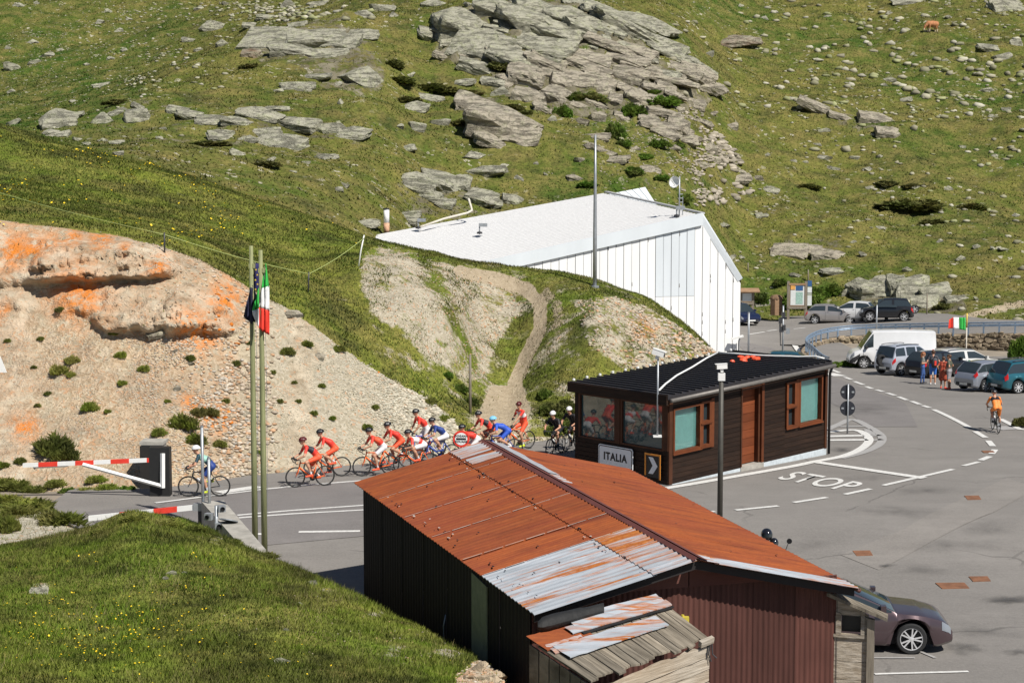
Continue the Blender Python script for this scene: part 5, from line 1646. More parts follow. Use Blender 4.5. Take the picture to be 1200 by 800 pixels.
for k in range(3):
    o_ = 0.1 + 0.13 * k - 0.25
    MB().hexa([ap(-.1, zt0 - .02, o_), ap(1.5, zt1 - .03, o_), ap(1.5, zt1 - .03, o_ + .115), ap(-.1, zt0 - .02, o_ + .115), ap(-.1, zt0 + .05, o_), ap(1.5, zt1 + .04, o_), ap(1.5, zt1 + .04, o_ + .115), ap(-.1, zt0 + .05, o_ + .115)]).build('roof_plank', M['greywood'], ann, origin=AO)
MB().tube([ap(.02, zt0 - .05, .05), ap(.2, zt0 + .18, .1)], 0.012, 6).build('gutter_bracket', M['darksteel'], ann, origin=AO)
MB().tube([ap(.17, -.9, .03), ap(.17, zt0 - .1, .03)], 0.006, 5).build('cable', M['darksteel'], ann, origin=AO)

# ------------------------------------------------------------------ border hut
hb = dict(B=P(783, 566, 59.5), C=P(968, 524.5, 66.0), A=None)
hb['B'].z = 0.02
topB, topC, topA = 2.93, 3.13, 3.0
Cb, Bb = hb['C'], hb['B']
Ab = Vector((P(674.5, 446, 62.8).x, P(674.5, 446, 62.8).y, 0.02))
Db = Ab + Cb - Bb
hut = thing('border_hut', 'dark brown timber border hut with big windows and a flat ribbed roof', 'hut', Bb)
HO = hut.location.copy()


def H(u, v, w, o=0.0):
    """u along the long front (B->C), v along the short side (B->A), w metres above the sill, o outwards from the front"""
    p = Bb + (Cb - Bb) * u + (Ab - Bb) * v
    z = (Cb.z - Bb.z) * u + Bb.z
    return Vector((p.x, p.y, z + w * (1 + 0.06 * u)))


def hbox(name, mat, u0_, u1_, v0_, v1_, w0_, w1_, parent=hut, lab=None):
    o = MB().hexa([H(u0_, v0_, w0_), H(u1_, v0_, w0_), H(u1_, v1_, w0_), H(u0_, v1_, w0_), H(u0_, v0_, w1_), H(u1_, v0_, w1_), H(u1_, v1_, w1_), H(u0_, v1_, w1_)]).build(name, mat, parent, origin=HO)
    if lab: o['label'] = lab
    return o


M['hutwood'] = stretched('dark_stained_planks', ((0.013, 0.008, 0.006), (0.04, 0.021, 0.013), (0.022, 0.012, 0.008)), 1.6, 0.7, (0.7, 0.7, 7), 0.3)
M['hutframe'] = stretched('red_brown_window_timber', ((0.12, 0.036, 0.014), (0.185, 0.057, 0.02), (0.095, 0.028, 0.012)), 2, 0.6, (1, 1, 1), 0.1)
M['hutframe_dark'] = stretched('dark_red_brown_timber', ((0.06, 0.024, 0.013), (0.1, 0.038, 0.018), (0.05, 0.02, 0.011)), 2, 0.6, (1, 1, 1), 0.1)
M['hutdoor'] = stretched('rust_red_door_boards', ((0.15, 0.042, 0.017), (0.21, 0.06, 0.022), (0.12, 0.032, 0.014)), 1.5, 0.6, (0.8, 0.8, 5), 0.15)
M['roofdark'] = plain('dark_anthracite_roof_sheet', (0.028, 0.025, 0.027), 0.5, var=0.2)
M['blind'] = plain('turquoise_blind', (0.3, 0.62, 0.58), 0.5, var=0.06)
M['hutglass'] = glassy('reflecting_window_glass', (0.05, 0.085, 0.085), 0.03, 0.0, 1.0)
M['clearglass'] = glassy('clear_window_glass', (0.9, 0.97, 0.96), 0.0, 1.0, 0.5)
LF, LS = (Cb - Bb).length, (Ab - Bb).length
e = 0.01
# core so nothing is see-through
hbox('inner_wall', M['black'], 0.012, 0.975, 0.17, 0.96, 0.02, 2.85)
hbox('inner_wall', M['black'], 0.012, 0.43, 0.05, 0.168, 0.02, 2.85)
hbox('inner_wall', M['black'], 0.575, 0.975, 0.05, 0.168, 0.02, 2.85)
# long front: planks between openings. columns in u: window 0.03-0.19, frame .19-.28, planks .28-.38, door .40-.53, planks .55-.69, window .69-.96
def planks(u0_, u1_, w0_, w1_, n=None, v=(0.0, 0.03)):
    n = n or max(1, round((w1_ - w0_) / 0.16))
    for k in range(n):
        a, b = w0_ + (w1_ - w0_) * k / n, w0_ + (w1_ - w0_) * (k + 1) / n - 0.012
        q = R.uniform(0, 0.0012)
        hbox('wall_plank', M['hutwood'], u0_, u1_, v[0] - q, v[1], a, b)
planks(0.02, 0.30, 0.0, 1.02)
planks(0.305, 0.43, 0.0, 2.86)
planks(0.575, 0.715, 0.0, 2.86)
planks(0.715, 0.985, 0.0, 1.0)
planks(0.02, 0.30, 2.5, 2.86)
planks(0.715, 0.985, 2.56, 2.86)
hbox('corner_post', M['hutframe_dark'], 0.0, 0.02, -0.008, 0.03, 0.0, 2.88)
hbox('corner_post', M['hutframe_dark'], 0.985, 1.0, -0.008, 0.03, 0.0, 2.88)


def window(uu, ww, sash=False, pane='blind', fr='hutframe', fw=0.009, hw=0.07):
    """window in the long front: frame with a sill and the pane behind it"""
    (ua, ub), (wa, wb) = uu, ww
    mb = MB()
    for (a, b, c, d) in ((ua, ua + fw, wa, wb), (ub - fw, ub, wa, wb), (ua + fw, ub - fw, wa, wa + hw), (ua + fw, ub - fw, wb - hw, wb)):
        mb.hexa([H(a, -0.012, c), H(b, -0.012, c), H(b, 0.03, c), H(a, 0.03, c), H(a, -0.012, d), H(b, -0.012, d), H(b, 0.03, d), H(a, 0.03, d)])
    f = mb.build('window', M[fr], hut, origin=HO)
    if pane == 'blind':
        hbox('blind', M['blind'], ua + fw, ub - fw, 0.032, 0.036, wa + hw, wb - hw, f)
        hbox('pane', M['clearglass'], ua + fw, ub - fw, 0.02, 0.022, wa + hw, wb - hw, f)
    else:
        hbox('pane', M['glass'], ua + fw, ub - fw, 0.018, 0.022, wa + hw, wb - hw, f)
    for c in f.children: c.location = (0, 0, 0)
    hbox('sill', M[fr], ua - 0.003, ub + 0.003, -0.02, -0.012, wa - 0.04, wa, f)
    return f


window((0.022, 0.185), (1.0, 2.52))
window((0.185, 0.245), (1.82, 2.55), pane='dark', fw=0.012)
window((0.185, 0.245), (1.02, 1.82), pane='dark', fw=0.012)
hbox('window_post', M['hutframe'], 0.245, 0.262, -0.01, 0.03, 0.95, 2.6)
hbox('wall_plank', M['hutwood'], 0.262, 0.305, 0.0, 0.03, 0.95, 2.86)
window((0.805, 0.965), (0.98, 2.6))
window((0.72, 0.785), (1.72, 2.58), pane='dark', fw=0.012)
window((0.72, 0.785), (1.0, 1.72), pane='dark', fw=0.012)
hbox('window_post', M['hutframe'], 0.785, 0.805, -0.01, 0.03, 0.95, 2.62)
# recessed door
hbox('door_post', M['hutframe_dark'], 0.43, 0.437, -0.008, 0.07, 0.0, 2.86)
hbox('door_post', M['hutframe'], 0.56, 0.575, -0.008, 0.07, 0.0, 2.86)
hbox('door_lintel', M['hutframe_dark'], 0.437, 0.56, -0.004, 0.07, 2.62, 2.86)
door = hbox('door', M['hutdoor'], 0.437, 0.55, 0.06, 0.08, 0.05, 2.62)
for k in range(9):
    hbox('door_board', M['hutdoor'], 0.4375, 0.5495, 0.052, 0.06, 0.06 + 0.284 * k, 0.06 + 0.284 * k + 0.272, door)
hbox('door_handle', M['steel'], 0.448, 0.452, 0.038, 0.048, 1.05, 1.17, door)
hbox('door_jamb', M['hutframe_dark'], 0.55, 0.56, 0.012, 0.08, 0.05, 2.62)
hbox('door_step', M['concrete'], 0.43, 0.575, -0.01, 0.06, -0.14, 0.03)
# pale plinth showing under the right part
mb = MB()
pl = [H(0.3, -0.004, 0.0), H(1.0, -0.004, 0.0)]
for v0_, v1_ in ((-0.003, 0.02),):
    a, b = H(0.0, v0_, 0), H(1.0, v0_, 0)
    mb.hexa([Vector((a.x, a.y, -0.25)), Vector((b.x, b.y, -0.25)), H(1, .95, -.4), H(0, .95, -.4), a, b, H(1, .95, 0), H(0, .95, 0)])
mb.build('plinth', plain('pale_blue_grey_concrete', (0.5, 0.55, 0.58), 0.85, var=0.15), hut, origin=HO)


# short side: two big reflecting windows, planks below
def sbox(name, mat, v0_, v1_, u0_, u1_, w0_, w1_, parent=hut):
    return hbox(name, mat, u0_, u1_, v0_, v1_, w0_, w1_, parent)
for k in range(7):
    sbox('wall_plank', M['hutwood'], 0.0, 1.0, -0.002 - R.uniform(0, .001), 0.012, 0.16 * k, 0.16 * k + 0.148)
for (va, vb) in ((0.04, 0.5), (0.54, 0.96)):
    mb = MB()
    wa, wb, fw = 1.1, 2.66, 0.022
    for (a, b, c, d) in ((va, va + fw, wa, wb), (vb - fw, vb, wa, wb), (va + fw, vb - fw, wa, wa + .06), (va + fw, vb - fw, wb - .06, wb)):
        mb.hexa([H(-0.004, a, c), H(-0.004, b, c), H(0.012, b, c), H(0.012, a, c), H(-0.004, a, d), H(-0.004, b, d), H(0.012, b, d), H(0.012, a, d)])
    f = mb.build('window', M['hutframe_dark'], hut, origin=HO)
    sbox('pane', M['hutglass'], va + fw, vb - fw, 0.004, 0.006, wa + .06, wb - .06, f)
sbox('window_post', M['hutframe_dark'], 0.5, 0.54, -0.006, 0.012, 1.1, 2.66)
sbox('corner_post', M['hutwood'], 0.96, 1.0, -0.004, 0.012, 1.12, 2.7)
sbox('corner_post', M['hutframe_dark'], 0.0, 0.04, -0.004, 0.012, 1.12, 2.7)
sbox('header_board', M['hutframe_dark'], 0.0, 1.0, -0.003, 0.012, 2.66, 2.72)
# back walls
hbox('wall_panel', M['hutwood'], 0.0, 1.0, 0.965, 1.0, 0.0, 2.86)
hbox('wall_panel', M['hutwood'], 0.985, 1.0, 0.03, 0.965, 0.0, 2.86)
# roof
hbox('roof_deck', M['roofdark'], -0.025, 1.012, -0.035, 1.03, 2.88, 3.0)
fb = hbox('fascia', M['hutwood'], -0.03, -0.02, -0.03, 1.035, 2.7, 3.03)
gut = MB().tube([H(-0.02, -0.06, 2.86), H(1.012, -0.06, 2.88)], 0.075, 10).build('gutter', plain('grey_brown_gutter', (0.16, 0.145, 0.13), 0.5, 0.2), hut, smooth=True, origin=HO)
MB().tube([H(1.006, -0.045, 2.86), H(1.006, -0.02, 2.6), H(1.006, -0.02, -0.2)], 0.05, 8).build('downpipe', M['black'], hut, smooth=True, origin=HO)
NR_ = 27
for k in range(NR_):
    u = -0.018 + 1.025 * k / (NR_ - 1)
    hbox('roof_rib', M['roofdark'], u - 0.004, u + 0.004, -0.03, 1.028, 3.0, 3.06)
mb = MB()
for k in range(14):
    u = 0.0 + 0.985 * k / 13
    c = H(u, 1.02, 3.09)
    mb.disc(c, (0, 0, 1), [(0.0, 0.05), (0.05, 0.03), (0.05, -0.03)], 8)
tag(mb.build('rib_end_cap', M['white'], hut, origin=HO), kind='stuff')
mb = MB()
for p, q in (((0.79, .25), (0.4, .22)), ((.84, .18), (.5, .16)), ((.77, .45), (.2, .16)), ((.88, .32), (.25, .12))):
    pass
for (u, v, a) in ((0.79, 0.56, .16), (0.83, 0.62, .15), (0.85, 0.68, .17), (0.865, 0.64, .12), (0.84, 0.5, .15), (0.86, 0.54, .18), (0.88, 0.6, .14), (0.74, 0.6, .1)):
    c = H(u, v, 3.08)
    mb.disc(c, (0.2 * R.uniform(-1, 1), 0.2 * R.uniform(-1, 1), 1), [(0, 0.06), (a * .6, .05), (a, .0), (a * .95, -.03)], 7)
o = mb.build('orange_tarpaulin', plain('orange_plastic', (0.75, 0.09, 0.03), 0.5), None)
tag(o, 'crumpled orange plastic sheet left on the dark hut roof', 'tarpaulin')

# white hoses over the roof
def rope(name, pts, r, mat, label, cat, n=6, sag=0):
    o = MB().tube(pts, r, n).build(name, mat, None, smooth=True)
    return tag(o, label, cat)
rope('roof_hose', [H(0.0, 0.1, 3.12), H(0.12, 0.25, 3.12), H(0.3, 0.45, 3.12), H(0.5, 0.63, 3.12), H(0.72, 0.85, 3.12), H(0.86, 0.97, 3.12)], 0.035, M['white'], 'white hose running diagonally up the dark hut roof', 'hose')
rope('roof_hose', [H(0.87, 0.97, 3.12), H(0.89, 0.8, 3.12), H(0.905, 0.6, 3.12), H(0.93, 0.45, 3.12), H(0.955, 0.32, 3.13), H(0.97, 0.25, 3.12), H(0.985, 0.1, 3.17), H(0.99, 0.02, 3.12)], 0.035, M['white'], 'white hose wavering along the right end of the hut roof', 'hose')


# signs on the short side
def text_obj(name, s, size, mat, parent, M4, extrude=0.004, bold=0.012, align='CENTER'):
    cu = bpy.data.curves.new(name, 'FONT'); cu.body = s; cu.size = size; cu.align_x = align; cu.align_y = 'CENTER'; cu.extrude = extrude; cu.offset = bold; cu.space_character = 1.12
    ob = bpy.data.objects.new(name, cu); COL.objects.link(ob)
    bpy.context.view_layer.update()
    me = bpy.data.meshes.new_from_object(ob)
    bpy.data.objects.remove(ob)
    me.materials.clear(); me.materials.append(mat)
    me.transform(M4)
    return link(name, me, parent)


# local frame of the short side: x from A to B (reads left to right), z up, y outwards
xdir = (Bb - Ab).normalized(); xdir.z = 0; xdir.normalize()
odir = Vector((xdir.y, -xdir.x, 0))
def side_frame(v, w, o):
    c = H(-0.004, v, w) + odir * o
    m = Matrix((( xdir.x, 0, odir.x, c.x), (xdir.y, 0, odir.y, c.y), (0, 1, 0, c.z), (0, 0, 0, 1)))
    return m
F0 = side_frame(0.53, 0.62, 0.05)
sg = thing('country_sign', 'white rectangular sign reading ITALIA on the dark hut', 'sign', F0.to_translation())
loc = F0.to_translation()
Fl = F0.copy(); Fl.translation = (0, 0, 0)
def rrect(w, h, r, z0, z1, n=5):
    pts = []
    for cx, cy, a0 in ((w / 2 - r, h / 2 - r, 0), (-w / 2 + r, h / 2 - r, 90), (-w / 2 + r, -h / 2 + r, 180), (w / 2 - r, -h / 2 + r, 270)):
        for k in range(n):
            a = math.radians(a0 + 90 * k / (n - 1)); pts.append((cx + r * math.cos(a), cy + r * math.sin(a)))
    m = len(pts)
    v = [(x, y, z0) for x, y in pts] + [(x, y, z1) for x, y in pts]
    f = [tuple(range(m - 1, -1, -1)), tuple(range(m, 2 * m))] + [(i, (i + 1) % m, m + (i + 1) % m, m + i) for i in range(m)]
    return v, f
def lay(name, vf, mat, parent, Fm):
    mb = MB(); mb.add([Fm @ Vector(p) for p in vf[0]], vf[1]); return mb.build(name, mat, parent)
signwhite = plain('sign_white', (0.85, 0.86, 0.87), 0.4, var=0.04)
lay('sign_panel', rrect(1.72, 0.78, 0.09, 0, 0.03), signwhite, sg, Fl)
v, f = rrect(1.66, 0.72, 0.08, 0.031, 0.034); lay('sign_border', (v, f), M['black'], sg, Fl)
lay('sign_face', rrect(1.6, 0.66, 0.07, 0.035, 0.038), signwhite, sg, Fl)
text_obj('sign_lettering', 'ITALIA', 0.36, M['black'], sg, Fl @ Matrix.Translation((0, 0, 0.043)))
F1 = side_frame(0.135, 0.58, 0.05)
Fl = F1.copy(); Fl.translation = (0, 0, 0)
ar = thing('arrow_sign', 'black sign with a grey chevron arrow and an orange frame', 'sign', F1.to_translation())
lay('sign_panel', rrect(0.74, 0.8, 0.02, 0, 0.03), M['black'], ar, Fl)
orr = plain('orange_sign_edge', (0.85, 0.3, 0.03), 0.4)
mb = MB()
for (a, b, c, d) in ((-0.38, -0.32, -0.36, 0.4), (0.32, 0.38, -0.44, 0.4), (-0.32, 0.32, 0.34, 0.4)):
    mb.hexa([Fl @ Vector(p) for p in ((a, c, .031), (b, c, .031), (b, d, .031), (a, d, .031), (a, c, .045), (b, c, .045), (b, d, .045), (a, d, .045))])
mb.build('sign_border', orr, ar)
mb = MB()
ch = [(-0.2, 0.28), (0.02, 0.28), (0.24, 0.0), (0.02, -0.28), (-0.2, -0.28), (0.0, 0.0)]
mb.add([Fl @ Vector((x, y, 0.036)) for x, y in ch], [(0, 5, 2, 1), (5, 4, 3, 2)])
mb.build('sign_chevron', signwhite, ar)


# ------------------------------------------------------------------ white building behind the spurs
M['whitesheet'] = plain('white_roof_sheet', (0.63, 0.625, 0.62), 0.7, var=0.04)
M['seam'] = plain('grey_roof_seam', (0.48, 0.48, 0.48), 0.7)
M['whitewall'] = plain('white_cladding_panel', (0.8, 0.8, 0.79), 0.6, 0, 0.05, 0.8, stretch=(1, 1, 0.25))
M['paleblue'] = plain('pale_blue_white_panel', (0.64, 0.68, 0.71), 0.6, 0, 0.05, 0.8, stretch=(1, 1, 0.25))
wq = P(822, 252, 112); wlow = P(548, 313, 107.5); wback = P(708, 226.5, 131); wl2 = P(440, 275.5, 119)
wre = P(868, 328, 113.2)
wh = thing('white_building', 'large white metal clad building with a broad sloping roof', 'building', (wre.x, wre.y, -1.3))
WO = wh.location.copy()
def wp(u, v, h=0):
    p = wlow.lerp(wq, u).lerp(wl2.lerp(wback, u), v); return p + Vector((0, 0, h))
NW = 22
# long roof sheets run up the slope, one after another from the edge to the back
NS = 34
for k in range(NS):
    a, b = k / NS, (k + 1) / NS
    mb = MB()
    mb.grid([[wp(-0.02, a, .0), wp(0.5, a, 0.0), wp(1.0, a, 0)], [wp(-.02, b - 0.006, 0), wp(.5, b - 0.006, 0), wp(1.0, b - 0.006, 0)]])
    mb.grid([[wp(-.02, b - 0.006, 0), wp(.5, b - 0.006, 0), wp(1.0, b - 0.006, 0)], [wp(-.02, b - .005, 0.022), wp(.5, b - .005, 0.022), wp(1.0, b - .005, 0.022)], [wp(-.02, b, .022), wp(.5, b, .022), wp(1, b, .022)], [wp(-.02, b, 0), wp(.5, b, 0), wp(1, b, 0)]], 1)
    mb.build('roof_sheet', [M['whitesheet'], M['seam']], wh, origin=WO)
# verge band along the front edge
dz = 0.62
a, b = wp(-0.02, -0.004), wp(1.0, -0.004)
gdir = (b - a); gdir.z = 0
gn = Vector((gdir.y, -gdir.x, 0)).normalized()
MB().hexa([a + gn * .15 - Vector((0, 0, dz)), b + gn * .15 - Vector((0, 0, dz)), b - gn * .1 - Vector((0, 0, dz)), a - gn * .1 - Vector((0, 0, dz)), a + gn * .15 + Vector((0, 0, .14)), b + gn * .15 + Vector((0, 0, .14)), b - gn * .1 + Vector((0, 0, .14)), a - gn * .1 + Vector((0, 0, .14))]).build('verge_band', M['paleblue'], wh, origin=WO)
# gable wall panels
rb = Vector((P(872.5, 410, 113.6).x, P(872.5, 410, 113.6).y, -1.6))
wa0 = Vector((wlow.x, wlow.y, 0)); wb0 = Vector((wre.x, wre.y, 0))
def topz_w(t):
    q = wa0.lerp(wb0, t)
    ta = (wq.x - wa0.x) / (wb0.x - wa0.x)
    if t <= ta: return wlow.z + (wq.z - wlow.z) * t / ta - 0.5
    return wq.z + (wre.z - wq.z) * (t - ta) / (1 - ta) - 0.25
NPAN = 34
for k in range(NPAN):
    t0, t1 = k / NPAN, (k + 1) / NPAN - 0.0016
    if topz_w(t1) < -1: continue
    p, q = wa0.lerp(wb0, t0), wa0.lerp(wb0, t1)
    ta = (wq.x - wa0.x) / (wb0.x - wa0.x)
    o_ = 0.02 * (k % 2)
    g_ = gn * (0.02 + o_)
    tops = [(p, topz_w(t0)), (q, topz_w(t1))]
    if t0 < ta < t1: tops.insert(1, (wa0.lerp(wb0, ta), topz_w(ta)))
    n = len(tops)
    pale = 23 <= k <= 27
    zc = 2.6
    base = []
    mt = M['whitewall']
    if pale:
        mb = MB(); vs = [Vector((p.x, p.y, zc)) + g_, Vector((q.x, q.y, zc)) + g_] + [Vector((a_.x, a_.y, z_)) + g_ for a_, z_ in tops[::-1]]
        mb.add(vs, [tuple(range(len(vs)))]); mb.build('wall_panel', M['paleblue'], wh, origin=WO)
        mb = MB().add([Vector((p.x, p.y, -1.8)) + g_, Vector((q.x, q.y, -1.8)) + g_, Vector((q.x, q.y, zc - .02)) + g_, Vector((p.x, p.y, zc - .02)) + g_], [(0, 1, 2, 3)])
        mb.build('wall_panel', mt, wh, origin=WO)
    else:
        mb = MB(); vs = [Vector((p.x, p.y, -1.8)) + g_, Vector((q.x, q.y, -1.8)) + g_] + [Vector((a_.x, a_.y, z_)) + g_ for a_, z_ in tops[::-1]]
        mb.add(vs, [tuple(range(len(vs)))]); mb.build('wall_panel', M['paleblue'] if k < 3 else mt, wh, origin=WO)
# dark backing seen in the joints
mb = MB()
vs = [Vector((wa0.x, wa0.y, -1.8)), Vector((wb0.x, wb0.y, -1.8)), Vector((wb0.x, wb0.y, topz_w(1))), Vector((wq.x, wa0.lerp(wb0, ta).y, topz_w(ta))), Vector((wa0.x, wa0.y, topz_w(0)))]
mb.add([v - gn * 0.01 for v in vs], [(0, 1, 2, 3, 4)]).build('wall_backing', plain('grey_joint', (0.42, 0.42, 0.42), 0.8), wh, origin=WO)
# steep right slope
wrb = P(856, 322, 140)
MB().add([wq + gn * .12, wre + gn * .12, wrb, wback], [(0, 1, 2, 3)]).build('side_slope', M['paleblue'], wh, origin=WO)
a, b = wq + gn * .14, wre + gn * .14
MB().hexa([a - Vector((.25, 0, .3)), b - Vector((.25, 0, .1)), b + Vector((0.02, .3, 0)), a + Vector((0.02, .3, 0)), a + Vector((-.02, 0, .05)), b + Vector((.06, 0, .12)), b + Vector((.1, .3, .12)), a + Vector((.06, .3, .12))]).build('verge_band', M['paleblue'], wh, origin=WO)
MB().add([wre, Vector((wre.x, wre.y, -1.8)), Vector((wrb.x, wrb.y, -1.8)), wrb], [(0, 1, 2, 3)]).build('side_wall', M['whitewall'], wh, origin=WO)
# ridge cap strip at the back and the higher wing behind
MB().hexa([wback + Vector((0, 0, .05)), wq + Vector((0, 0.1, .05)), wq + Vector((.25, .3, .05)), wback + Vector((.3, .2, .05)), wback + Vector((0, 0, .16)), wq + Vector((0, .1, .16)), wq + Vector((.25, .3, .16)), wback + Vector((.3, .2, .16))]).build('ridge_cap', plain('grey_ridge', (0.42, 0.42, 0.42), 0.6), wh, origin=WO)
q0, q1, q2, q3 = P(708, 228.5, 132), P(757, 219, 139), P(770, 240, 139), P(740, 241, 132)
for k in range(6):
    t0, t1 = k / 6, (k + 1) / 6 - 0.02
    MB().slab([q0.lerp(q1, t0), q3.lerp(q2, t0), q3.lerp(q2, t1), q0.lerp(q1, t1)], 0.12).build('wing_panel', M['paleblue'], wh, origin=WO)
mb = MB()
for k in range(46):
    t = R.random(); z_ = topz_w(t) - R.uniform(0.02, 0.5) if k < 20 else R.uniform(0, topz_w(t) - .3)
    p = wa0.lerp(wb0, round(t * NPAN) / NPAN) + gn * 0.05
    mb.add([Vector((p.x - .03, p.y, z_)), Vector((p.x + .04, p.y, z_)), Vector((p.x + .02, p.y, z_ + .25)), Vector((p.x - .02, p.y, z_ + .2))], [(0, 1, 2, 3)])
tag(mb.build('stain', plain('dark_stain', (0.2, 0.19, 0.18), 0.9), wh, origin=WO), kind='stuff')
mb = MB()
for (x, y) in ((612, 0), (624, 0), (640, 0)): pass
# ------------------------------------------------------------------ cars
M['tyre'] = plain('tyre_rubber', (0.02, 0.02, 0.021), 0.85)
M['rim'] = plain('alloy_rim', (0.62, 0.62, 0.63), 0.4, 0.25, 0.08)
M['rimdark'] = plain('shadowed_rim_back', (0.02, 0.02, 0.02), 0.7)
M['lamp'] = glassy('headlamp_glass', (0.22, 0.24, 0.27), 0.1)
M['tail'] = glassy('red_tail_lamp', (0.5, 0.015, 0.012), 0.12)
M['plastic'] = plain('dark_bumper_plastic', (0.028, 0.028, 0.03), 0.65)
M['plate'] = plain('number_plate_white', (0.65, 0.65, 0.62), 0.5)
M['seatcloth'] = plain('dark_interior', (0.02, 0.02, 0.022), 0.9)


def paint(name, col, metal=0.0):
    m, nt, bs = new_mat(name)
    pos = ocoord(nt)
    f = noise_fac(nt, pos, 1.6, 3, 0.5, 0.3, 0.7)
    nt.links.new(mixc(nt, f, tuple(c * 0.94 for c in col), tuple(min(1, c * 1.04) for c in col)), bs.inputs['Base Color'])
    bs.inputs['Roughness'].default_value = 0.32
    bs.inputs['Metallic'].default_value = metal
    bs.inputs['Coat Weight'].default_value = 0.7
    bs.inputs['Coat Roughness'].default_value = 0.04
    return m


def make_wheel(name, parent, c, side, r, wdt, spokes=5):
    w = MB()
    prof = [(r * 0.68, -wdt / 2), (r * 0.93, -wdt / 2), (r, -wdt * 0.34), (r, wdt * 0.34), (r * 0.93, wdt / 2), (r * 0.74, wdt / 2), (r * 0.7, wdt * 0.4)]
    ax = Vector((0, side, 0))
    o = MB()
    o.disc((0, 0, 0), ax, prof, 28)
    ty = o.build('tyre', M['tyre'], None, angle=40)
    root = ty; ty.name = name
    ty.parent = parent; ty.location = c
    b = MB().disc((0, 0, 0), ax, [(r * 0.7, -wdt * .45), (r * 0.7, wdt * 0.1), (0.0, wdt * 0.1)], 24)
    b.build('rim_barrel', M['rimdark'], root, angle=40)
    rb = MB()
    rb.disc((0, 0, 0), ax, [(r * 0.68, wdt * 0.36), (r * 0.74, wdt * 0.42), (r * 0.745, wdt * 0.47), (r * 0.69, wdt * 0.46), (r * 0.68, wdt * 0.36)], 28)
    rb.disc((0, 0, 0), ax, [(r * 0.17, wdt * 0.2), (r * 0.17, wdt * 0.42), (r * 0.1, wdt * 0.45), (0.0, wdt * 0.45)], 14)
    for k in range(spokes):
        a0 = 2 * math.pi * k / spokes
        for da, db in ((-0.16, -0.24), (0.16, 0.24)) if spokes <= 6 else ((-0.0, 0.0),):
            p = Vector((math.cos(a0 + da), 0, math.sin(a0 + da))) * r * 0.15; q = Vector((math.cos(a0 + db * 0.9), 0, math.sin(a0 + db * 0.9))) * r * 0.7
            t = Vector((-math.sin(a0), 0, math.cos(a0))) * r * (0.045 if spokes <= 6 else 0.06)
            y0, y1 = Vector((0, side * wdt * 0.34, 0)), Vector((0, side * wdt * 0.44, 0))
            rb.hexa([p - t + y0, q - t + y0, q + t + y0, p + t + y0, p - t + y1, q - t + y1, q + t + y1, p + t + y1])
    rb.build('rim', M['rim'], root, angle=40)
    return root


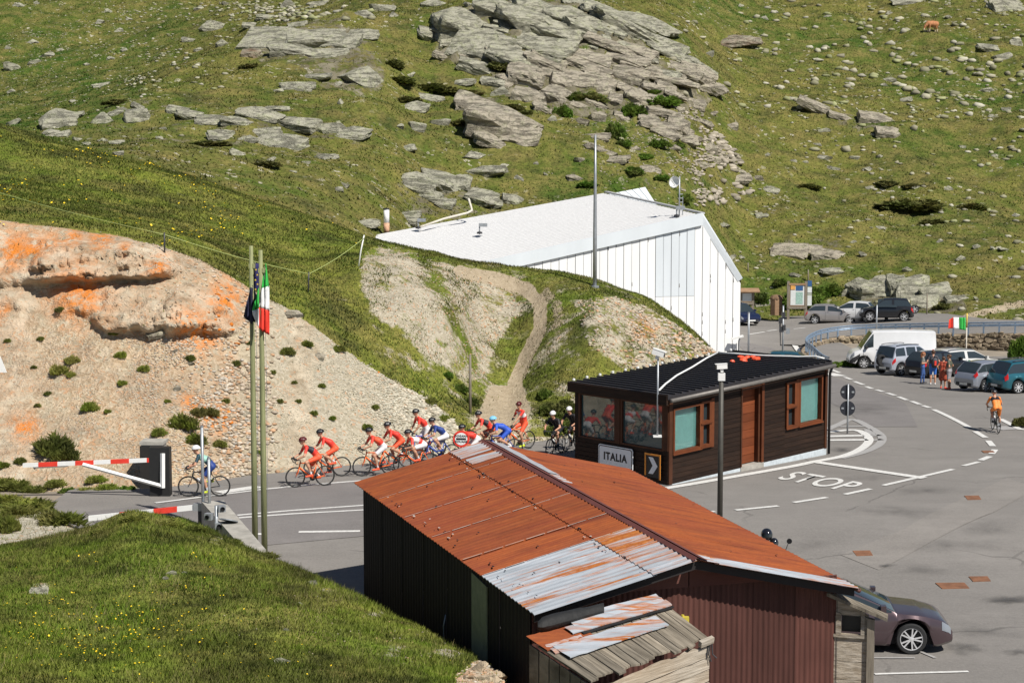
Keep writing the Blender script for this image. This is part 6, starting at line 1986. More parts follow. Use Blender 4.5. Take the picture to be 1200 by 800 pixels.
def car(label, loc, yaw, L, W, Hh, wb, fo, r, belt, gh, col, metal=0.3, group='parked cars', cat='car', name='parked_car', glass=None, wins=((0.04, 0.46), (0.52, 0.96)), roofcol=None,
        bumper=False, spare=None, rails=False, clear=0.2, spokes=5, tailz=None, rear_glass=True, headz=(0.58, 0.74), light_glass=False, van=False, roofw=0.72, plate=True):
    """belt: [(x from rear 0..1, z)], gh: x of tail glass base, roof rear, roof front, cowl (0..1 from the rear)"""
    root = thing(name, label, cat, loc, yaw, group)
    pm = paint('car_paint', col, metal)
    X = lambda t: (t - 0.5) * L
    bx, bz = [b[0] for b in belt], [b[1] for b in belt]
    fa = L / 2 - fo; ra = fa - wb
    tw = W / 2 - 0.13

    def sec(t):
        x = X(t)
        zb = np.interp(t, bx, bz)
        g = list(gh)
        if t <= g[0] or t >= g[3]: zr = zb
        else: zr = np.interp(t, [g[0], g[1], (g[1] + g[2]) / 2, g[2], g[3]], [zb, Hh - 0.05, Hh, Hh - 0.04, zb])
        f = float(np.clip((zr - zb) / 0.12, 0, 1))
        e = abs(2 * t - 1)
        w = W / 2 * (1 - 0.10 * e ** 5 - 0.10 * max(0, e - 0.93) / 0.07)
        cl = clear + (0.09 * max(0, e - 0.86) / 0.14)
        arch = cl
        for wx in (fa, ra):
            dx = x - wx; Ra = r + 0.065
            if abs(dx) < Ra: arch = max(arch, r + math.sqrt(Ra * Ra - dx * dx))
        zl = min(arch, zb - 0.1)
        zm = max(zl + 0.03, zl + (zb - zl) * 0.5)
        sh = min(zb - 0.03, max(zl + 0.06, zb - 0.12))
        crown = 0.03
        rw = roofw * W / 2
        k = min(1.0, (zr - zb) / max(0.15, Hh - bz[len(bz) // 2]))
        w6 = (w * 0.93) * (1 - k) + rw * k
        pts = [(0, zl), (w * 0.86, zl), (w * 0.975, min(zl + 0.07, zm)), (w, zm), (w * 0.985, sh), (w * 0.94, zb),
               (w6 if f > 0 else w * 0.86, zr - 0.06 * k if f > 0 else zb + crown * .35), ((rw - 0.1) * k + w * 0.55 * (1 - k), zr - 0.012 * k if f > 0 else zb + crown * .8), (0, zr + 0.012 if f > 0 else zb + crown)]
        return x, pts

    def S(t, s, off=0.0, side=1):
        x, p = sec(t)
        i = int(min(7, math.floor(s))); q = s - i
        y = p[i][0] + (p[i + 1][0] - p[i][0]) * q; z = p[i][1] + (p[i + 1][1] - p[i][1]) * q
        dy, dz = p[i + 1][0] - p[i][0], p[i + 1][1] - p[i][1]
        l = math.hypot(dy, dz) or 1
        return Vector((x, side * (y + off * dz / l), z - off * dy / l))

    ts = sorted(set(list(np.linspace(0, 1, 45)) + [g + d for g in gh for d in (-0.004, 0.004)] + [(a + L / 2 + s * (r + 0.06) * c) / L for a in (fa, ra) for s in (-1, 1) for c in (0.35, 0.8, 0.97, 1.0)]))
    ts = [t for t in ts if 0 <= t <= 1]
    mb = MB()
    rows = []
    for t in ts:
        x, p = sec(t)
        rows.append([Vector((x, -y, z)) for y, z in p[::-1]] + [Vector((x, y, z)) for y, z in p[1:]])
    mb.grid(rows)
    if roofcol:
        nf = len(rows[0]) - 1
        for i in range(len(ts) - 1):
            for j in range(nf):
                if rows[i][j].z > Hh - 0.12 and rows[i + 1][j].z > Hh - 0.12 and j in (0, 1): pass
    for rr_, rev in ((rows[0], False), (rows[-1], True)):
        n = len(rr_)
        for j in range(n // 2):
            q = [rr_[j], rr_[j + 1], rr_[n - 2 - j], rr_[n - 1 - j]]
            if (q[0] - q[3]).length < 1e-6: q = q[:3]
            mb.add(q if rev else q[::-1], [tuple(range(len(q)))])
    body = mb.build('body', pm, root, angle=32)
    # dark floor pan so that nothing shows through the arches
    MB().box(-L * 0.44, L * 0.44, -W * 0.36, W * 0.36, clear + 0.02, min(bz) * 0.9).build('floor_pan', M['seatcloth'], root)
    for a in (fa, ra):
        for s in (-1, 1):
            make_wheel('wheel', root, (a, s * tw, r), s, r, 0.215, spokes)
    gm = M['glass'] if glass is None else glass

    def patch_(nm, t0, t1, s0, s1, m, side, off=0.006, nt_=8, ns=3, tfun=None):
        g = MB()
        if side == 0:
            rws = []
            for t in np.linspace(t0, t1, nt_ + 1):
                rws.append([S(t, s, off, -1) for s in np.linspace(s0, 8, ns + 1)] + [S(t, s, off, 1) for s in np.linspace(8, s0, ns + 1)[1:]])
            g.grid(rws)
        else:
            g.grid([[S(t, s, off, side) for s in np.linspace(s0, s1, ns + 1)] for t in np.linspace(t0, t1, nt_ + 1)])
        return g.build(nm, m, root, smooth=True)

    span = gh[3] - gh[0]
    for s in (-1, 1):
        for (a, b) in wins:
            patch_('side_window', gh[0] + span * a, gh[0] + span * b, 5.12, 5.9, gm, s)
        for t in ((0.36, 0.6) if not van else (0.66, 0.84)):
            patch_('door_seam', t, t + 0.004, 2.1, 5.0, M['black'], s, 0.003, 1, 8)
        patch_('door_handle', (0.39 if not van else 0.68), (0.42 if not van else 0.70), 4.55, 4.75, M['plastic'], s, 0.02, 1, 1)
        patch_('headlight', 0.945, 0.99, 3.5, 4.9, M['lamp'], s, 0.008, 4, 3)
        if tailz is None: patch_('tail_light', 0.006, 0.05, 3.6, 4.95, M['tail'], s, 0.008, 3, 3)
        else: patch_('tail_light', gh[0] * 0.3 + 0.005, gh[0] + 0.02, tailz[0], tailz[1], M['tail'], s, 0.012, 3, 4)
        patch_('sill', 0.2, 0.8, 1.6, 2.3, M['plastic'] if bumper else pm, s, 0.012, 10, 2)
        mr = MB()
        c = S(gh[3] - 0.07, 5.15, 0.1, s)
        mr.box(c.x - 0.05, c.x + 0.07, c.y - 0.09, c.y + 0.09, c.z - 0.02, c.z + 0.13)
        mr.tube([S(gh[3] - 0.06, 5.05, 0.0, s), c], 0.025, 5)
        mr.build('door_mirror', M['plastic'] if bumper or van else pm, root, angle=30)
        if bumper or van:
            patch_('front_bumper', 0.88 if van else 0.955, 0.998, 1.0, 3.3, M['plastic'], s, 0.012, 4, 4)
            patch_('rear_bumper', 0.002, 0.045, 1.0, 3.2, M['plastic'], s, 0.012, 4, 4)
        if rails:
            a, b = S(gh[1] + 0.02, 6.6, 0.04, s), S(gh[2], 6.6, 0.04, s)
            m_ = (a + b) / 2 + Vector((0, 0, 0.05))
            MB().tube([a, a.lerp(m_, 0.3) + Vector((0, 0, .02)), m_, b.lerp(m_, 0.3) + Vector((0, 0, .02)), b], 0.022, 6).build('roof_rail', M['darksteel'], root, smooth=True)
    patch_('windscreen', gh[2] + 0.012, gh[3] - 0.012, 6.25, 8, gm, 0)
    if rear_glass: patch_('rear_window', gh[0] + 0.006, gh[1] - 0.006, 6.3, 8, gm, 0)
    # grille, plates, end bumpers across the ends
    for e, sg_ in ((1.0, 1), (0.0, -1)):
        x = X(e)
        zc = np.interp(e, bx, bz)
        b = MB().box(-0.012, 0.03, -W * 0.30, W * 0.30, clear + 0.1, clear + 0.1 + (zc - clear) * 0.36)
        o = b.build('bumper_insert', M['plastic'], root); o.location = (x, 0, 0); o.rotation_euler = (0, 0, 0 if sg_ > 0 else math.pi)
        if plate:
            o = MB().box(0.031, 0.042, -0.26, 0.26, -0.055, 0.055).build('number_plate', M['plate'], root)
            o.location = (x, 0, clear + 0.1 + (zc - clear) * 0.2); o.rotation_euler = (0, 0, 0 if sg_ > 0 else math.pi)
    if spare is not None:
        make_wheel('spare_wheel', root, (X(0) - 0.1, 0.05, 0.86), 1, 0.33, 0.2, 5)
        w = root.children[-1]; w.rotation_euler = (0, 0, math.pi / 2)
        dd = MB().disc((0, 0, 0), (0, 1, 0), [(0.345, -0.1), (0.35, 0.08), (0.3, 0.13), (0, 0.14)], 24).build('spare_cover', plain('silver_spare_cover', spare, 0.4, 0.4), w, angle=40)
    return root


def wheel_loc(px, py, yaw, lx, ly, gf=GR):
    """car origin so that a wheel (local lx, ly) stands at a pixel"""
    g = gf(px, py)
    c, s = math.cos(yaw), math.sin(yaw)
    return Vector((g.x - (c * lx - s * ly), g.y - (s * lx + c * ly), g.z))


SEDAN = [(0, .78), (.02, .95), (.1, 1.0), (.2, .98), (.62, .96), (.72, .945), (.86, .88), (.95, .77), (.985, .66), (1, .5)]
HATCH = [(0, .62), (.015, .82), (.05, .96), (.3, .95), (.6, .92), (.74, .9), (.88, .8), (.96, .68), (1, .52)]
SUVB = [(0, .7), (.015, .9), (.05, 1.06), (.3, 1.05), (.7, 1.02), (.76, 1.0), (.92, .92), (.975, .8), (1, .62)]
# purple brown saloon in the right foreground
yw = math.radians(-4)
car('purple brown saloon parked beside the barn with only its front showing', wheel_loc(1066, 765, yw, 1.45, -0.78), yw, 4.84, 1.84, 1.47, 2.76, 0.95, 0.355, SEDAN, (.1, .3, .52, .735), (0.1, 0.068, 0.075), 0.55, None,
    'car', clear=.17, spokes=5)
# upper road cars
yw = math.radians(-14)
car('grey metallic hatchback parked on the upper road in front of a white one', wheel_loc(957, 379.5, yw, -1.22, -0.7, GU), yw, 4.2, 1.76, 1.47, 2.57, 0.88, 0.315, HATCH, (.035, .16, .5, .74), (0.32, 0.3, 0.29), 0.4, 'cars parked along the upper road', spokes=5)
yw = math.radians(155)
car('white hatchback half hidden behind the grey hatchback', wheel_loc(1010, 377, yw, -1.0, 0.7, GU) + Vector((0, 0, 0)), yw, 3.95, 1.7, 1.5, 2.5, 0.8, 0.31, HATCH, (.035, .15, .52, .76), (0.62, 0.62, 0.62), 0.1, 'cars parked along the upper road', spokes=8)
yw = math.radians(171)
car('small black off-roader with a rear spare wheel on the upper road', wheel_loc(1057, 376.5, yw, -1.1, 0.7, GU), yw, 3.85, 1.74, 1.68, 2.45, 0.72, 0.35, SUVB, (.03, .12, .55, .76), (0.012, 0.012, 0.014), 0.2, 'cars parked along the upper road', bumper=True, spare=(0.02, 0.02, 0.02), spokes=5, clear=.25)
yw = math.radians(-70)
car('dark blue car showing past the corner of the white building', GU(870, 379) + Vector((-.2, .4, 0)), yw, 4.3, 1.78, 1.55, 2.6, 0.85, 0.31, HATCH, (.035, .15, .52, .76), (0.012, 0.02, 0.06), 0.3, None, spokes=8)
yw = math.radians(168)
car('dark teal car passing behind the dark hut', GR(908, 440), yw, 4.3, 1.74, 1.42, 2.6, 0.85, 0.31, HATCH, (.035, .2, .54, .76), (0.02, 0.1, 0.14), 0.4, None, spokes=8)
# car park
PG = 'cars in the lower car park'
yw = math.radians(176)
car('tall white delivery van without side windows in the car park', wheel_loc(1013, 431.5, yw, 1.65, 0.8), yw, 5.1, 1.98, 2.25, 3.2, 0.85, 0.335, [(0, 1.0), (.01, 1.15), (.05, 1.18), (.6, 1.18), (.78, 1.16), (.86, 1.1), (.95, .98), (.98, .8), (1, .55)], (.0, .012, .735, .875),
    (0.74, 0.74, 0.74), 0.0, PG, 'van', 'parked_van', wins=((.83, .955),), bumper=True, van=True, rear_glass=False, spokes=8, clear=.24, roofw=.86)
yw = math.radians(33)
car('silver white off-roader with a spare wheel on its tailgate', wheel_loc(1056, 440, yw, -1.25, -0.72), yw, 3.95, 1.75, 1.72, 2.6, 0.72, 0.34, SUVB, (.02, .09, .56, .78), (0.5, 0.53, 0.6), 0.25, PG, bumper=False, spare=(0.3, 0.3, 0.32), rails=True, clear=.24, wins=((0.06, .3), (.34, .58), (.62, .93)))
yw = math.radians(33)
car('black hatchback parked behind the group of people', GR(1094, 443) + Vector((.6, 1.2, 0)), yw, 4.1, 1.74, 1.47, 2.55, 0.85, 0.31, HATCH, (.03, .14, .52, .75), (0.014, 0.014, 0.016), 0.3, PG, spokes=8)
yw = math.radians(24)
car('white estate car with roof rails beside the black hatchback', wheel_loc(1120, 441, yw, -1.25, -0.74), yw, 4.5, 1.76, 1.5, 2.65, 0.9, 0.32, HATCH, (.03, .1, .52, .74), (0.66, 0.66, 0.64), 0.1, PG, rails=True, spokes=8)
yw = math.radians(30)
car('silver hatchback with tall red tail lamps in the car park', wheel_loc(1154.5, 459, yw, -1.25, -0.72), yw, 4.03, 1.7, 1.5, 2.51, 0.8, 0.31, HATCH, (.03, .15, .52, .77), (0.34, 0.36, 0.41), 0.45, PG, spokes=8, tailz=(4.2, 6.2))
yw = math.radians(20)
car('teal blue people carrier cut off by the right edge', wheel_loc(1193, 461, yw, -1.3, -0.74), yw, 4.3, 1.76, 1.6, 2.65, 0.85, 0.32, HATCH, (.03, .12, .56, .79), (0.02, 0.13, 0.17), 0.4, PG, rails=True, spokes=8, tailz=(3.6, 5.6))
# ------------------------------------------------------------------ people: one continuous surface grown round a skeleton
def surface_nets(D, org, h):
    s = D < 0
    act = np.zeros(tuple(n - 1 for n in D.shape), np.int8)
    offs = [(i, j, k) for i in (0, 1) for j in (0, 1) for k in (0, 1)]
    nx, ny, nz = D.shape
    for (i, j, k) in offs: act += s[i:nx - 1 + i, j:ny - 1 + j, k:nz - 1 + k]
    cells = np.argwhere((act > 0) & (act < 8))
    idx = -np.ones(act.shape, np.int64)
    idx[tuple(cells.T)] = np.arange(len(cells))
    val = {o: D[cells[:, 0] + o[0], cells[:, 1] + o[1], cells[:, 2] + o[2]] for o in offs}
    acc = np.zeros((len(cells), 3)); cnt = np.zeros(len(cells))
    for a in offs:
        for ax in range(3):
            if a[ax]: continue
            b = list(a); b[ax] = 1; b = tuple(b)
            da, db = val[a], val[b]
            m = (da < 0) != (db < 0)
            t = np.where(m, da / np.where(m, da - db, 1), 0)
            p = np.array(a, float)[None] + t[:, None] * (np.array(b) - np.array(a))[None]
            acc[m] += p[m]; cnt[m] += 1
    V = org + h * (cells + acc / np.maximum(cnt, 1)[:, None])
    quads = []
    for ax in range(3):
        u, w = (ax + 1) % 3, (ax + 2) % 3
        sl0 = [slice(None)] * 3; sl1 = [slice(None)] * 3
        sl0[ax] = slice(0, -1); sl1[ax] = slice(1, None)
        c = np.argwhere(s[tuple(sl0)] != s[tuple(sl1)])
        c = c[(c[:, u] > 0) & (c[:, w] > 0) & (c[:, u] < D.shape[u] - 1) & (c[:, w] < D.shape[w] - 1)]
        fl = s[tuple(sl0)][tuple(c.T)]
        eu = np.zeros(3, int); eu[u] = 1; ew = np.zeros(3, int); ew[w] = 1
        q = np.stack([idx[tuple((c - eu - ew).T)], idx[tuple((c - ew).T)], idx[tuple(c.T)], idx[tuple((c - eu).T)]], 1)
        q[~fl] = q[~fl][:, ::-1]
        quads.append(q)
    return V, np.concatenate(quads)


def grow(name, caps, mats, parent, h=0.014):
    """caps: (a, b, ra, rb, material index, blend)"""
    P0 = np.array([c[0] for c in caps] + [c[1] for c in caps], float)
    lo, hi = P0.min(0) - 0.22, P0.max(0) + 0.22
    n = np.ceil((hi - lo) / h).astype(int) + 1
    D = np.full(n, 0.2, np.float32)
    for (a, b, ra, rb, mi, k) in caps:
        a, b = np.array(a, float), np.array(b, float)
        mrg = max(ra, rb) + 0.09
        i0 = np.maximum(((np.minimum(a, b) - mrg - lo) / h).astype(int), 0)
        i1 = np.minimum(((np.maximum(a, b) + mrg - lo) / h).astype(int) + 2, n)
        ax = [lo[d] + h * np.arange(i0[d], i1[d]) for d in range(3)]
        X, Y, Z = np.meshgrid(*ax, indexing='ij')
        ab = b - a; L2 = max(ab @ ab, 1e-9)
        t = np.clip(((X - a[0]) * ab[0] + (Y - a[1]) * ab[1] + (Z - a[2]) * ab[2]) / L2, 0, 1)
        d = np.sqrt((X - a[0] - t * ab[0]) ** 2 + (Y - a[1] - t * ab[1]) ** 2 + (Z - a[2] - t * ab[2]) ** 2) - (ra + (rb - ra) * t)
        sub = D[i0[0]:i1[0], i0[1]:i1[1], i0[2]:i1[2]]
        hh = np.clip(0.5 + 0.5 * (sub - d) / k, 0, 1)
        D[i0[0]:i1[0], i0[1]:i1[1], i0[2]:i1[2]] = sub + (d - sub) * hh - k * hh * (1 - hh)
    V, Q = surface_nets(D, lo, h)
    c = V[Q].mean(1)
    best = np.full(len(c), 9.0); lab = np.zeros(len(c), int)
    for (a, b, ra, rb, mi, k) in caps:
        a, b = np.array(a, float), np.array(b, float)
        ab = b - a; t = np.clip((c - a) @ ab / max(ab @ ab, 1e-9), 0, 1)
        d = np.linalg.norm(c - a - t[:, None] * ab, axis=1) - (ra + (rb - ra) * t)
        m = d < best; best[m] = d[m]; lab[m] = mi
    return np_mesh(name, V, Q, mats, mi=lab, smooth=True, parent=parent)


def ik(a, b, l1, l2, hint):
    """middle joint between a and b bending towards hint"""
    a, b = np.array(a, float), np.array(b, float)
    d = b - a; L = min(np.linalg.norm(d), l1 + l2 - 1e-4); u = d / np.linalg.norm(d)
    x = (l1 * l1 - l2 * l2 + L * L) / (2 * L); y = math.sqrt(max(l1 * l1 - x * x, 0))
    hnt = np.array(hint, float); hnt = hnt - (hnt @ u) * u; hnt /= np.linalg.norm(hnt)
    return a + u * x + hnt * y


def lerp3(a, b, t): return np.array(a) * (1 - t) + np.array(b) * t


def hand(caps, wrist, direc, curl, side, mi, thumb_dir=None):
    """palm, four unequal bent fingers and a thumb; direc along the palm, curl the way the fingers close"""
    w = np.array(wrist, float); d = np.array(direc, float); d /= np.linalg.norm(d)
    c = np.array(curl, float); c = c - (c @ d) * d; c /= np.linalg.norm(c)
    s = np.cross(d, c)
    pe = w + d * 0.085
    caps.append((w, pe - s * 0.02, 0.026, 0.024, mi, 0.02)); caps.append((w, pe + s * 0.02, 0.026, 0.024, mi, 0.02))
    for i, (off, ln) in enumerate(((-0.034, 0.07), (-0.012, 0.08), (0.011, 0.075), (0.033, 0.058))):
        k = pe + s * off
        m = k + d * ln * 0.45 + c * ln * 0.3
        caps.append((k, m, 0.0105, 0.0095, mi, 0.006)); caps.append((m, m + c * ln * 0.5 - d * ln * 0.12, 0.0095, 0.008, mi, 0.005))
    tb = w + d * 0.03 - s * 0.03 * side
    tm = tb - s * 0.03 * side + d * 0.03 + c * 0.012
    caps.append((tb, tm, 0.013, 0.011, mi, 0.01)); caps.append((tm, tm + d * 0.025 + c * 0.02, 0.011, 0.009, mi, 0.006))


def head(caps, c, fwd, up, mi, hair=None):
    c = np.array(c, float); f = np.array(fwd, float); f /= np.linalg.norm(f); u = np.array(up, float); u = u - (u @ f) * f; u /= np.linalg.norm(u)
    s = np.cross(f, u)
    caps.append((c + u * 0.03 - f * 0.015, c + u * 0.03 + f * 0.02, 0.09, 0.085, mi, 0.03))
    caps.append((c + f * 0.03 - u * 0.03, c + f * 0.045 - u * 0.075, 0.062, 0.043, mi, 0.03))
    caps.append((c + f * 0.1 + u * 0.015, c + f * 0.118 - u * 0.02, 0.009, 0.014, mi, 0.012))      # nose
    caps.append((c + f * 0.088 - u * 0.055 - s * 0.018, c + f * 0.088 - u * 0.055 + s * 0.018, 0.009, 0.009, mi, 0.006))  # mouth
    for q in (-1, 1):
        caps.append((c + s * q * 0.088 + u * 0.02, c + s * q * 0.088 - u * 0.025, 0.014, 0.01, mi, 0.008))  # ears
        caps.append((c + f * 0.088 + s * q * 0.032 + u * 0.02, c + f * 0.09 + s * q * 0.032 + u * 0.02, 0.01, 0.01, mi, 0.006))
    if hair is not None:
        caps.append((c + u * 0.05 - f * 0.03, c + u * 0.055 + f * 0.015, 0.095, 0.09, hair, 0.02))
    return c, f, u, s


def kit(name, col, rough=0.6): return plain(name, col, rough, var=0.12, scale=9)


K = dict(red=kit('red_jersey', (0.78, 0.05, 0.03)), redo=kit('orange_red_lycra', (0.82, 0.1, 0.035)), white=kit('white_lycra', (0.72, 0.7, 0.7)), navy=kit('navy_lycra', (0.02, 0.05, 0.22)), blue=kit('blue_lycra', (0.03, 0.1, 0.55)),
         black=kit('black_lycra', (0.014, 0.014, 0.016)), orange=kit('orange_jersey', (0.85, 0.24, 0.04)), sock=kit('white_sock', (0.6, 0.6, 0.6)), yellow=kit('lime_shoe', (0.65, 0.75, 0.04)), dark=kit('dark_top', (0.03, 0.03, 0.04)),
         teal=kit('dark_teal_jersey', (0.015, 0.05, 0.07)), grey=kit('grey_top', (0.2, 0.2, 0.18)), jean=kit('blue_jeans', (0.05, 0.11, 0.3)), bshort=kit('bright_blue_shorts', (0.04, 0.16, 0.55)), gshort=kit('light_grey_shorts', (0.36, 0.34, 0.36)),
         rust=kit('rust_red_dress', (0.4, 0.07, 0.035)), hair=kit('brown_hair', (0.08, 0.04, 0.02)), blond=kit('reddish_hair', (0.3, 0.11, 0.04)), olive=kit('olive_top', (0.09, 0.09, 0.06)), mint=kit('mint_and_white_jersey', (0.3, 0.55, 0.45)),
         cyan=kit('light_blue_helmet', (0.2, 0.5, 0.7), 0.3), whiteh=kit('white_helmet', (0.75, 0.75, 0.75), 0.3), blackh=kit('black_helmet', (0.015, 0.015, 0.017), 0.3), redh=kit('red_black_helmet', (0.09, 0.012, 0.012), 0.3))


# ---------------- road bicycle, x forward, origin on the ground between the wheels
def bike_parts(root, fcol, wcol):
    fm = plain('bicycle_frame_paint', fcol, 0.35, var=0.06, coat=0.5)
    rh, fh, bb = Vector((-0.43, 0, 0.34)), Vector((0.57, 0, 0.34)), Vector((-0.02, 0, 0.275))
    st, ht, hbm = Vector((-0.17, 0, 0.78)), Vector((0.40, 0, 0.80)), Vector((0.435, 0, 0.66))
    mb = MB()
    mb.tube([bb, st], 0.019, 8); mb.tube([st, ht], 0.019, 8); mb.tube([bb, hbm], 0.026, 8); mb.tube([hbm, ht + Vector((-.01, 0, .04))], 0.024, 8)
    for s in (-1, 1):
        mb.tube([bb + Vector((0, s * .03, 0)), rh + Vector((0, s * .06, 0))], 0.011, 6); mb.tube([st + Vector((0, s * .02, -.04)), rh + Vector((0, s * .06, 0))], 0.009, 6)
    mb.build('frame', fm, root, smooth=True)
    fk = MB()
    for s in (-1, 1): fk.tube([hbm + Vector((0, s * .03, 0)), hbm + Vector((.05, s * .05, -.16)), fh + Vector((0, s * .055, 0))], [.016, .013, .009], 6)
    fk.build('fork', fm, root, smooth=True)
    bar = MB()
    bar.tube([ht + Vector((-.005, 0, .04)), ht + Vector((0, 0, .09)), ht + Vector((.1, 0, .12))], 0.016, 6)
    c = ht + Vector((.1, 0, .12))
    for s in (-1, 1):
        bar.tube([c, c + Vector((0, s * .17, 0)), c + Vector((.05, s * .2, 0)), c + Vector((.1, s * .21, -.02)), c + Vector((.12, s * .21, -.07)), c + Vector((.08, s * .21, -.12)), c + Vector((.01, s * .21, -.13))], 0.014, 6)
        bar.tube([c + Vector((.09, s * .21, 0)), c + Vector((.14, s * .21, .045))], [.018, .012], 6)
    bar.build('handlebar', M['black'], root, smooth=True)
    sd = MB()
    sd.tube([st, st + Vector((-.04, 0, .15))], 0.014, 6)
    o = MB()
    rows = []
    for x, w, z in ((-.15, .065, .0), (-.1, .07, .01), (0, .04, .015), (.08, .02, .01), (.12, .012, 0)):
        rows.append([st + Vector((-.05 + x, w * math.cos(a), .17 + z + .018 * math.sin(a))) for a in np.linspace(0, 2 * math.pi, 9)])
    o.grid(rows); o.add(rows[0][:-1], [tuple(range(8))])
    o.build('saddle', M['black'], root, smooth=True)
    sd.build('seatpost', M['black'], root, smooth=True)
    cr = MB()
    cr.disc(bb + Vector((0, -.045, 0)), (0, 1, 0), [(0.0, .004), (.095, .004), (.095, -.004), (0, -.004)], 20)
    cr.tube([bb + Vector((.0, -.06, 0)), bb + Vector((.12, -.06, -.12))], .011, 5); cr.tube([bb + Vector((.0, .06, 0)), bb + Vector((-.12, .06, .12))], .011, 5)
    cr.box(.07, .17, -.13, -.06, bb.z - .135, bb.z - .115); cr.box(-.17, -.07, .06, .13, bb.z + .115, bb.z + .135)
    cr.build('crank', M['darksteel'], root)
    wm = plain('rim_band', wcol, 0.4)
    for hub in (rh, fh):
        w = MB().ring((0, 0, 0), (0, 1, 0), 0.325, 0.0135, 36, 6).build('wheel', M['tyre'], root, smooth=True)
        w.location = hub
        MB().ring((0, 0, 0), (0, 1, 0), 0.298, 0.0125, 36, 5).build('rim', wm, w, smooth=True)
        sp = MB()
        for k in range(14):
            a = 2 * math.pi * k / 14
            sp.tube([(0, .02 * (1 if k % 2 else -1), 0), (.295 * math.cos(a), 0, .295 * math.sin(a))], .0022, 3, cap=False)
        sp.tube([(0, -.05, 0), (0, .05, 0)], .02, 8)
        sp.build('spoke', M['steel'], w)
    bt = MB(); bt.tube([bb.lerp(hbm, .35) + Vector((-.02, 0, .05)), bb.lerp(hbm, .72) + Vector((-.02, 0, .05))], .034, 8)
    bt.build('bottle', plain('bottle_plastic', (.6, .6, .6), .5), root, smooth=True)
    return root


def bike(label, loc, yaw, fcol, wcol=(0.03, 0.03, 0.03), group=None, lean=0.0):
    t = thing('bicycle', label, 'bicycle', loc, yaw, group)
    t.rotation_euler = (lean, 0, yaw)
    return bike_parts(t, fcol, wcol)


def helmet(parent, c, f, u, s, mat, r=0.112):
    mb = MB()
    n, m = 20, 8
    rows = []
    for j in range(m + 1):
        ph = math.radians(-8 + 98 * j / m)
        row = []
        for i in range(n + 1):
            th = 2 * math.pi * i / n
            vent = 1 - 0.07 * (abs(math.sin(3.5 * th + .4)) > 0.75) * (2 <= j <= 6)
            dr = f * (1.28 * math.cos(th) - 0.12) * math.cos(ph) + s * 0.98 * math.sin(th) * math.cos(ph) + u * math.sin(ph) * 0.98
            row.append(Vector(c + u * 0.035 + dr * r * vent))
        rows.append(row)
    mb.grid(rows)
    mb.add(rows[0][:-1], [tuple(range(n))])
    return mb.build('helmet', mat, parent, angle=35)


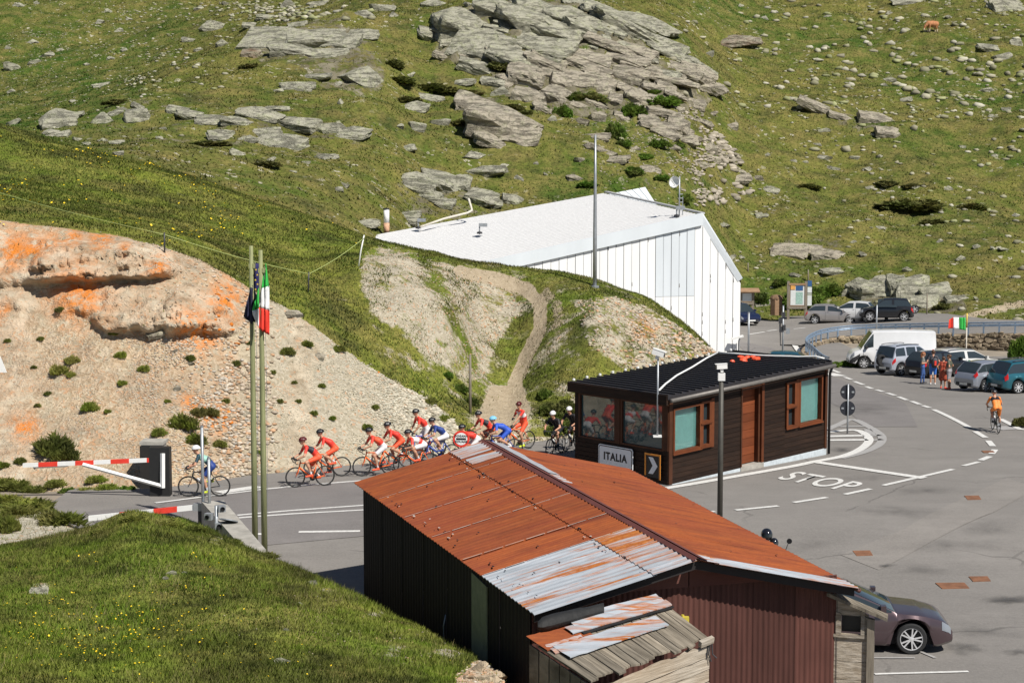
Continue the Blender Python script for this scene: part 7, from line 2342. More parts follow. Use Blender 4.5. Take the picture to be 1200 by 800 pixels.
def rider(label, loc, yaw, jersey, shorts, hel, shoe='sock', pose='hoods', phase=0.0, panel=None, sock='sock', skin=None, group='racing cyclists', turn=0.0, lean=0.0, name='person', jlong=False, glasses=True):
    t = thing(name, label, 'cyclist', loc, yaw, group)
    t.rotation_euler = (lean, 0, yaw)
    mats = [skin or M['skin'], K[jersey], K[shorts], K[shoe], K['black'], K[panel or jersey], K[sock]]
    caps = []
    up = pose == 'upright'
    hip = np.array([-0.2, 0, 0.99])
    if up: sh = np.array([-0.02, 0, 1.46])
    elif pose == 'standing': hip = np.array([0.0, 0, 1.06]); sh = np.array([0.33, 0, 1.46])
    elif pose == 'low': sh = np.array([0.27, 0, 1.2])
    else: sh = np.array([0.22, 0, 1.33])
    bk = (sh - hip) / np.linalg.norm(sh - hip)
    # torso
    mid = lerp3(hip, sh, 0.5) + np.array([-0.03, 0, 0.035])
    for s in (-1, 1):
        y = np.array([0, s, 0.0])
        caps.append((hip + y * .06, lerp3(hip, mid, .55) + y * .055, .105, .095, 2, .05))
        caps.append((lerp3(hip, mid, .5) + y * .055, mid + y * .065, .095, .1, 1, .05))
        caps.append((mid + y * .065, sh + y * .09 - bk * .05, .1, .085, 5 if panel else 1, .05))
        caps.append((sh + y * .03, sh + y * .165, .06, .055, 1, .04))
    nk = sh + bk * .03 + np.array([.02, 0, .05])
    hd = nk + (np.array([.05, 0, .13]) if not up else np.array([.03, 0, .14]))
    caps.append((sh + np.array([0, 0, .02]), nk + np.array([.02, 0, .05]), .055, .048, 0, .03))
    f = np.array([math.cos(turn), math.sin(turn), -0.12 if not up else -0.05])
    c, f, u, s_ = head(caps, hd, f, (0.1, 0, 1), 0)
    # arms to the bar
    for s in (-1, 1):
        A = sh + np.array([0, s * .18, -.01])
        if up:
            Wr = np.array([0.44, s * .13, 0.98]) if s > 0 else np.array([0.12, s * .2, 1.18])
        elif pose == 'low': Wr = np.array([0.53, s * .21, .9])
        else: Wr = np.array([0.55, s * .2, .965])
        El = ik(A, Wr, .29, .27, (-0.25, s * .7, -.6))
        E2 = lerp3(A, El, .62)
        caps.append((A, E2, .054, .047, 1, .03)); caps.append((E2, El, .043, .039, 1 if jlong else 0, .015))
        caps.append((El, Wr, .038, .027, 1 if jlong else 0, .015))
        d = (Wr - El) / np.linalg.norm(Wr - El)
        hand(caps, Wr, d * .6 + np.array([.5, 0, .05]), (0.1, -s * .15, -1), s, 4 if glasses else 0)
    # legs on the cranks
    bb = np.array([-0.02, 0, .275])
    for s in (-1, 1):
        a = phase + (0 if s > 0 else math.pi)
        ped = bb + np.array([.17 * math.cos(a), s * .1, .17 * math.sin(a)])
        ank = ped + np.array([-.09, 0, .1])
        Hp = hip + np.array([0.0, s * .09, -.02])
        Kn = ik(Hp, ank, .455, .44, (1, s * .12, .4))
        k2 = lerp3(Hp, Kn, .7)
        caps.append((Hp, k2, .098, .073, 2, .05)); caps.append((k2, Kn, .064, .053, 0, .02))
        cf = lerp3(Kn, ank, .33) + np.array([-.018, 0, 0])
        caps.append((Kn, cf, .05, .055, 0, .02)); caps.append((cf, lerp3(Kn, ank, .75), .054, .037, 0, .02)); caps.append((lerp3(Kn, ank, .75), ank, .036, .031, 6, .015))
        toe = ped + np.array([.09, 0, .03])
        caps.append((ank + np.array([-.02, 0, -.05]), toe, .038, .032, 3, .02)); caps.append((ank, ank + np.array([-.03, 0, -.06]), .034, .034, 3, .02))
    body = grow('body', caps, mats, t)
    helmet(t, c, f, u, s_, K[hel])
    if glasses:
        g = MB()
        rows = []
        for q in np.linspace(-1, 1, 7):
            p = c + f * (.108 - .035 * q * q) + s_ * .07 * q + u * .02
            rows.append([Vector(p + u * .018), Vector(p - u * .02 + f * .002)])
        g.grid(rows).build('sunglasses', M['black'], t)
    return t


def stand(label, loc, yaw, top, bottom, hair, height=1.0, long=False, dress=False, bag=None, arm=(0.2, 0.2), shoe='dark', sleeves=False, group='people talking beside the parked cars', leg=0.0, hold=False):
    t = thing('person', label, 'person', loc, yaw, group)
    mats = [M['skin'], K[top], K[bottom], K[shoe], K[hair]]
    caps = []
    hip = np.array([0, 0, .93]); sh = np.array([0, 0, 1.42])
    for s in (-1, 1):
        y = np.array([0, s, 0.0])
        caps.append((hip + y * .07, hip + y * .06 + np.array([0, 0, .12]), .11, .095, 2 if not dress else 1, .05))
        caps.append((hip + y * .06 + np.array([0, 0, .13]), np.array([.01, s * .075, 1.26]), .095, .1, 1, .05))
        caps.append((np.array([.01, s * .075, 1.26]), sh + y * .09 - np.array([0, 0, .03]), .1, .075, 1, .05))
        caps.append((sh + y * .03, sh + y * .16 - np.array([0, 0, .015]), .055, .055, 1, .04))
        Hp = hip + np.array([0, s * .09, -.03])
        Kn = np.array([.02 + leg * s, s * .1, .5]); An = np.array([-.01 + leg * s * 1.4, s * .11, .09])
        k2 = Kn if long else lerp3(Hp, Kn, .85)
        caps.append((Hp, k2, .1, .07, 2 if not dress else 1, .05))
        if not long: caps.append((k2, Kn, .06, .053, 0, .02))
        cf = lerp3(Kn, An, .33) + np.array([-.015, 0, 0])
        lm = 2 if long else 0
        caps.append((Kn, cf, .053, .056, lm, .02)); caps.append((cf, An, .054, .036, lm, .02))
        caps.append((An + np.array([-.03, 0, -.045]), An + np.array([.15, s * .02, -.055]), .037, .032, 3, .02)); caps.append((An, An + np.array([0, 0, -.04]), .036, .036, 3, .02))
        A = sh + np.array([0, s * .18, -.02])
        Wr = np.array([arm[0] + (.12 if hold else 0), s * (.24 if not hold else .1), .98 if not hold else 1.15])
        El = ik(A, Wr, .29, .26, (-.8, s * .5, -.2))
        E2 = lerp3(A, El, .6)
        caps.append((A, E2, .052, .046, 1, .03)); caps.append((E2, El, .042, .038, 1 if sleeves else 0, .015)); caps.append((El, Wr, .037, .026, 1 if sleeves else 0, .015))
        hand(caps, Wr, (Wr - El), (0.3, -s * .8, -.2) if not hold else (.5, -s, 0), s, 0)
    if dress:
        for s in (-1, 1): caps.append((hip + np.array([0, s * .07, .02]), np.array([0, s * .11, .55]), .12, .14, 1, .06))
    caps.append((sh, np.array([.01, 0, 1.52]), .055, .047, 0, .03))
    head(caps, (.025, 0, 1.6), (1, 0, -.05), (0, 0, 1), 0, 4)
    if hair == 'blond':
        caps.append((np.array([-.07, 0, 1.6]), np.array([-.08, 0, 1.42]), .07, .05, 4, .03))
    grow('body', caps, mats, t)
    t.scale = (height,) * 3
    return t


OR, NV = (0.85, 0.15, 0.02), (0.03, 0.08, 0.4)
RG = 'racing cyclists riding past the barn'
BG = 'racing bicycles ridden past the barn'
road_yaw = math.atan2(-0.34, -0.94)
def pair(px, py, yaw, rl, bl, jersey, shorts, hel, bcol, gr=RG, gb=BG, **kw):
    p = GR(px, py) + Vector((0, 0, 0.012))
    bike(bl, p, yaw, bcol, group=gb, lean=kw.get('lean', 0))
    return rider(rl, p, yaw, jersey, shorts, hel, group=gr, **kw)


pair(242, 582, math.radians(184), 'cyclist in mint and navy kit with lime shoes riding behind the barrier', 'black road bicycle behind the barrier and its grey posts', 'teal', 'navy', 'whiteh', (.02, .02, .02), None, None, shoe='yellow', phase=-1.2, panel='mint', pose='hoods')
pair(366, 570, road_yaw, 'leading red kit cyclist at the front left of the bunch', 'orange bicycle with white wheel glints at the head of the bunch', 'red', 'redo', 'redh', OR, shoe='redo', phase=.3, panel='dark', sock='white')
pair(386, 559, road_yaw, 'red kit cyclist riding close behind the leader', 'orange bicycle half hidden behind the leading one', 'red', 'redo', 'blackh', OR, shoe='redo', phase=1.9)
pair(443, 557, road_yaw, 'red kit cyclist with black helmet heading the second bunch above the barn eave', 'orange bicycle heading the second bunch above the barn eave', 'red', 'white', 'blackh', OR, shoe='redo', phase=-.6, panel='redo')
pair(464, 549, road_yaw + .05, 'red kit cyclist second in the bunch above the barn roof', 'orange bicycle second in the bunch above the barn roof', 'red', 'redo', 'blackh', OR, shoe='redo', phase=2.2)
pair(490, 554, road_yaw, 'low crouched red and white kit cyclist in the middle of the bunch', 'orange bicycle of the crouching rider in the bunch', 'red', 'white', 'blackh', OR, pose='low', shoe='redo', phase=.9, panel='white')
pair(500, 536, road_yaw + .05, 'red and white kit cyclist standing tall just left of the navy rider', 'blue and orange bicycle just left of the navy rider', 'red', 'white', 'blackh', (.1, .1, .5), pose='standing', shoe='redo', phase=-1.3)
pair(516, 543, road_yaw, 'navy blue kit cyclist left of the round customs sign', 'dark blue bicycle left of the round customs sign', 'navy', 'white', 'blackh', NV, shoe='navy', phase=1.2, panel='navy')
pair(553, 547, road_yaw, 'red kit cyclist low down just right of the round customs sign', 'orange bicycle hidden behind the ridge right of the round sign', 'red', 'white', 'blackh', OR, pose='low', shoe='redo', phase=-.9)
pair(570, 534, road_yaw, 'red kit cyclist behind the barn ridge between the sign and the blue rider', 'orange bicycle behind the barn ridge', 'red', 'redo', 'blackh', OR, shoe='redo', phase=.6, panel='dark')
pair(589, 536, road_yaw - .1, 'bright blue kit cyclist with a pale blue helmet bending low', 'blue bicycle under the bright blue rider', 'blue', 'blue', 'cyan', (.03, .1, .5), pose='low', shoe='white', phase=2.6)
pair(609, 527, road_yaw + .35, 'red kit cyclist sitting upright at the tail of the bunch', 'orange bicycle of the upright rider at the tail', 'red', 'redo', 'redh', OR, pose='upright', shoe='yellow', phase=-1.5, panel='white', turn=.3)
pair(652, 533, road_yaw + .75, 'black kit cyclist with white helmet left of the dark hut', 'black road bicycle left of the dark hut', 'black', 'black', 'whiteh', (.012, .012, .014), shoe='black', phase=.2)
pair(671, 527, road_yaw + .75, 'black kit cyclist half hidden by the corner of the dark hut', 'black bicycle half hidden by the corner of the dark hut', 'black', 'black', 'whiteh', (.012, .012, .014), shoe='black', phase=1.7, jlong=False)
pair(1167, 506, math.radians(88), 'cyclist in orange and black kit riding away towards the parked cars', 'black road bicycle ridden away across the square', 'orange', 'orange', 'blackh', (.02, .03, .02), None, None, shoe='black', phase=.4, panel='black', lean=-.02)
stand('woman with reddish hair in a grey top and blue jeans by the parked cars', GR(1081, 449), math.radians(-10), 'grey', 'jean', 'blond', .97, long=True, arm=(.05, 0), leg=.06, hold=True)
mn = stand('man in a navy top and bright blue shorts carrying a backpack', GR(1093, 450.5), math.radians(80), 'dark', 'bshort', 'hair', 1.06, arm=(.06, 0), shoe='white')
stand('woman in a rust red dress standing between two people', GR(1105, 455), math.radians(60), 'rust', 'rust', 'hair', .95, dress=True, arm=(.04, 0), shoe='red')
stand('person in an olive top and light grey shorts at the right of the group', GR(1112, 456), math.radians(150), 'olive', 'gshort', 'hair', 1.03, arm=(.1, 0), shoe='redo', sleeves=False)
# backpack worn by the man
c = mn.location
bp = thing('backpack', 'dark backpack with a red panel on the back of the man in blue shorts', 'backpack', c + Vector((0.04, -0.22, 1.18)), 0)
mb = MB()
rows = []
for z, w, d in ((-.26, .1, .05), (-.22, .16, .1), (0, .17, .12), (.18, .15, .1), (.25, .09, .05)):
    rows.append([Vector((w * math.copysign(abs(math.cos(a)) ** .6, math.cos(a)), d * math.copysign(abs(math.sin(a)) ** .6, math.sin(a)), z)) for a in np.linspace(0, 2 * math.pi, 17)])
mb.grid(rows); mb.add(rows[-1][:-1], [tuple(range(16))]); mb.add(rows[0][:-1], [tuple(range(15, -1, -1))])
mb.build('bag', K['dark'], bp, smooth=True)
MB().box(-.05, .05, -.135, -.1, -.12, .12).build('bag_panel', K['red'], bp)

# ---------------- cow on the upper hillside
p, _ = hit(T_hill, 1092, 38)
cow = thing('cow', 'small light brown cow grazing near the top right of the hill', 'cow', p - Vector((0, 0, .05)), math.radians(205))
cow.scale = (1.05,) * 3
cm = [plain('tan_cow_hide', (.4, .17, .07), .8, var=.25), plain('pale_cow_hide', (.6, .5, .38), .8), plain('dark_hoof', (.05, .04, .03), .7)]
caps = [((-.6, 0, 1.05), (-.1, 0, 1.02), .32, .36, 0, .12), ((-.1, 0, 1.02), (.5, 0, 1.05), .36, .3, 0, .12), ((-.75, 0, 1.12), (-.6, 0, 1.05), .2, .3, 0, .1),
        ((.55, 0, 1.12), (1.0, 0, .72), .24, .15, 0, .1), ((1.0, 0, .72), (1.15, 0, .38), .14, .08, 0, .06), ((1.13, 0, .42), (1.17, 0, .3), .09, .075, 1, .03),
        ((-.82, 0, 1.2), (-.92, 0, .7), .05, .03, 0, .04), ((-.92, 0, .7), (-.92, 0, .5), .05, .04, 2, .02), ((-.3, 0, .72), (-.15, 0, .68), .14, .12, 1, .06)]
for s in (-1, 1):
    caps += [((.45, s * .18, .9), (.47, s * .18, .5), .14, .075, 0, .06), ((.47, s * .18, .5), (.46, s * .18, .1), .065, .05, 1, .03), ((.46, s * .18, .1), (.48, s * .18, .03), .06, .07, 2, .02),
             ((-.6, s * .2, .95), (-.48, s * .2, .62), .2, .1, 0, .08), ((-.48, s * .2, .62), (-.66, s * .2, .45), .09, .065, 0, .04), ((-.66, s * .2, .45), (-.62, s * .2, .1), .06, .05, 1, .03), ((-.62, s * .2, .1), (-.6, s * .2, .03), .06, .07, 2, .02),
             ((1.0, s * .1, .8), (.96, s * .24, .84), .05, .03, 0, .02), ((1.02, s * .07, .84), (1.0, s * .14, .98), .03, .012, 2, .02)]
grow('body', caps, cm, cow, .035)
# ------------------------------------------------------------------ road markings
def stripe(pts, w, mat='marking', dz=0.02, fn=GR, name='road_marking'):
    g = [fn(*p) for p in pts]
    dense = []
    for a, b in zip(g, g[1:]):
        n = max(1, int((b - a).length / 0.5))
        dense += [a.lerp(b, k / n) for k in range(n)]
    dense.append(g[-1])
    rows = []
    for i, p in enumerate(dense):
        t = dense[min(i + 1, len(dense) - 1)] - dense[max(i - 1, 0)]
        t.z = 0; t.normalize(); q = Vector((-t.y, t.x, 0)) * w / 2
        zf = (lambda v: ground_z(v.y)) if fn is GR else (lambda v: upper_z(v.x) + 0.02)
        r = [p + q, p - q]
        for v in r: v.z = zf(v) + dz
        rows.append(r)
    return tag(MB().grid(rows).build(name, M[mat]), kind='structure')


def curve(pts, n=8):
    out = []
    for i in range(len(pts) - 1):
        p0, p1, p2, p3 = pts[max(i - 1, 0)], pts[i], pts[i + 1], pts[min(i + 2, len(pts) - 1)]
        for k in range(n):
            t = k / n
            out.append(tuple(0.5 * (2 * p1[c] + (p2[c] - p0[c]) * t + (2 * p0[c] - 5 * p1[c] + 4 * p2[c] - p3[c]) * t * t + (3 * p1[c] - p0[c] - 3 * p2[c] + p3[c]) * t ** 3) for c in (0, 1)))
    return out + [pts[-1]]


stripe(curve([(770, 574), (815, 566.5), (858, 559), (926, 547), (955, 541), (988, 534.5), (1009, 526), (1018.5, 516), (1012, 507.5), (999, 504), (970, 506.5)]), 0.34)
stripe([(970, 511.5), (1012, 510.5)], 0.4)
stripe([(970, 516), (1017, 515.5)], 0.4)
stripe(curve([(968, 504), (984, 497), (999, 491.5), (1018, 500), (1033, 511), (1030, 521), (1012, 530), (985, 537)]), 0.34, 'marking_old', 0.018)
stripe([(1016, 503), (1022, 509.5)], 0.3, 'marking_old', 0.018)
stripe([(984, 500), (1012, 499.5)], 0.3, 'marking_old', 0.018)
stripe([(1018, 511), (1032, 510)], 0.3, 'marking_old', 0.018)
stripe([(1020, 516), (1034, 515)], 0.3, 'marking_old', 0.018)
stripe([(955, 541.5), (1083, 560.5)], 0.42, dz=0.024)
for a, b in (((827, 600), (838, 599.5)), ((862, 598), (912, 593)), ((930, 589), (969, 583)), ((990, 579.5), (1020, 573)), ((1035, 569), (1117, 550)), ((1129, 546), (1147, 541.5)), ((1149, 539.5), (1160, 535)), ((1162, 532), (1166, 527)),
             ((1158, 516.5), (1163.5, 523)), ((1142.5, 505.5), (1155, 513)), ((1094, 480), (1136, 501)), ((1081, 475.2), (1089.5, 478)), ((1068, 470.2), (1078, 474)), ((1052.5, 465), (1063, 469)), ((1039.5, 460.5), (1049, 463.5)),
             ((1027, 456.8), (1035, 459.2)), ((1015, 453), (1022, 455.7)), ((1001, 447), (1012, 451)), ((990, 442), (998, 445)), ((974, 433), (984, 437))):
    stripe([a, b], 0.2 if a[1] > 545 else 0.24)
stripe([(970, 437.5), (985, 441)], 0.8, dz=0.026)
stripe([(1172, 491), (1195, 503), (1215, 505)], 0.26)
stripe([(1168, 500), (1186, 503.5)], 0.9, 'marking_old', 0.018)
stripe([(1023, 771), (1072, 771)], 0.1, 'marking_old'); stripe([(1025, 790), (1135, 787)], 0.12); stripe([(1077, 763), (1096, 771)], 0.09, 'marking_old')
stripe([(182, 589.5), (210, 586), (304, 574), (360, 568.5), (428, 563)], 0.17)
stripe([(256, 577.5), (304, 570.5)], 0.5, dz=0.024)
stripe([(278, 604), (340, 598.5), (430, 592)], 0.16); stripe([(280, 607), (340, 602.5), (430, 597.5)], 0.16)
stripe([(350, 623.5), (422, 622.5)], 0.16); stripe([(296, 626), (310, 626)], 0.16)
for a, b in (((877, 392), (896, 389)), ((899, 388), (911, 386.5))):
    stripe([a, b], 0.22)
stripe([(930, 386), (944, 384.5)], 0.22, fn=GU)
stripe([(905, 380), (932, 379)], 0.2, 'marking_old')
# STOP painted on the asphalt
cu = bpy.data.curves.new('stop', 'FONT'); cu.body = 'STOP'; cu.size = 1; cu.offset = 0.014; cu.space_character = 1.08
ob = bpy.data.objects.new('stop', cu); COL.objects.link(ob); bpy.context.view_layer.update()
me = bpy.data.meshes.new_from_object(ob); bpy.data.objects.remove(ob)
co = np.array([v.co[:] for v in me.vertices]); lo, hi = co.min(0), co.max(0)
q = [GR(909, 561), GR(988, 575.5), GR(1015, 566.5), GR(935, 552.5)]
for v in me.vertices:
    a, b = (v.co.x - lo[0]) / (hi[0] - lo[0]), (v.co.y - lo[1]) / (hi[1] - lo[1])
    p = q[0].lerp(q[1], a).lerp(q[3].lerp(q[2], a), b); p.z = ground_z(p.y) + 0.022
    v.co = p
me.materials.clear(); me.materials.append(M['marking'])
tag(link('road_marking', me), kind='structure')
# rust-coloured iron covers and dark oil spots
ironm = plain('rusty_iron_cover', (0.2, 0.09, 0.045), 0.85, var=0.3, scale=4)
for (x, y, w, h, lab) in [(1140, 583.5, 10, 2.6, 'rusty iron cover in the asphalt nearest the stop line'), (1011, 648.5, 12, 3.2, 'rusty iron cover beside the pale patched strip of asphalt'), (1116, 686.5, 20, 3.6, 'largest rusty iron cover, nearer of the two side by side'),
                          (1148, 678.5, 13, 3, 'rusty iron cover just behind the largest one'), (1158, 529.5, 8, 1.2, 'faint rusty cover under the dashed curve'), (1006, 650, 6, 2, 'small corner of rusty plate next to another cover')][:5]:
    c = [GR(x - w, y - h * .9), GR(x + w * .7, y - h), GR(x + w, y + h * .8), GR(x - w * .6, y + h)]
    mb = MB()
    for p in c: p.z = ground_z(p.y)
    mb.hexa([p + Vector((0, 0, -0.03)) for p in c[::-1]] + [p + Vector((0, 0, 0.022)) for p in c[::-1]])
    t = tag(mb.build('drain_cover', ironm), lab, 'drain cover', 'rusty covers in the asphalt')
om, nt, bs = new_mat('dark_oil_stain')
at = nd(nt, 'ShaderNodeVertexColor', layer_name='tint')
al = mathn(nt, 'MULTIPLY', at.outputs[1], noise_fac(nt, wpos(nt), 1.6, 5, 0.65, 0.3, 0.62))
bs.inputs['Base Color'].default_value = (0.085, 0.08, 0.076, 1); bs.inputs['Roughness'].default_value = 0.75
nt.links.new(al, bs.inputs['Alpha'])
for (x, y, w, h) in [(1183, 703, 24, 6), (1130, 760, 26, 6), (1105, 752, 9, 2.5), (1040, 663, 10, 2), (1196, 764, 16, 4), (985, 527, 16, 2.4), (1120, 640, 60, 9), (1050, 600, 50, 8), (1160, 620, 40, 8), (1080, 668, 36, 5), (940, 640, 40, 6), (1010, 480, 40, 6), (1150, 740, 50, 8), (1020, 560, 30, 4), (1085, 575, 40, 4)]:
    k = 24; st_ = 0.9 if w < 20 or y > 700 and w < 27 else 0.3
    v, cc, f = [], [], []
    c0 = GR(x, y)
    for rr in (0.0, 0.5, 0.85, 1.2):
        for i in range(k):
            a = 2 * math.pi * i / k; q_ = rr * (1 + 0.25 * math.sin(2 * a + x) + 0.15 * math.sin(5 * a + y))
            p = GR(x + w * q_ * math.cos(a), y + h * q_ * math.sin(a)); p.z = ground_z(p.y) + 0.03
            v.append(p[:]); cc.append((1, 1, 1, st_ * max(0, 1 - rr / 1.2)))
    for j in range(3):
        for i in range(k): f.append((j * k + i, j * k + (i + 1) % k, (j + 1) * k + (i + 1) % k, (j + 1) * k + i)[::-1])
    tag(np_mesh('oil_stain', v, f, om, cols={'tint': cc}), kind='structure')

# ------------------------------------------------------------------ rubble wall and guard rail
WT = curve([(1290, 390.5), (1200, 391), (1110, 392), (1050, 392.8), (1010, 394), (984, 396), (966, 399), (954, 403), (946, 408), (944, 413), (950, 418), (960, 422), (971, 425)], 6)
def wtop(p): 
    return GU(*p)
top = [wtop(p) for p in WT]
acc = [0]
for a, b in zip(top, top[1:]): acc.append(acc[-1] + (b - a).length)
def along(s, line=None):
    k = int(np.clip(np.searchsorted(acc, s) - 1, 0, len(top) - 2)); t = (s - acc[k]) / max(acc[k + 1] - acc[k], 1e-6)
    return top[k].lerp(top[k + 1], t), (top[k + 1] - top[k]).normalized()
wall = thing('rubble_wall', 'low brownish rubble retaining wall holding up the upper road behind the van', 'wall', top[0] - Vector((0, 0, 1.5)))
WLO = wall.location.copy()
Ltot = acc[-1]
mb = MB(); rows = []
for i in range(81):
    p, t = along(Ltot * i / 80)
    n = Vector((-t.y, t.x, 0)).normalized()
    if i < 55 and n.y > 0: n = -n
    n0 = n if i < 1 else (n if n.dot(n0) > 0 else -n); n0 = n
    hz = max(0.15, p.z - ground_z(p.y) + .25)
    rows.append([p - n * .3 + Vector((0, 0, .03)), p + n * .02 + Vector((0, 0, .03)), p + n * 0.1 - Vector((0, 0, hz * .5)), p + n * .22 - Vector((0, 0, hz + .25))])
mb.grid(rows)
wm = rock_mat('brown_rubble', (0.26, 0.2, 0.14), (0.42, 0.34, 0.24), (0.36, 0.31, 0.19))
mb.build('wall_core', plain('earthy_mortar', (0.27, 0.21, 0.14), 0.95, var=0.4, scale=3, bmp=.6), wall, smooth=True, origin=WLO)
WS = []
for k in range(4):
    m2 = BLOCKS['rock'][k].copy(); m2.materials.clear(); m2.materials.append(wm); WS.append(m2)
n0 = None
cnt = 0
for row in range(4):
    s = 3.0 + R.random()
    while s < Ltot - .5:
        p, t = along(s)
        n = Vector((-t.y, t.x, 0)).normalized()
        if n0 is None: n0 = Vector((0, -1, 0))
        n = n if n.dot(n0) > 0 else -n
        hz = p.z - ground_z(p.y)
        w = R.uniform(.22, .6)
        z = p.z - .1 - row * .31 + R.uniform(-.1, .1)
        if z > ground_z(p.y) - .05 and project(p)[0] < 1235 and cnt < 296:
            o = link('stone', R.choice(WS), wall)
            o.location = Vector((p.x, p.y, z)) + n * (0.08 + row * .05) - WLO
            o.scale = (w * 1.1, .3, .3 * R.uniform(.6, 1.3)); o.rotation_euler = (R.uniform(-.3, .3), R.uniform(-.3, .3), math.atan2(t.y, t.x))
            cnt += 1
        s += w
for (x, y, w) in [(975, 430, 26), (992, 429, 22), (960, 428, 18), (1004, 430, 16)]:
    p = GR(x, y); o = link('grass_tuft', R.choice(CL['green'])); o.location = p; s_ = project(p)[2] / FPX
    o.scale = (w * s_, w * s_ * .8, .6); tag(o, {960: 'leftmost weed clump at the rubble wall foot by the end of the guard rail', 975: 'largest weed clump at the rubble wall foot left of the van', 992: 'weed clump at the wall foot just ahead of the van bumper', 1004: 'small weed clump at the wall foot nearest the van wheel'}[x], 'weeds', 'weeds at the wall foot')

rl = [(p + Vector((0, 0, 0))) for p in top]
rail = thing('guard_rail', 'blue grey steel guard rail curving round the end of the upper road', 'guard rail', top[0])
RO = rail.location.copy()
def offs(s, o, z):
    p, t = along(s); n = Vector((-t.y, t.x, 0)).normalized(); return p + n * o + Vector((0, 0, z))
NRL = 150
for z0, h, nm in ((0.72, .09, 'top_rail'), (0.5, .17, 'beam')):
    mb = MB(); rows = []
    for i in range(NRL + 1):
        s = Ltot * i / NRL
        dz = -0.45 * float(sstep(Ltot - 4.0, Ltot, s))
        pr = [(-.04, 0), (-.06, h * .25), (-.03, h * .5), (-.06, h * .75), (-.04, h), (.02, h), (.02, 0), (-.04, 0)]
        rows.append([offs(s, -o, z0 + z + dz) for o, z in pr])
    mb.grid(rows).build(nm, M['rail'], rail, origin=RO)
s = 0.4; k = 0
while s < Ltot - .6:
    p, t = along(s)
    if project(p)[0] < 1260:
        a = math.atan2(t.y, t.x)
        Mx = Matrix.Translation(p) @ Matrix.Rotation(a, 4, 'Z')
        dz = -0.45 * float(sstep(Ltot - 4.0, Ltot, s))
        MB().box(-.05, .05, -.03, .05, -.1, .8 + dz, M=Mx).build('post', M['rail'], rail, origin=RO)
    s += 1.02 if s < Ltot - 9 else .75
stripe([(931, 405), (935, 411), (942, 417), (950, 422)], 0.35, dz=0.07)

# ------------------------------------------------------------------ flagpoles and flags
def pole(name, label, cat, base, top_, r0, r1, mat, n=10, group=None):
    t = thing(name, label, cat, base, 0, group)
    d = top_ - base
    MB().tube([(0, 0, -.3), d * .33, d * .66, d], [r0, r0 * .9 + r1 * .1, (r0 + r1) / 2, r1], n).build('shaft', mat, t, smooth=True)
    return t


def vert_top(base, py):
    """point straight above base that shows at row py"""
    lo_, hi_ = 0.0, 60.0
    for _ in range(50):
        m = (lo_ + hi_) / 2
        if project(base + Vector((0, 0, m)))[1] > py: lo_ = m
        else: hi_ = m
    return base + Vector((0, 0, lo_))


fb1, fb2 = G(299, 636, -0.1), G(310, 644, -0.1)
ft1, ft2 = vert_top(fb1, 288), vert_top(fb2, 293)
p1 = pole('flagpole', 'left greenish flagpole carrying the dark blue flag', 'flagpole', fb1, ft1, .085, .055, M['polewood'], group='pair of flagpoles')
p2 = pole('flagpole', 'right greenish flagpole carrying the outer red white and green flag', 'flagpole', fb2, ft2, .085, .055, M['polewood'], group='pair of flagpoles')
for pp, tt in ((p1, ft1 - fb1), (p2, ft2 - fb2)):
    mb = MB(); mb.box(-.07, .12, -.05, .05, tt.z - .62, tt.z - .5); mb.tube([(.06, 0, tt.z - .5), (.1, 0, tt.z - .45), (.13, 0, tt.z - .55)], .015, 5)
    mb.build('pulley', M['polewood'], pp)
    MB().tube([(.1, -.03, tt.z - .55), (.12, -.04, tt.z * .6), (.11, -.02, 1.0)], .006, 4).build('halyard', M['steel'], pp)


def flag(name, label, d, outline_cols, folds, loc_px):
    """hanging cloth: outline per colour band as pixel polygons around a hanging plane at depth d"""
    t = thing(name, label, 'flag', P(loc_px[0], loc_px[1], d))
    o = t.location.copy()
    for nm, colr, quad in outline_cols:
        mb = MB(); rows = []
        for i in range(9):
            a = i / 8
            row = []
            for j in range(9):
                b = j / 8
                x = (quad[0][0] * (1 - b) + quad[1][0] * b) * (1 - a) + (quad[3][0] * (1 - b) + quad[2][0] * b) * a
                y = (quad[0][1] * (1 - b) + quad[1][1] * b) * (1 - a) + (quad[3][1] * (1 - b) + quad[2][1] * b) * a
                p = P(x, y, d)
                p.y += .06 * math.sin(x * folds + 1.0) + .03 * math.sin(y * .15 + x * .4)
                row.append(p)
            rows.append(row)
        mb.grid(rows)
        ob = mb.build(nm, colr, t, smooth=True, origin=o)
        md = ob.modifiers.new('thickness', 'SOLIDIFY'); md.thickness = .008
    return t


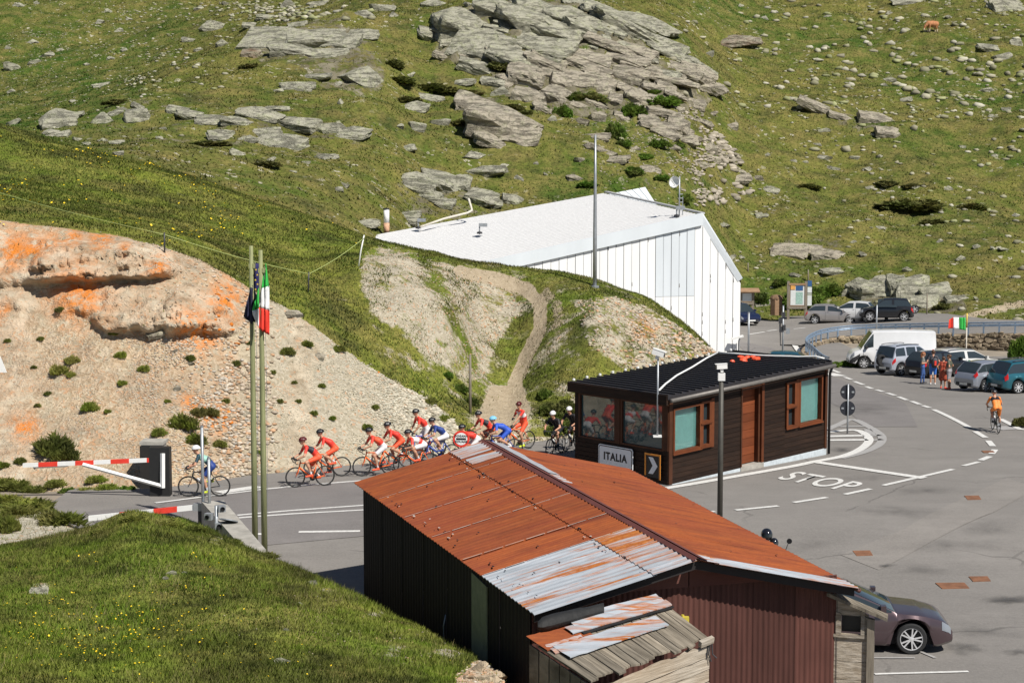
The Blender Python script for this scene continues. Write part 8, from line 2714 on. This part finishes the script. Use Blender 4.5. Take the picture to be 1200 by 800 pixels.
cl = {k: plain(k + '_flag_cloth', c, .8, var=.12, scale=4) for k, c in dict(eublue=(.018, .016, .1), darkblue=(.012, .013, .04), green=(.03, .42, .06), white=(.78, .78, .78), red=(.72, .04, .02), gold=(.7, .5, .05)).items()}
d1 = project(fb1 + Vector((0, 0, 6)))[2]; d2 = project(fb2 + Vector((0, 0, 6)))[2]
f1 = flag('blue_flag', 'limp dark blue flag with small gold stars on the left pole', d1 - .15,
          [('cloth', cl['eublue'], [(298, 308), (304, 309), (305.5, 342), (296, 340)]), ('cloth_fold', cl['darkblue'], [(294, 336), (297.5, 338), (296, 380), (285, 371)]), ('cloth_tail', cl['darkblue'], [(297, 340), (301, 345), (299.5, 378), (294, 376)])], 1.1, (299, 308))
mb = MB()
for (x, y) in [(300, 316), (301.6, 322), (299.4, 328), (301.8, 333), (299.6, 339), (302.4, 341)]:
    c = P(x, y, d1 - .3); r_ = .035
    st_ = [c + Vector((math.sin(2 * math.pi * k / 10) * r_ * (1 if k % 2 == 0 else .42), 0, math.cos(2 * math.pi * k / 10) * r_ * (1 if k % 2 == 0 else .42))) for k in range(10)]
    mb.add(st_, [tuple(range(9, -1, -1))])
mb.build('stars', cl['gold'], f1, origin=f1.location)
flag('inner_tricolour_flag', 'folded green and white flag hanging between the two poles', (d1 + d2) / 2,
     [('green_band', cl['green'], [(303, 338), (305, 331), (304.5, 361), (295.5, 364)]), ('white_band', cl['white'], [(295.5, 364), (304.5, 361), (304.5, 384), (300, 378)])], 1.3, (303, 338))
flag('tricolour_flag', 'limp green white and red flag on the right pole', d2 - .15,
     [('green_band', cl['green'], [(309, 313), (312, 308), (315, 337), (307, 338)]), ('white_band', cl['white'], [(307.5, 337), (315, 335), (316, 364), (303.5, 360)]), ('red_band', cl['red'], [(303.5, 360), (316, 364), (315.5, 393), (303.5, 385)])], 1.3, (310, 310))

# ------------------------------------------------------------------ barriers
M['barblack'] = plain('black_box_paint', (.012, .012, .012), .6)
Bz = .06
bb_ = GR(190, 581); bb_.z = 0.0
dB = project(bb_)[2]
def PB(x, y, dd=0.0): return P(x, y, dB + dd)
ba = thing('road_barrier', 'raised red and white barrier arm with a triangular brace and black counterweight box', 'barrier', bb_)
BOo = bb_.copy()
def arm(parts, x0y0, x1y1, cuts, dd, h, parent, origin, nose=None):
    a, b = PB(*x0y0, dd) if not nose else x0y0, PB(*x1y1, dd) if not nose else x1y1
    n = len(cuts) - 1
    for i in range(n):
        p, q_ = a.lerp(b, cuts[i]), a.lerp(b, cuts[i + 1])
        u = (q_ - p).normalized(); w = Vector((0, 1, 0)); v = Vector((0, 0, 1))
        red = i % 2 == 1
        e_ = .004 if red else 0
        c = [p - w * (.04 + e_) - v * (h / 2 + e_), q_ - w * (.04 + e_) - v * (h / 2 + e_), q_ + w * .04 - v * (h / 2 + e_), p + w * .04 - v * (h / 2 + e_)]
        c += [x + v * (h + 2 * e_) for x in c]
        MB().hexa(c).build('red_band' if red else 'arm', M['red'] if red else M['white'], parent, origin=origin)
arm(None, (27, 545), (193, 538), [0, .11, .245, .37, .5, .62, .75, .875, 1.0], -.1, .13, ba, BOo)
def bar(a, b, w, parent, name, origin, mat='white'):
    MB().tube([a, b], w / 2 * 1.3, 4).build(name, M[mat], parent, origin=origin)
bar(PB(97, 544, -.2), PB(190, 569.5, -.2), .1, ba, 'brace', BOo)
bar(PB(190.5, 531, -.22), PB(190.5, 571.5, -.22), .12, ba, 'upright', BOo)
bar(PB(40, 547.5, .05), PB(80, 545.5, .05), .05, ba, 'under_bar', BOo)
bar(PB(39, 546, .05), PB(41, 549.5, .05), .05, ba, 'bracket', BOo, 'steel')
xa, xb = PB(176, 582).x, PB(199.5, 582).x
zt = PB(185, 523.5).z
MB().box(xa, xb, bb_.y - .05, bb_.y + .35, -.1, zt).build('counterweight_box', M['barblack'], ba, origin=BOo, angle=30)
cp = GR(186, 576); cp = cp + Vector((0, .55, 0))
pil = thing('concrete_pillar', 'pale concrete pillar behind the black barrier box', 'pillar', (cp.x - .2, cp.y, 0))
xw = .62
zt2 = P(178, 523, project(cp)[2]).z + .05
MB().box(-.5, .2, .15, .9, -.3, zt2).build('pillar_core', M['concrete'], pil, angle=30)
MB().box(-.54, .24, .11, .94, zt2, zt2 + .1).build('pillar_cap', M['concrete'], pil, angle=30)
MB().box(-.52, -.2, .05, .145, -.2, zt2 - .03).build('pillar_face', plain('shaded_pillar_side', (.018, .016, .014), .8), pil)  # near-black slab paints the shade on the left face of the pillar

# near parapet with the lower barrier
pa, pb = G(236, 587, .92), G(262, 586, .92)
pc, pd_ = G(312, 644, .92), G(288, 646, .92)
par = thing('concrete_parapet', 'low pale concrete parapet running along the road to the flagpoles', 'wall', (pa.x, pa.y, 0))
def dz(p, z): return Vector((p.x, p.y, z))
NSEG = 3
for k in range(NSEG):
    t0, t1 = k / NSEG, (k + 1) / NSEG - .004
    q_ = [pa.lerp(pd_, t0), pa.lerp(pd_, t1), pb.lerp(pc, t1), pb.lerp(pc, t0)]
    MB().hexa([dz(p, -1.2) for p in q_] + [dz(p, .92) for p in q_]).build('parapet_block', M['concrete'], par, origin=par.location, angle=30)
    f0, f1_ = pa.lerp(pd_, t0), pa.lerp(pd_, t1)
l = GR(196, 600)
dL = project(pa)[2] + .2
a0, a1 = P(104, 607, dL), P(229, 594, dL)
bl = thing('road_barrier', 'lower red and white barrier arm half hidden by the near mound', 'barrier', dz(a1, 0))
arm(None, a0, a1, [0, .29, .42, .61, .83, 1.0], 0, .15, bl, bl.location, nose=True)
MB().box(a1.x - .05, a1.x + .35, a1.y - .08, a1.y + .1, a1.z - .1, a1.z + .12).build('pivot', M['steel'], bl, origin=bl.location, angle=30)
MB().box(a1.x + .08, a1.x + .3, a1.y - .06, a1.y + .08, -.3, a1.z - .1).build('pivot_post', M['darksteel'], bl, origin=bl.location, angle=30)
def simple_post(name, label, cat, px, ybase, ytop, d, r, mat, group=None):
    b = P(px, ybase, d); t = vert_top(b, ytop)
    th = thing(name, label, cat, b, 0, group)
    MB().tube([(0, 0, -.4), t - b], r, 8).build('tube', mat, th, smooth=True)
    MB().disc((0, 0, (t - b).z), (0, 0, 1), [(r * 1.15, -.03), (r * 1.15, .01), (0, .02)], 8).build('cap', mat, th)
    return th
simple_post('steel_post', 'taller grey steel post standing in front of the cyclist in mint', 'post', 238, 592, 499, project(pa)[2] + .3, .045, M['steel'])
simple_post('steel_post', 'shorter grey steel post standing close beside the taller one', 'post', 245.5, 596, 536, project(pa)[2] - .3, .045, M['steel'])
# small twin-headed signal beside the parapet
sb = P(254, 628, project(pa)[2] - 3.2)
st = thing('barrier_signal', 'small grey barrier signal with two lamp heads beside the parapet', 'signal', sb)
h_ = vert_top(sb, 592).z - sb.z
MB().tube([(0, 0, -.5), (0, 0, h_)], .05, 8).build('post', M['steel'], st, smooth=True)
for (x, z, yw_, nm) in ((.13, h_ - .08, .5, 'lamp_housing'), (-.2, h_ - .3, -.3, 'lamp_housing'), (.05, h_ - .55, .3, 'junction_box')):
    Mx = Matrix.Translation((x, 0, z)) @ Matrix.Rotation(yw_, 4, 'Z')
    mb = MB(); mb.box(-.1, .1, -.09, .09, -.09, .09, M=Mx)
    hb_ = mb.build(nm, M['steel'], st, angle=30)
    MB().disc(Mx @ Vector((.0, -.095, 0)), Mx.to_3x3() @ Vector((0, -1, 0)), [(.06, 0), (.06, .05), (.052, .05), (.05, .01), (0, .01)], 14).build('lens', M['black'], hb_)
MB().disc((.32, .05, h_ - .42), (.15, .3, 1), [(.0, .02), (.26, .02), (.26, -.01), (0, -.01)], 20).build('round_disc', M['steel'], st)

# ------------------------------------------------------------------ round customs sign, direction discs, posts
def disc_sign(name, label, c, r, facing, border, facecol):
    f = Vector(facing).normalized()
    t = thing(name, label, 'sign', c)
    MB().disc((0, 0, 0), f, [(0, -.02), (r, -.02), (r, .0), (r * .99, .012), (0, .012)], 36).build('sign_panel', border, t, angle=30)
    if facecol: MB().disc((0, 0, 0), f, [(r * .74, .0125), (r * .74, .018), (0, .018)], 36).build('sign_face', facecol, t, angle=30)
    return t, f
cb = GR(541, 545); cb.y -= 2.0
dcs = 54.5
c = P(540.5, 514, dcs)
rr_ = 9.8 * dcs / FPX
cs, f = disc_sign('customs_sign', 'round white customs sign with a red rim and black bar above the barn roof', c, rr_, (-.1, -1, .08), M['red'], M['white'])
xa_ = Vector((1, -.1, 0)).normalized(); za_ = f.cross(xa_) * -1
za_ = xa_.cross(-f) if xa_.cross(-f).z > 0 else -xa_.cross(-f)
F4 = Matrix(((xa_.x, za_.x, f.x, f.x * .02), (xa_.y, za_.y, f.y, f.y * .02), (xa_.z, za_.z, f.z, f.z * .02), (0, 0, 0, 1)))
mb = MB(); w = rr_ * .6
mb.hexa([F4 @ Vector(p) for p in ((-w, -.028, .0), (w, -.028, .0), (w, .028, .0), (-w, .028, .0), (-w, -.028, .006), (w, -.028, .006), (w, .028, .006), (-w, .028, .006))])
mb.build('sign_bar', M['black'], cs)
text_obj('sign_lettering', 'DOGANA', .085, M['black'], cs, F4 @ Matrix.Translation((0, .085, .003)), .002, .003)
text_obj('sign_lettering', 'DOUANE', .085, M['black'], cs, F4 @ Matrix.Translation((0, -.085, .003)), .002, .003)
pz = -c.z - .5
MB().tube([(0, .05, .2), (0, .05, pz)], .03, 8).build('post', M['steel'], cs, smooth=True)

g0 = GR(993, 508)
t_ = vert_top(g0, 450)
dp = thing('direction_sign', 'two dark round sign backs stacked on a grey post by the hatched island', 'sign', g0)
MB().tube([(0, 0, -.2), (0, 0, t_.z - g0.z)], .035, 8).build('post', M['steel'], dp, smooth=True)
bk_ = plain('dark_blue_black_disc', (.014, .016, .024), .6)
for y_ in (459.5, 478.5):
    z_ = vert_top(g0, y_).z - g0.z
    pb_ = MB().disc((0, .06, z_), (0, -1, 0), [(0, -.012), (.30, -.012), (.3, .012), (0, .012)], 32).build('disc', bk_, dp, angle=30)
    mb = MB()
    for x_ in (-.2, .2): mb.box(x_ - .05, x_ + .05, .03, .046, z_ - .03, z_ + .04)
    mb.build('clip', M['steel'], dp)

# camera mast beside the barn roof
g0 = P(843.5, 612, 52); g0.z = -.2
t_ = vert_top(g0, 436)
cmst = thing('camera_mast', 'tall dark camera mast rising behind the barn roof', 'camera mast', g0)
hz_ = t_.z - g0.z
MB().tube([(0, 0, -.3), (0, 0, hz_)], [.085, .07], 10).build('shaft', M['olive_pole'], cmst, smooth=True)
def camera_head(parent, z, yawc, pitch, sc=1.0):
    Mx = Matrix.Translation((0, 0, z)) @ Matrix.Rotation(yawc, 4, 'Z') @ Matrix.Rotation(pitch, 4, 'Y') @ Matrix.Scale(sc, 4)
    b = MB().box(-.2, .18, -.09, .09, .0, .17, M=Mx); b.box(-.21, .23, -.1, .1, .17, .19, M=Mx); b.box(-.06, .04, -.04, .04, -.12, .0, M=Mx)
    o = b.build('camera_housing', M['white'], parent, angle=30)
    MB().disc(Mx @ Vector((.2, 0, .075)), Mx.to_3x3() @ Vector((1, 0, 0)), [(.06, 0), (.06, .01), (0, .012)], 12).build('lens', M['black'], o)
    return o
o = camera_head(cmst, hz_ + .1, math.radians(185), .05, .8); 
MB().box(-.1, .1, -.09, .09, -.24 + hz_, hz_ - .02).build('control_box', M['white'], cmst, angle=30)
# camera on the corner of the hut
g0 = H(-.015, .06, 2.0) + odir * .12
t_ = vert_top(g0, 420)
c2 = thing('camera_mast', 'thin grey camera pole fixed to the corner of the dark hut', 'camera mast', g0)
MB().tube([(0, 0, -.35), (0, 0, t_.z - g0.z)], .032, 8).build('shaft', M['steel'], c2, smooth=True)
camera_head(c2, t_.z - g0.z + .1, math.radians(-15), .3, 1.05)
MB().box(-.14, .14, -.06, .16, -.4, -.34).build('bracket', M['white'], c2)

# tall mast on the spur in front of the white building
p_, _ = hit(T_bank, 697, 336)
t_ = vert_top(p_, 158)
mk = pole('lamp_mast', 'tall slim grey mast standing in front of the white building', 'mast', p_, t_, .1, .045, M['steel'])
MB().disc((0, 0, .0), (0, 0, 1), [(.2, -.2), (.2, .05), (.1, .06)], 10).build('base_flange', M['steel'], mk)
# posts along the cut and path
p_, _ = hit(T_bank, 551, 478); 
def wood_post(label, tree, px, y0, y1, r, mat='postwood', group=None, lean=(0, 0), name='wooden_post'):
    p, _ = hit(tree, px, y0)
    if p is None: return None
    t = vert_top(p, y1); th = thing(name, label, 'post', p, 0, group)
    h = t.z - p.z
    MB().tube([(0, 0, -.3), (lean[0] * h * .5, 0, h * .5), (lean[0] * h, lean[1] * h, h)], [r, r * .95, r * .85], 7).build('stake', M[mat], th, smooth=True)
    MB().disc((lean[0] * h, lean[1] * h, h), (0, 0, 1), [(r * .9, -.02), (r * .7, .02), (0, .03)], 7).build('stake_top', M[mat], th)
    return th, p + Vector((lean[0] * h, lean[1] * h, h * .92))
wood_post('grey wooden post at the foot of the dirt path', T_bank, 551, 484, 416, .06)
EG = 'electric fence stakes on the bank'
ends = []
for (x, y0, y1, lab, ln) in ((193, 296, 273, 'thin fence stake at the lip of the gravel cut', 0), (361, 343, 319, 'dark fence stake right of the flags on the bank', .05), (419, 312, 276, 'pale leaning fence stake below the white roof', .22), (437, 276, 262, 'dark leaning stick at the left end of the white roof', -.3)):
    r_ = wood_post(lab, T_bank, x, y0, y1, .035, 'white' if 'pale' in lab else 'darksteel', EG, (ln, 0), 'fence_stake')
    if r_: ends.append(r_[1])
pts0, _ = hit(T_bank, -40, 222)
tape = plain('yellow_white_fence_tape', (.4, .46, .16), .6)
if len(ends) >= 3:
    line = [P(-40, 214, 76), ends[0], ends[1], ends[2]]
    pts_ = []
    for a, b in zip(line, line[1:]):
        for k in range(10):
            q_ = a.lerp(b, k / 10); q_.z -= .1 * math.sin(math.pi * k / 10); pts_.append(q_)
    pts_.append(line[-1])
    tag(MB().tube(pts_, .014, 5).build('fence_tape', tape, smooth=True), 'thin pale electric fence tape strung along the bank', 'fence')
tag(MB().tube([P(-60, 400, 50), P(-30, 420, 50)], .02, 5).build('unused', M['steel']), kind='structure')
bpy.data.objects.remove(bpy.data.objects['unused'])
# sign cut by the left edge
c = P(-3, 432, 58)
es = thing('warning_sign', 'white sign corner showing at the left edge of the picture', 'sign', c)
mb = MB(); q_ = [(-.5, 0, -.1), (.3, 0, -.12), (.1, 0, .42), (-.5, 0, .3)]
mb.add([(x, -.015, z) for x, _, z in q_] + [(x, .015, z) for x, _, z in q_], [(0, 1, 2, 3), (7, 6, 5, 4), (0, 4, 5, 1), (1, 5, 6, 2), (2, 6, 7, 3)])
mb.build('sign_panel', M['white'], es)
MB().tube([(-.3, .05, .3), (-.3, .05, -4.2)], .035, 8).build('post', M['steel'], es, smooth=True)

# ------------------------------------------------------------------ upper road furniture
bw = stretched('brown_board_timber', ((.2, .12, .07), (.32, .21, .13), (.24, .16, .1)), 2, .8, (1, 1, 3), .2)
gw = M['postwood']
def board(label, px0, px1, ybase, yt, yb_, d, panels, roofed=False, side=None):
    b = P((px0 + px1) / 2, ybase, d); s_ = d / FPX
    t = thing('information_board', label, 'information board', b)
    x0, x1 = (px0 - (px0 + px1) / 2) * s_, (px1 - (px0 + px1) / 2) * s_
    Zt, Zb = vert_top(b, yt).z - b.z, vert_top(b, yb_).z - b.z
    for x in (x0, x1): MB().box(x - .1, x + .1, -.06, .1, -.5, Zt + (.0 if roofed else .3)).build('post', gw, t)
    MB().box(x0 + .1, x1 - .1, -.02, .05, Zb - .05, Zt).build('backboard', bw, t)
    MB().box(x0 + .02, x1 - .02, -.1, .1, Zt, Zt + .14).build('top_rail', bw, t)
    MB().box(x0 - .02, x1 + .02, -.1, .12, Zb - .25, Zb - .06).build('bottom_rail', gw, t)
    for i_, (a, c_, e_, g_, mt) in enumerate(panels):
        MB().box(x0 + (x1 - x0) * a, x0 + (x1 - x0) * c_, -.035 - .012 * i_, -.022, Zb + (Zt - Zb) * e_, Zb + (Zt - Zb) * g_).build('notice', mt, t)
    if roofed: MB().slab([(x0 - .5, -.5, Zt + .12), (x1 + .5, -.5, Zt + .12), (x1 + .5, .4, Zt + .35), (x0 - .5, .4, Zt + .35)], .08).build('roof', bw, t)
    return t, x0, x1, Zt, Zb
pw = plain('notice_white', (.6, .62, .6), .5, var=.1, scale=3)
pg_ = plain('map_green', (.28, .42, .36), .5, var=.35, scale=14)
pbl = plain('notice_blue', (.03, .09, .22), .5); por = plain('notice_orange', (.65, .32, .08), .5, var=.2)
t, x0, x1, Zt, Zb = board('big wooden information board with a map beside the upper road', 923.5, 944, 371, 334, 358, 139, [(.12, .9, .02, .98, pw), (.42, .82, .08, .66, pg_), (.42, .82, .74, .96, pbl), (.12, .38, .78, .98, por)])
for (z0, z1, mt) in ((Zt - .1, Zt + .35, pbl), (Zt - .6, Zt - .15, pw), (Zb + .85, Zt - .68, pw), (Zb + .0, Zb + .8, pw)):
    MB().box(x1 + .12, x1 + .45, -.03, .0, z0, z1).build('side_panel', mt, t)
board('small roofed notice board at the corner of the white building', 868, 882, 372, 343, 353, 140, [(.1, .9, .02, .95, pw)], True)
b = P(909.5, 369, 140)
bn = thing('litter_bin', 'brown wooden litter bin left of the big information board', 'litter bin', b)
for k in range(8):
    a = 2 * math.pi * k / 8
    Mx = Matrix.Rotation(a, 4, 'Z')
    MB().box(-.16, .16, -.44, -.39, 0, 1.25, M=Mx).build('slat', bw, bn)
MB().disc((0, 0, 1.25), (0, 0, 1), [(.5, 0), (.5, .1), (.36, .28), (0, .36)], 8).build('lid', bw, bn)
MB().disc((0, 0, 0), (0, 0, 1), [(.36, .0), (.36, 1.25)], 8).build('liner', M['black'], bn)
simple_post('steel_post', 'thin pale post standing in front of the black off-roader', 'post', 1027, 394, 357, 120, .05, M['steel'])
sp = simple_post('lamp_post', 'thin grey signal post with small boxes behind the hut roof', 'post', 917, 424, 358, 104, .05, M['steel'])
for (x, z, n_) in ((-.15, 2.4, 'lamp_box'), (.02, 2.75, 'lamp_box'), (-.12, 1.9, 'lamp_box'), (.04, 2.0, 'lamp_box'), (.28, 1.8, 'small_plate')):
    MB().box(x - .1, x + .1, -.1, .05, z - .16, z + .16).build(n_, M['darksteel'] if n_ == 'lamp_box' else M['steel'], sp, angle=30)
simple_post('steel_post', 'leaning grey post at the right corner of the white building', 'post', 877, 416, 366, 110, .06, M['steel'])
c = wre + gn * .3 + Vector((-.2, 0, -3.6))
wl_ = thing('wall_lamp', 'white lamp on a bracket at the right corner of the white wall', 'lamp', c)
Mx = Matrix.Rotation(-.25, 4, 'Y')
MB().box(-.5, .25, -.55, -.25, 0, .12, M=Mx).build('lamp_housing', M['white'], wl_, angle=30)
MB().tube([(0, -.4, 0), (0, -.2, -.15), (0, 0, -.2), (-.02, -.05, -3)], .05, 6).build('bracket', M['steel'], wl_, smooth=True)
# flag of the car park
g0 = P(1132, 419, 109)
fp = thing('flag_staff', 'slim staff carrying a small tricolour at the rubble wall', 'flagpole', g0)
ht_ = vert_top(g0, 367).z - g0.z
MB().tube([(0, 0, -.6), (0, 0, ht_ * .68)], .04, 6).build('lower_staff', plain('striped_staff', (.55, .5, .42), .6, var=.4, scale=3), fp, smooth=True)
MB().tube([(0, 0, ht_ * .68), (0, 0, ht_)], .045, 6).build('upper_staff', plain('yellow_staff', (.65, .45, .06), .6), fp, smooth=True)
flag('small_tricolour_flag', 'small green white and red flag flying left of its staff by the wall', 109, [('green_band', cl['green'], [(1124, 372), (1131.5, 372), (1132, 387), (1124, 385.5)]), ('white_band', cl['white'], [(1117, 371.5), (1124, 372), (1124, 385.5), (1117, 384.5)]), ('red_band', cl['red'], [(1112, 375), (1117, 371.5), (1117, 384.5), (1111, 385)])], .7, (1131, 372))
# bush at the right edge and a plant in the kerb
for (x, y, w, h, lab) in ((1196, 418, 26, 28, 'dark green bush in front of the rubble wall at the right edge'), (1197, 496, 20, 12, 'small dark plant growing in the asphalt at the right edge')):
    p = GR(x, y + 4); s_ = project(p)[2] / FPX
    o = link('green_bush', CL['dark' if w < 22 else 'green'][0]); o.location = p; o.scale = (w * s_, w * s_, h * s_ * 1.7); tag(o, lab, 'bush')
# wooden marker stakes on the hillside
for (x, y0, y1, lab) in ((876.5, 318, 308, 'pale stake in the grass right of the white building'), (947, 330, 316, 'thin pale stake above the information board'), (1086, 372, 344, 'short post with a round top beside the rock face')):
    wood_post(lab, T_hill, x, y0, y1, .06, 'postwood', None, (0, 0), 'marker_stake')

# ------------------------------------------------------------------ roof furniture of the white building
def on_roof(px, py):
    best = None
    d0 = (P(px, py, 1) - Vector((0, 0, CZ))).normalized()
    from mathutils.geometry import intersect_line_plane
    n = (wq - wlow).cross(wl2 - wlow)
    return intersect_line_plane(Vector((0, 0, CZ)), Vector((0, 0, CZ)) + d0 * 500, wlow, n)
c = on_roof(453, 270)
ch = thing('chimney', 'white and rust stained flue pipe at the left end of the white roof', 'chimney', c)
hh_ = vert_top(c, 245).z - c.z
MB().tube([(0, 0, -.2), (0, 0, hh_ * .35)], .2, 12).build('rusty_base', plain('rust_stained_base', (.55, .32, .2), .7, var=.3), ch, smooth=True)
MB().tube([(0, 0, hh_ * .35), (0, 0, hh_ - .03)], .19, 12).build('flue', M['white'], ch, smooth=True)
MB().disc((0, 0, hh_), (0, 0, 1), [(.19, -.04), (.21, -.03), (.21, .03), (.15, .06), (0, .07)], 12).build('cowl', M['darksteel'], ch, angle=30)
tag(MB().tube([on_roof(493, 268) + Vector((0, 0, .12)), on_roof(520, 258.5) + Vector((0, 0, .12)), on_roof(548, 252) + Vector((0, 0, .15)), on_roof(553, 250) + Vector((0, 0, .2)), on_roof(552, 248.5) + Vector((0, 0, .35)), on_roof(549, 248) + Vector((0, 0, .9))], .075, 8).build('roof_pipe', plain('cream_pipe', (.6, .56, .48), .6), smooth=True), 'cream pipe lying along the far edge of the white roof', 'pipe')
def gadget(label, px, py, name):
    c = on_roof(px, py); t = thing(name, label, 'vent', c)
    MB().tube([(0, 0, -.1), (0, 0, .45)], .05, 6).build('stem', M['steel'], t, smooth=True)
    MB().box(-.05, .5, -.12, .12, .4, .62).build('cowl', M['steel'], t, angle=30)
    MB().disc((0, 0, 0), (0, 0, 1), [(.18, -.05), (.18, .06), (.05, .1)], 8).build('flange', M['darksteel'], t)
gadget('small grey vent standing in the middle of the white roof', 562, 273, 'roof_vent')
gadget('dark clamp vent at the end of the cream pipe', 490, 267, 'roof_vent')
gadget('short vent near the front corner of the white roof', 793, 253, 'roof_vent')
# satellite dish
c = on_roof(796, 250)
ds = thing('satellite_dish', 'white satellite dish on a lattice mast behind the white roof', 'satellite dish', c)
hz2 = vert_top(c, 214).z - c.z
MB().tube([(0, 0, -.2), (0, 0, hz2 + .4)], .045, 8).build('mast', M['steel'], ds, smooth=True)
mb = MB(); mb.tube([(.22, .1, -.1), (.22, .1, hz2 * .55)], .03, 6)
for k in range(5): mb.tube([(0, 0, .2 + .25 * k), (.22, .1, .2 + .25 * k)], .02, 5)
mb.build('ladder', M['steel'], ds)
ax_ = Vector((-.55, -.8, .25)).normalized()
rd = 7.0 * project(c)[2] / FPX
MB().disc((-.28, -.1, hz2), ax_, [(0, -.02), (rd * .5, .02), (rd * .85, .1), (rd, .16), (rd, .13), (rd * .85, .06), (rd * .5, -.02), (0, -.06)], 24).build('reflector', M['white'], ds, smooth=True)
MB().tube([(-.28, -.1, hz2 - .2), Vector((-.28, -.1, hz2)) + ax_ * .5], .02, 5).build('feed_arm', M['steel'], ds)

# ------------------------------------------------------------------ motorcycle behind the barn: only mirror and helmet top show
g0 = GR(903, 696)
mo = thing('motorcycle', 'black motorcycle behind the barn with a shiny helmet on its mirror', 'motorcycle', g0, math.radians(75))
for x in (-.72, .72):
    w = MB().ring((0, 0, 0), (0, 1, 0), .26, .06, 28, 8).build('wheel', M['tyre'], mo, smooth=True); w.location = (x, 0, .32)
    MB().disc((0, 0, 0), (0, 1, 0), [(.2, -.03), (.2, .03), (.05, .05), (0, .05)], 18).build('rim', M['darksteel'], w)
mb = MB(); rows = []
for x, w, h, z in ((-.75, .08, .06, .85), (-.45, .14, .08, .84), (-.1, .15, .1, .86), (.15, .2, .17, .95), (.4, .16, .14, .98), (.6, .1, .1, .95)):
    rows.append([(x, w * math.cos(a), z + h * math.sin(a)) for a in np.linspace(0, 2 * math.pi, 13)])
mb.grid(rows).build('tank_and_seat', M['black'], mo, smooth=True)
MB().box(-.3, .35, -.17, .17, .3, .75).build('engine', M['darksteel'], mo, angle=30)
mb = MB()
for s in (-1, 1): mb.tube([(.72, s * .1, .32), (.5, s * .1, 1.05)], .03, 8)
mb.build('fork', M['chrome'], mo, smooth=True)
MB().tube([(.4, -.38, 1.08), (.5, -.1, 1.1), (.5, .1, 1.1), (.4, .38, 1.08)], .018, 6).build('handlebar', M['black'], mo, smooth=True)
for s in (-1, 1):
    MB().tube([(.42, s * .32, 1.08), (.44, s * .4, 1.3)], .01, 5).build('mirror_stem', M['black'], mo)
    MB().disc((.45, s * .42, 1.34), (-1, 0, 0), [(0, -.02), (.07, -.01), (.07, .015), (0, .015)], 14).build('mirror', M['black'], mo, angle=30)
gl = plain('glossy_black_shell', (.012, .012, .014), .12, coat=1.0)
for (px, py, r_, lab) in ((898.5, 626, .155, 'larger glossy black helmet peeping over the barn eave'), (907, 635.5, .12, 'smaller glossy black helmet beside the larger one')):
    c = P(px, py, project(g0)[2] - .1)
    t = thing('helmet', lab, 'helmet', c, 0, 'glossy helmets behind the barn')
    mb = MB(); rows = []
    for j in range(11):
        ph = math.radians(-60 + 150 * j / 10); rows.append([Vector((r_ * 1.0 * math.cos(a) * math.cos(ph), r_ * 1.15 * math.sin(a) * math.cos(ph), r_ * 1.08 * math.sin(ph))) for a in np.linspace(0, 2 * math.pi, 25)])
    mb.grid(rows); mb.add(rows[0][:-1], [tuple(range(24))]); mb.build('shell', gl, t, smooth=True)
    mb = MB(); rows = []
    for q_ in np.linspace(-1.0, 1.0, 9): rows.append([Vector((r_ * 1.02 * math.sin(q_), -r_ * 1.18 * math.cos(q_), z * r_)) for z in (-.25, .0, .25)])
    mb.grid(rows).build('visor', M['glass'], t, smooth=True)
    if lab.startswith('larger'): MB().tube([(0, 0, -r_ * .9), (.0, .0, -.5)], .03, 6).build('stand', M['black'], t)
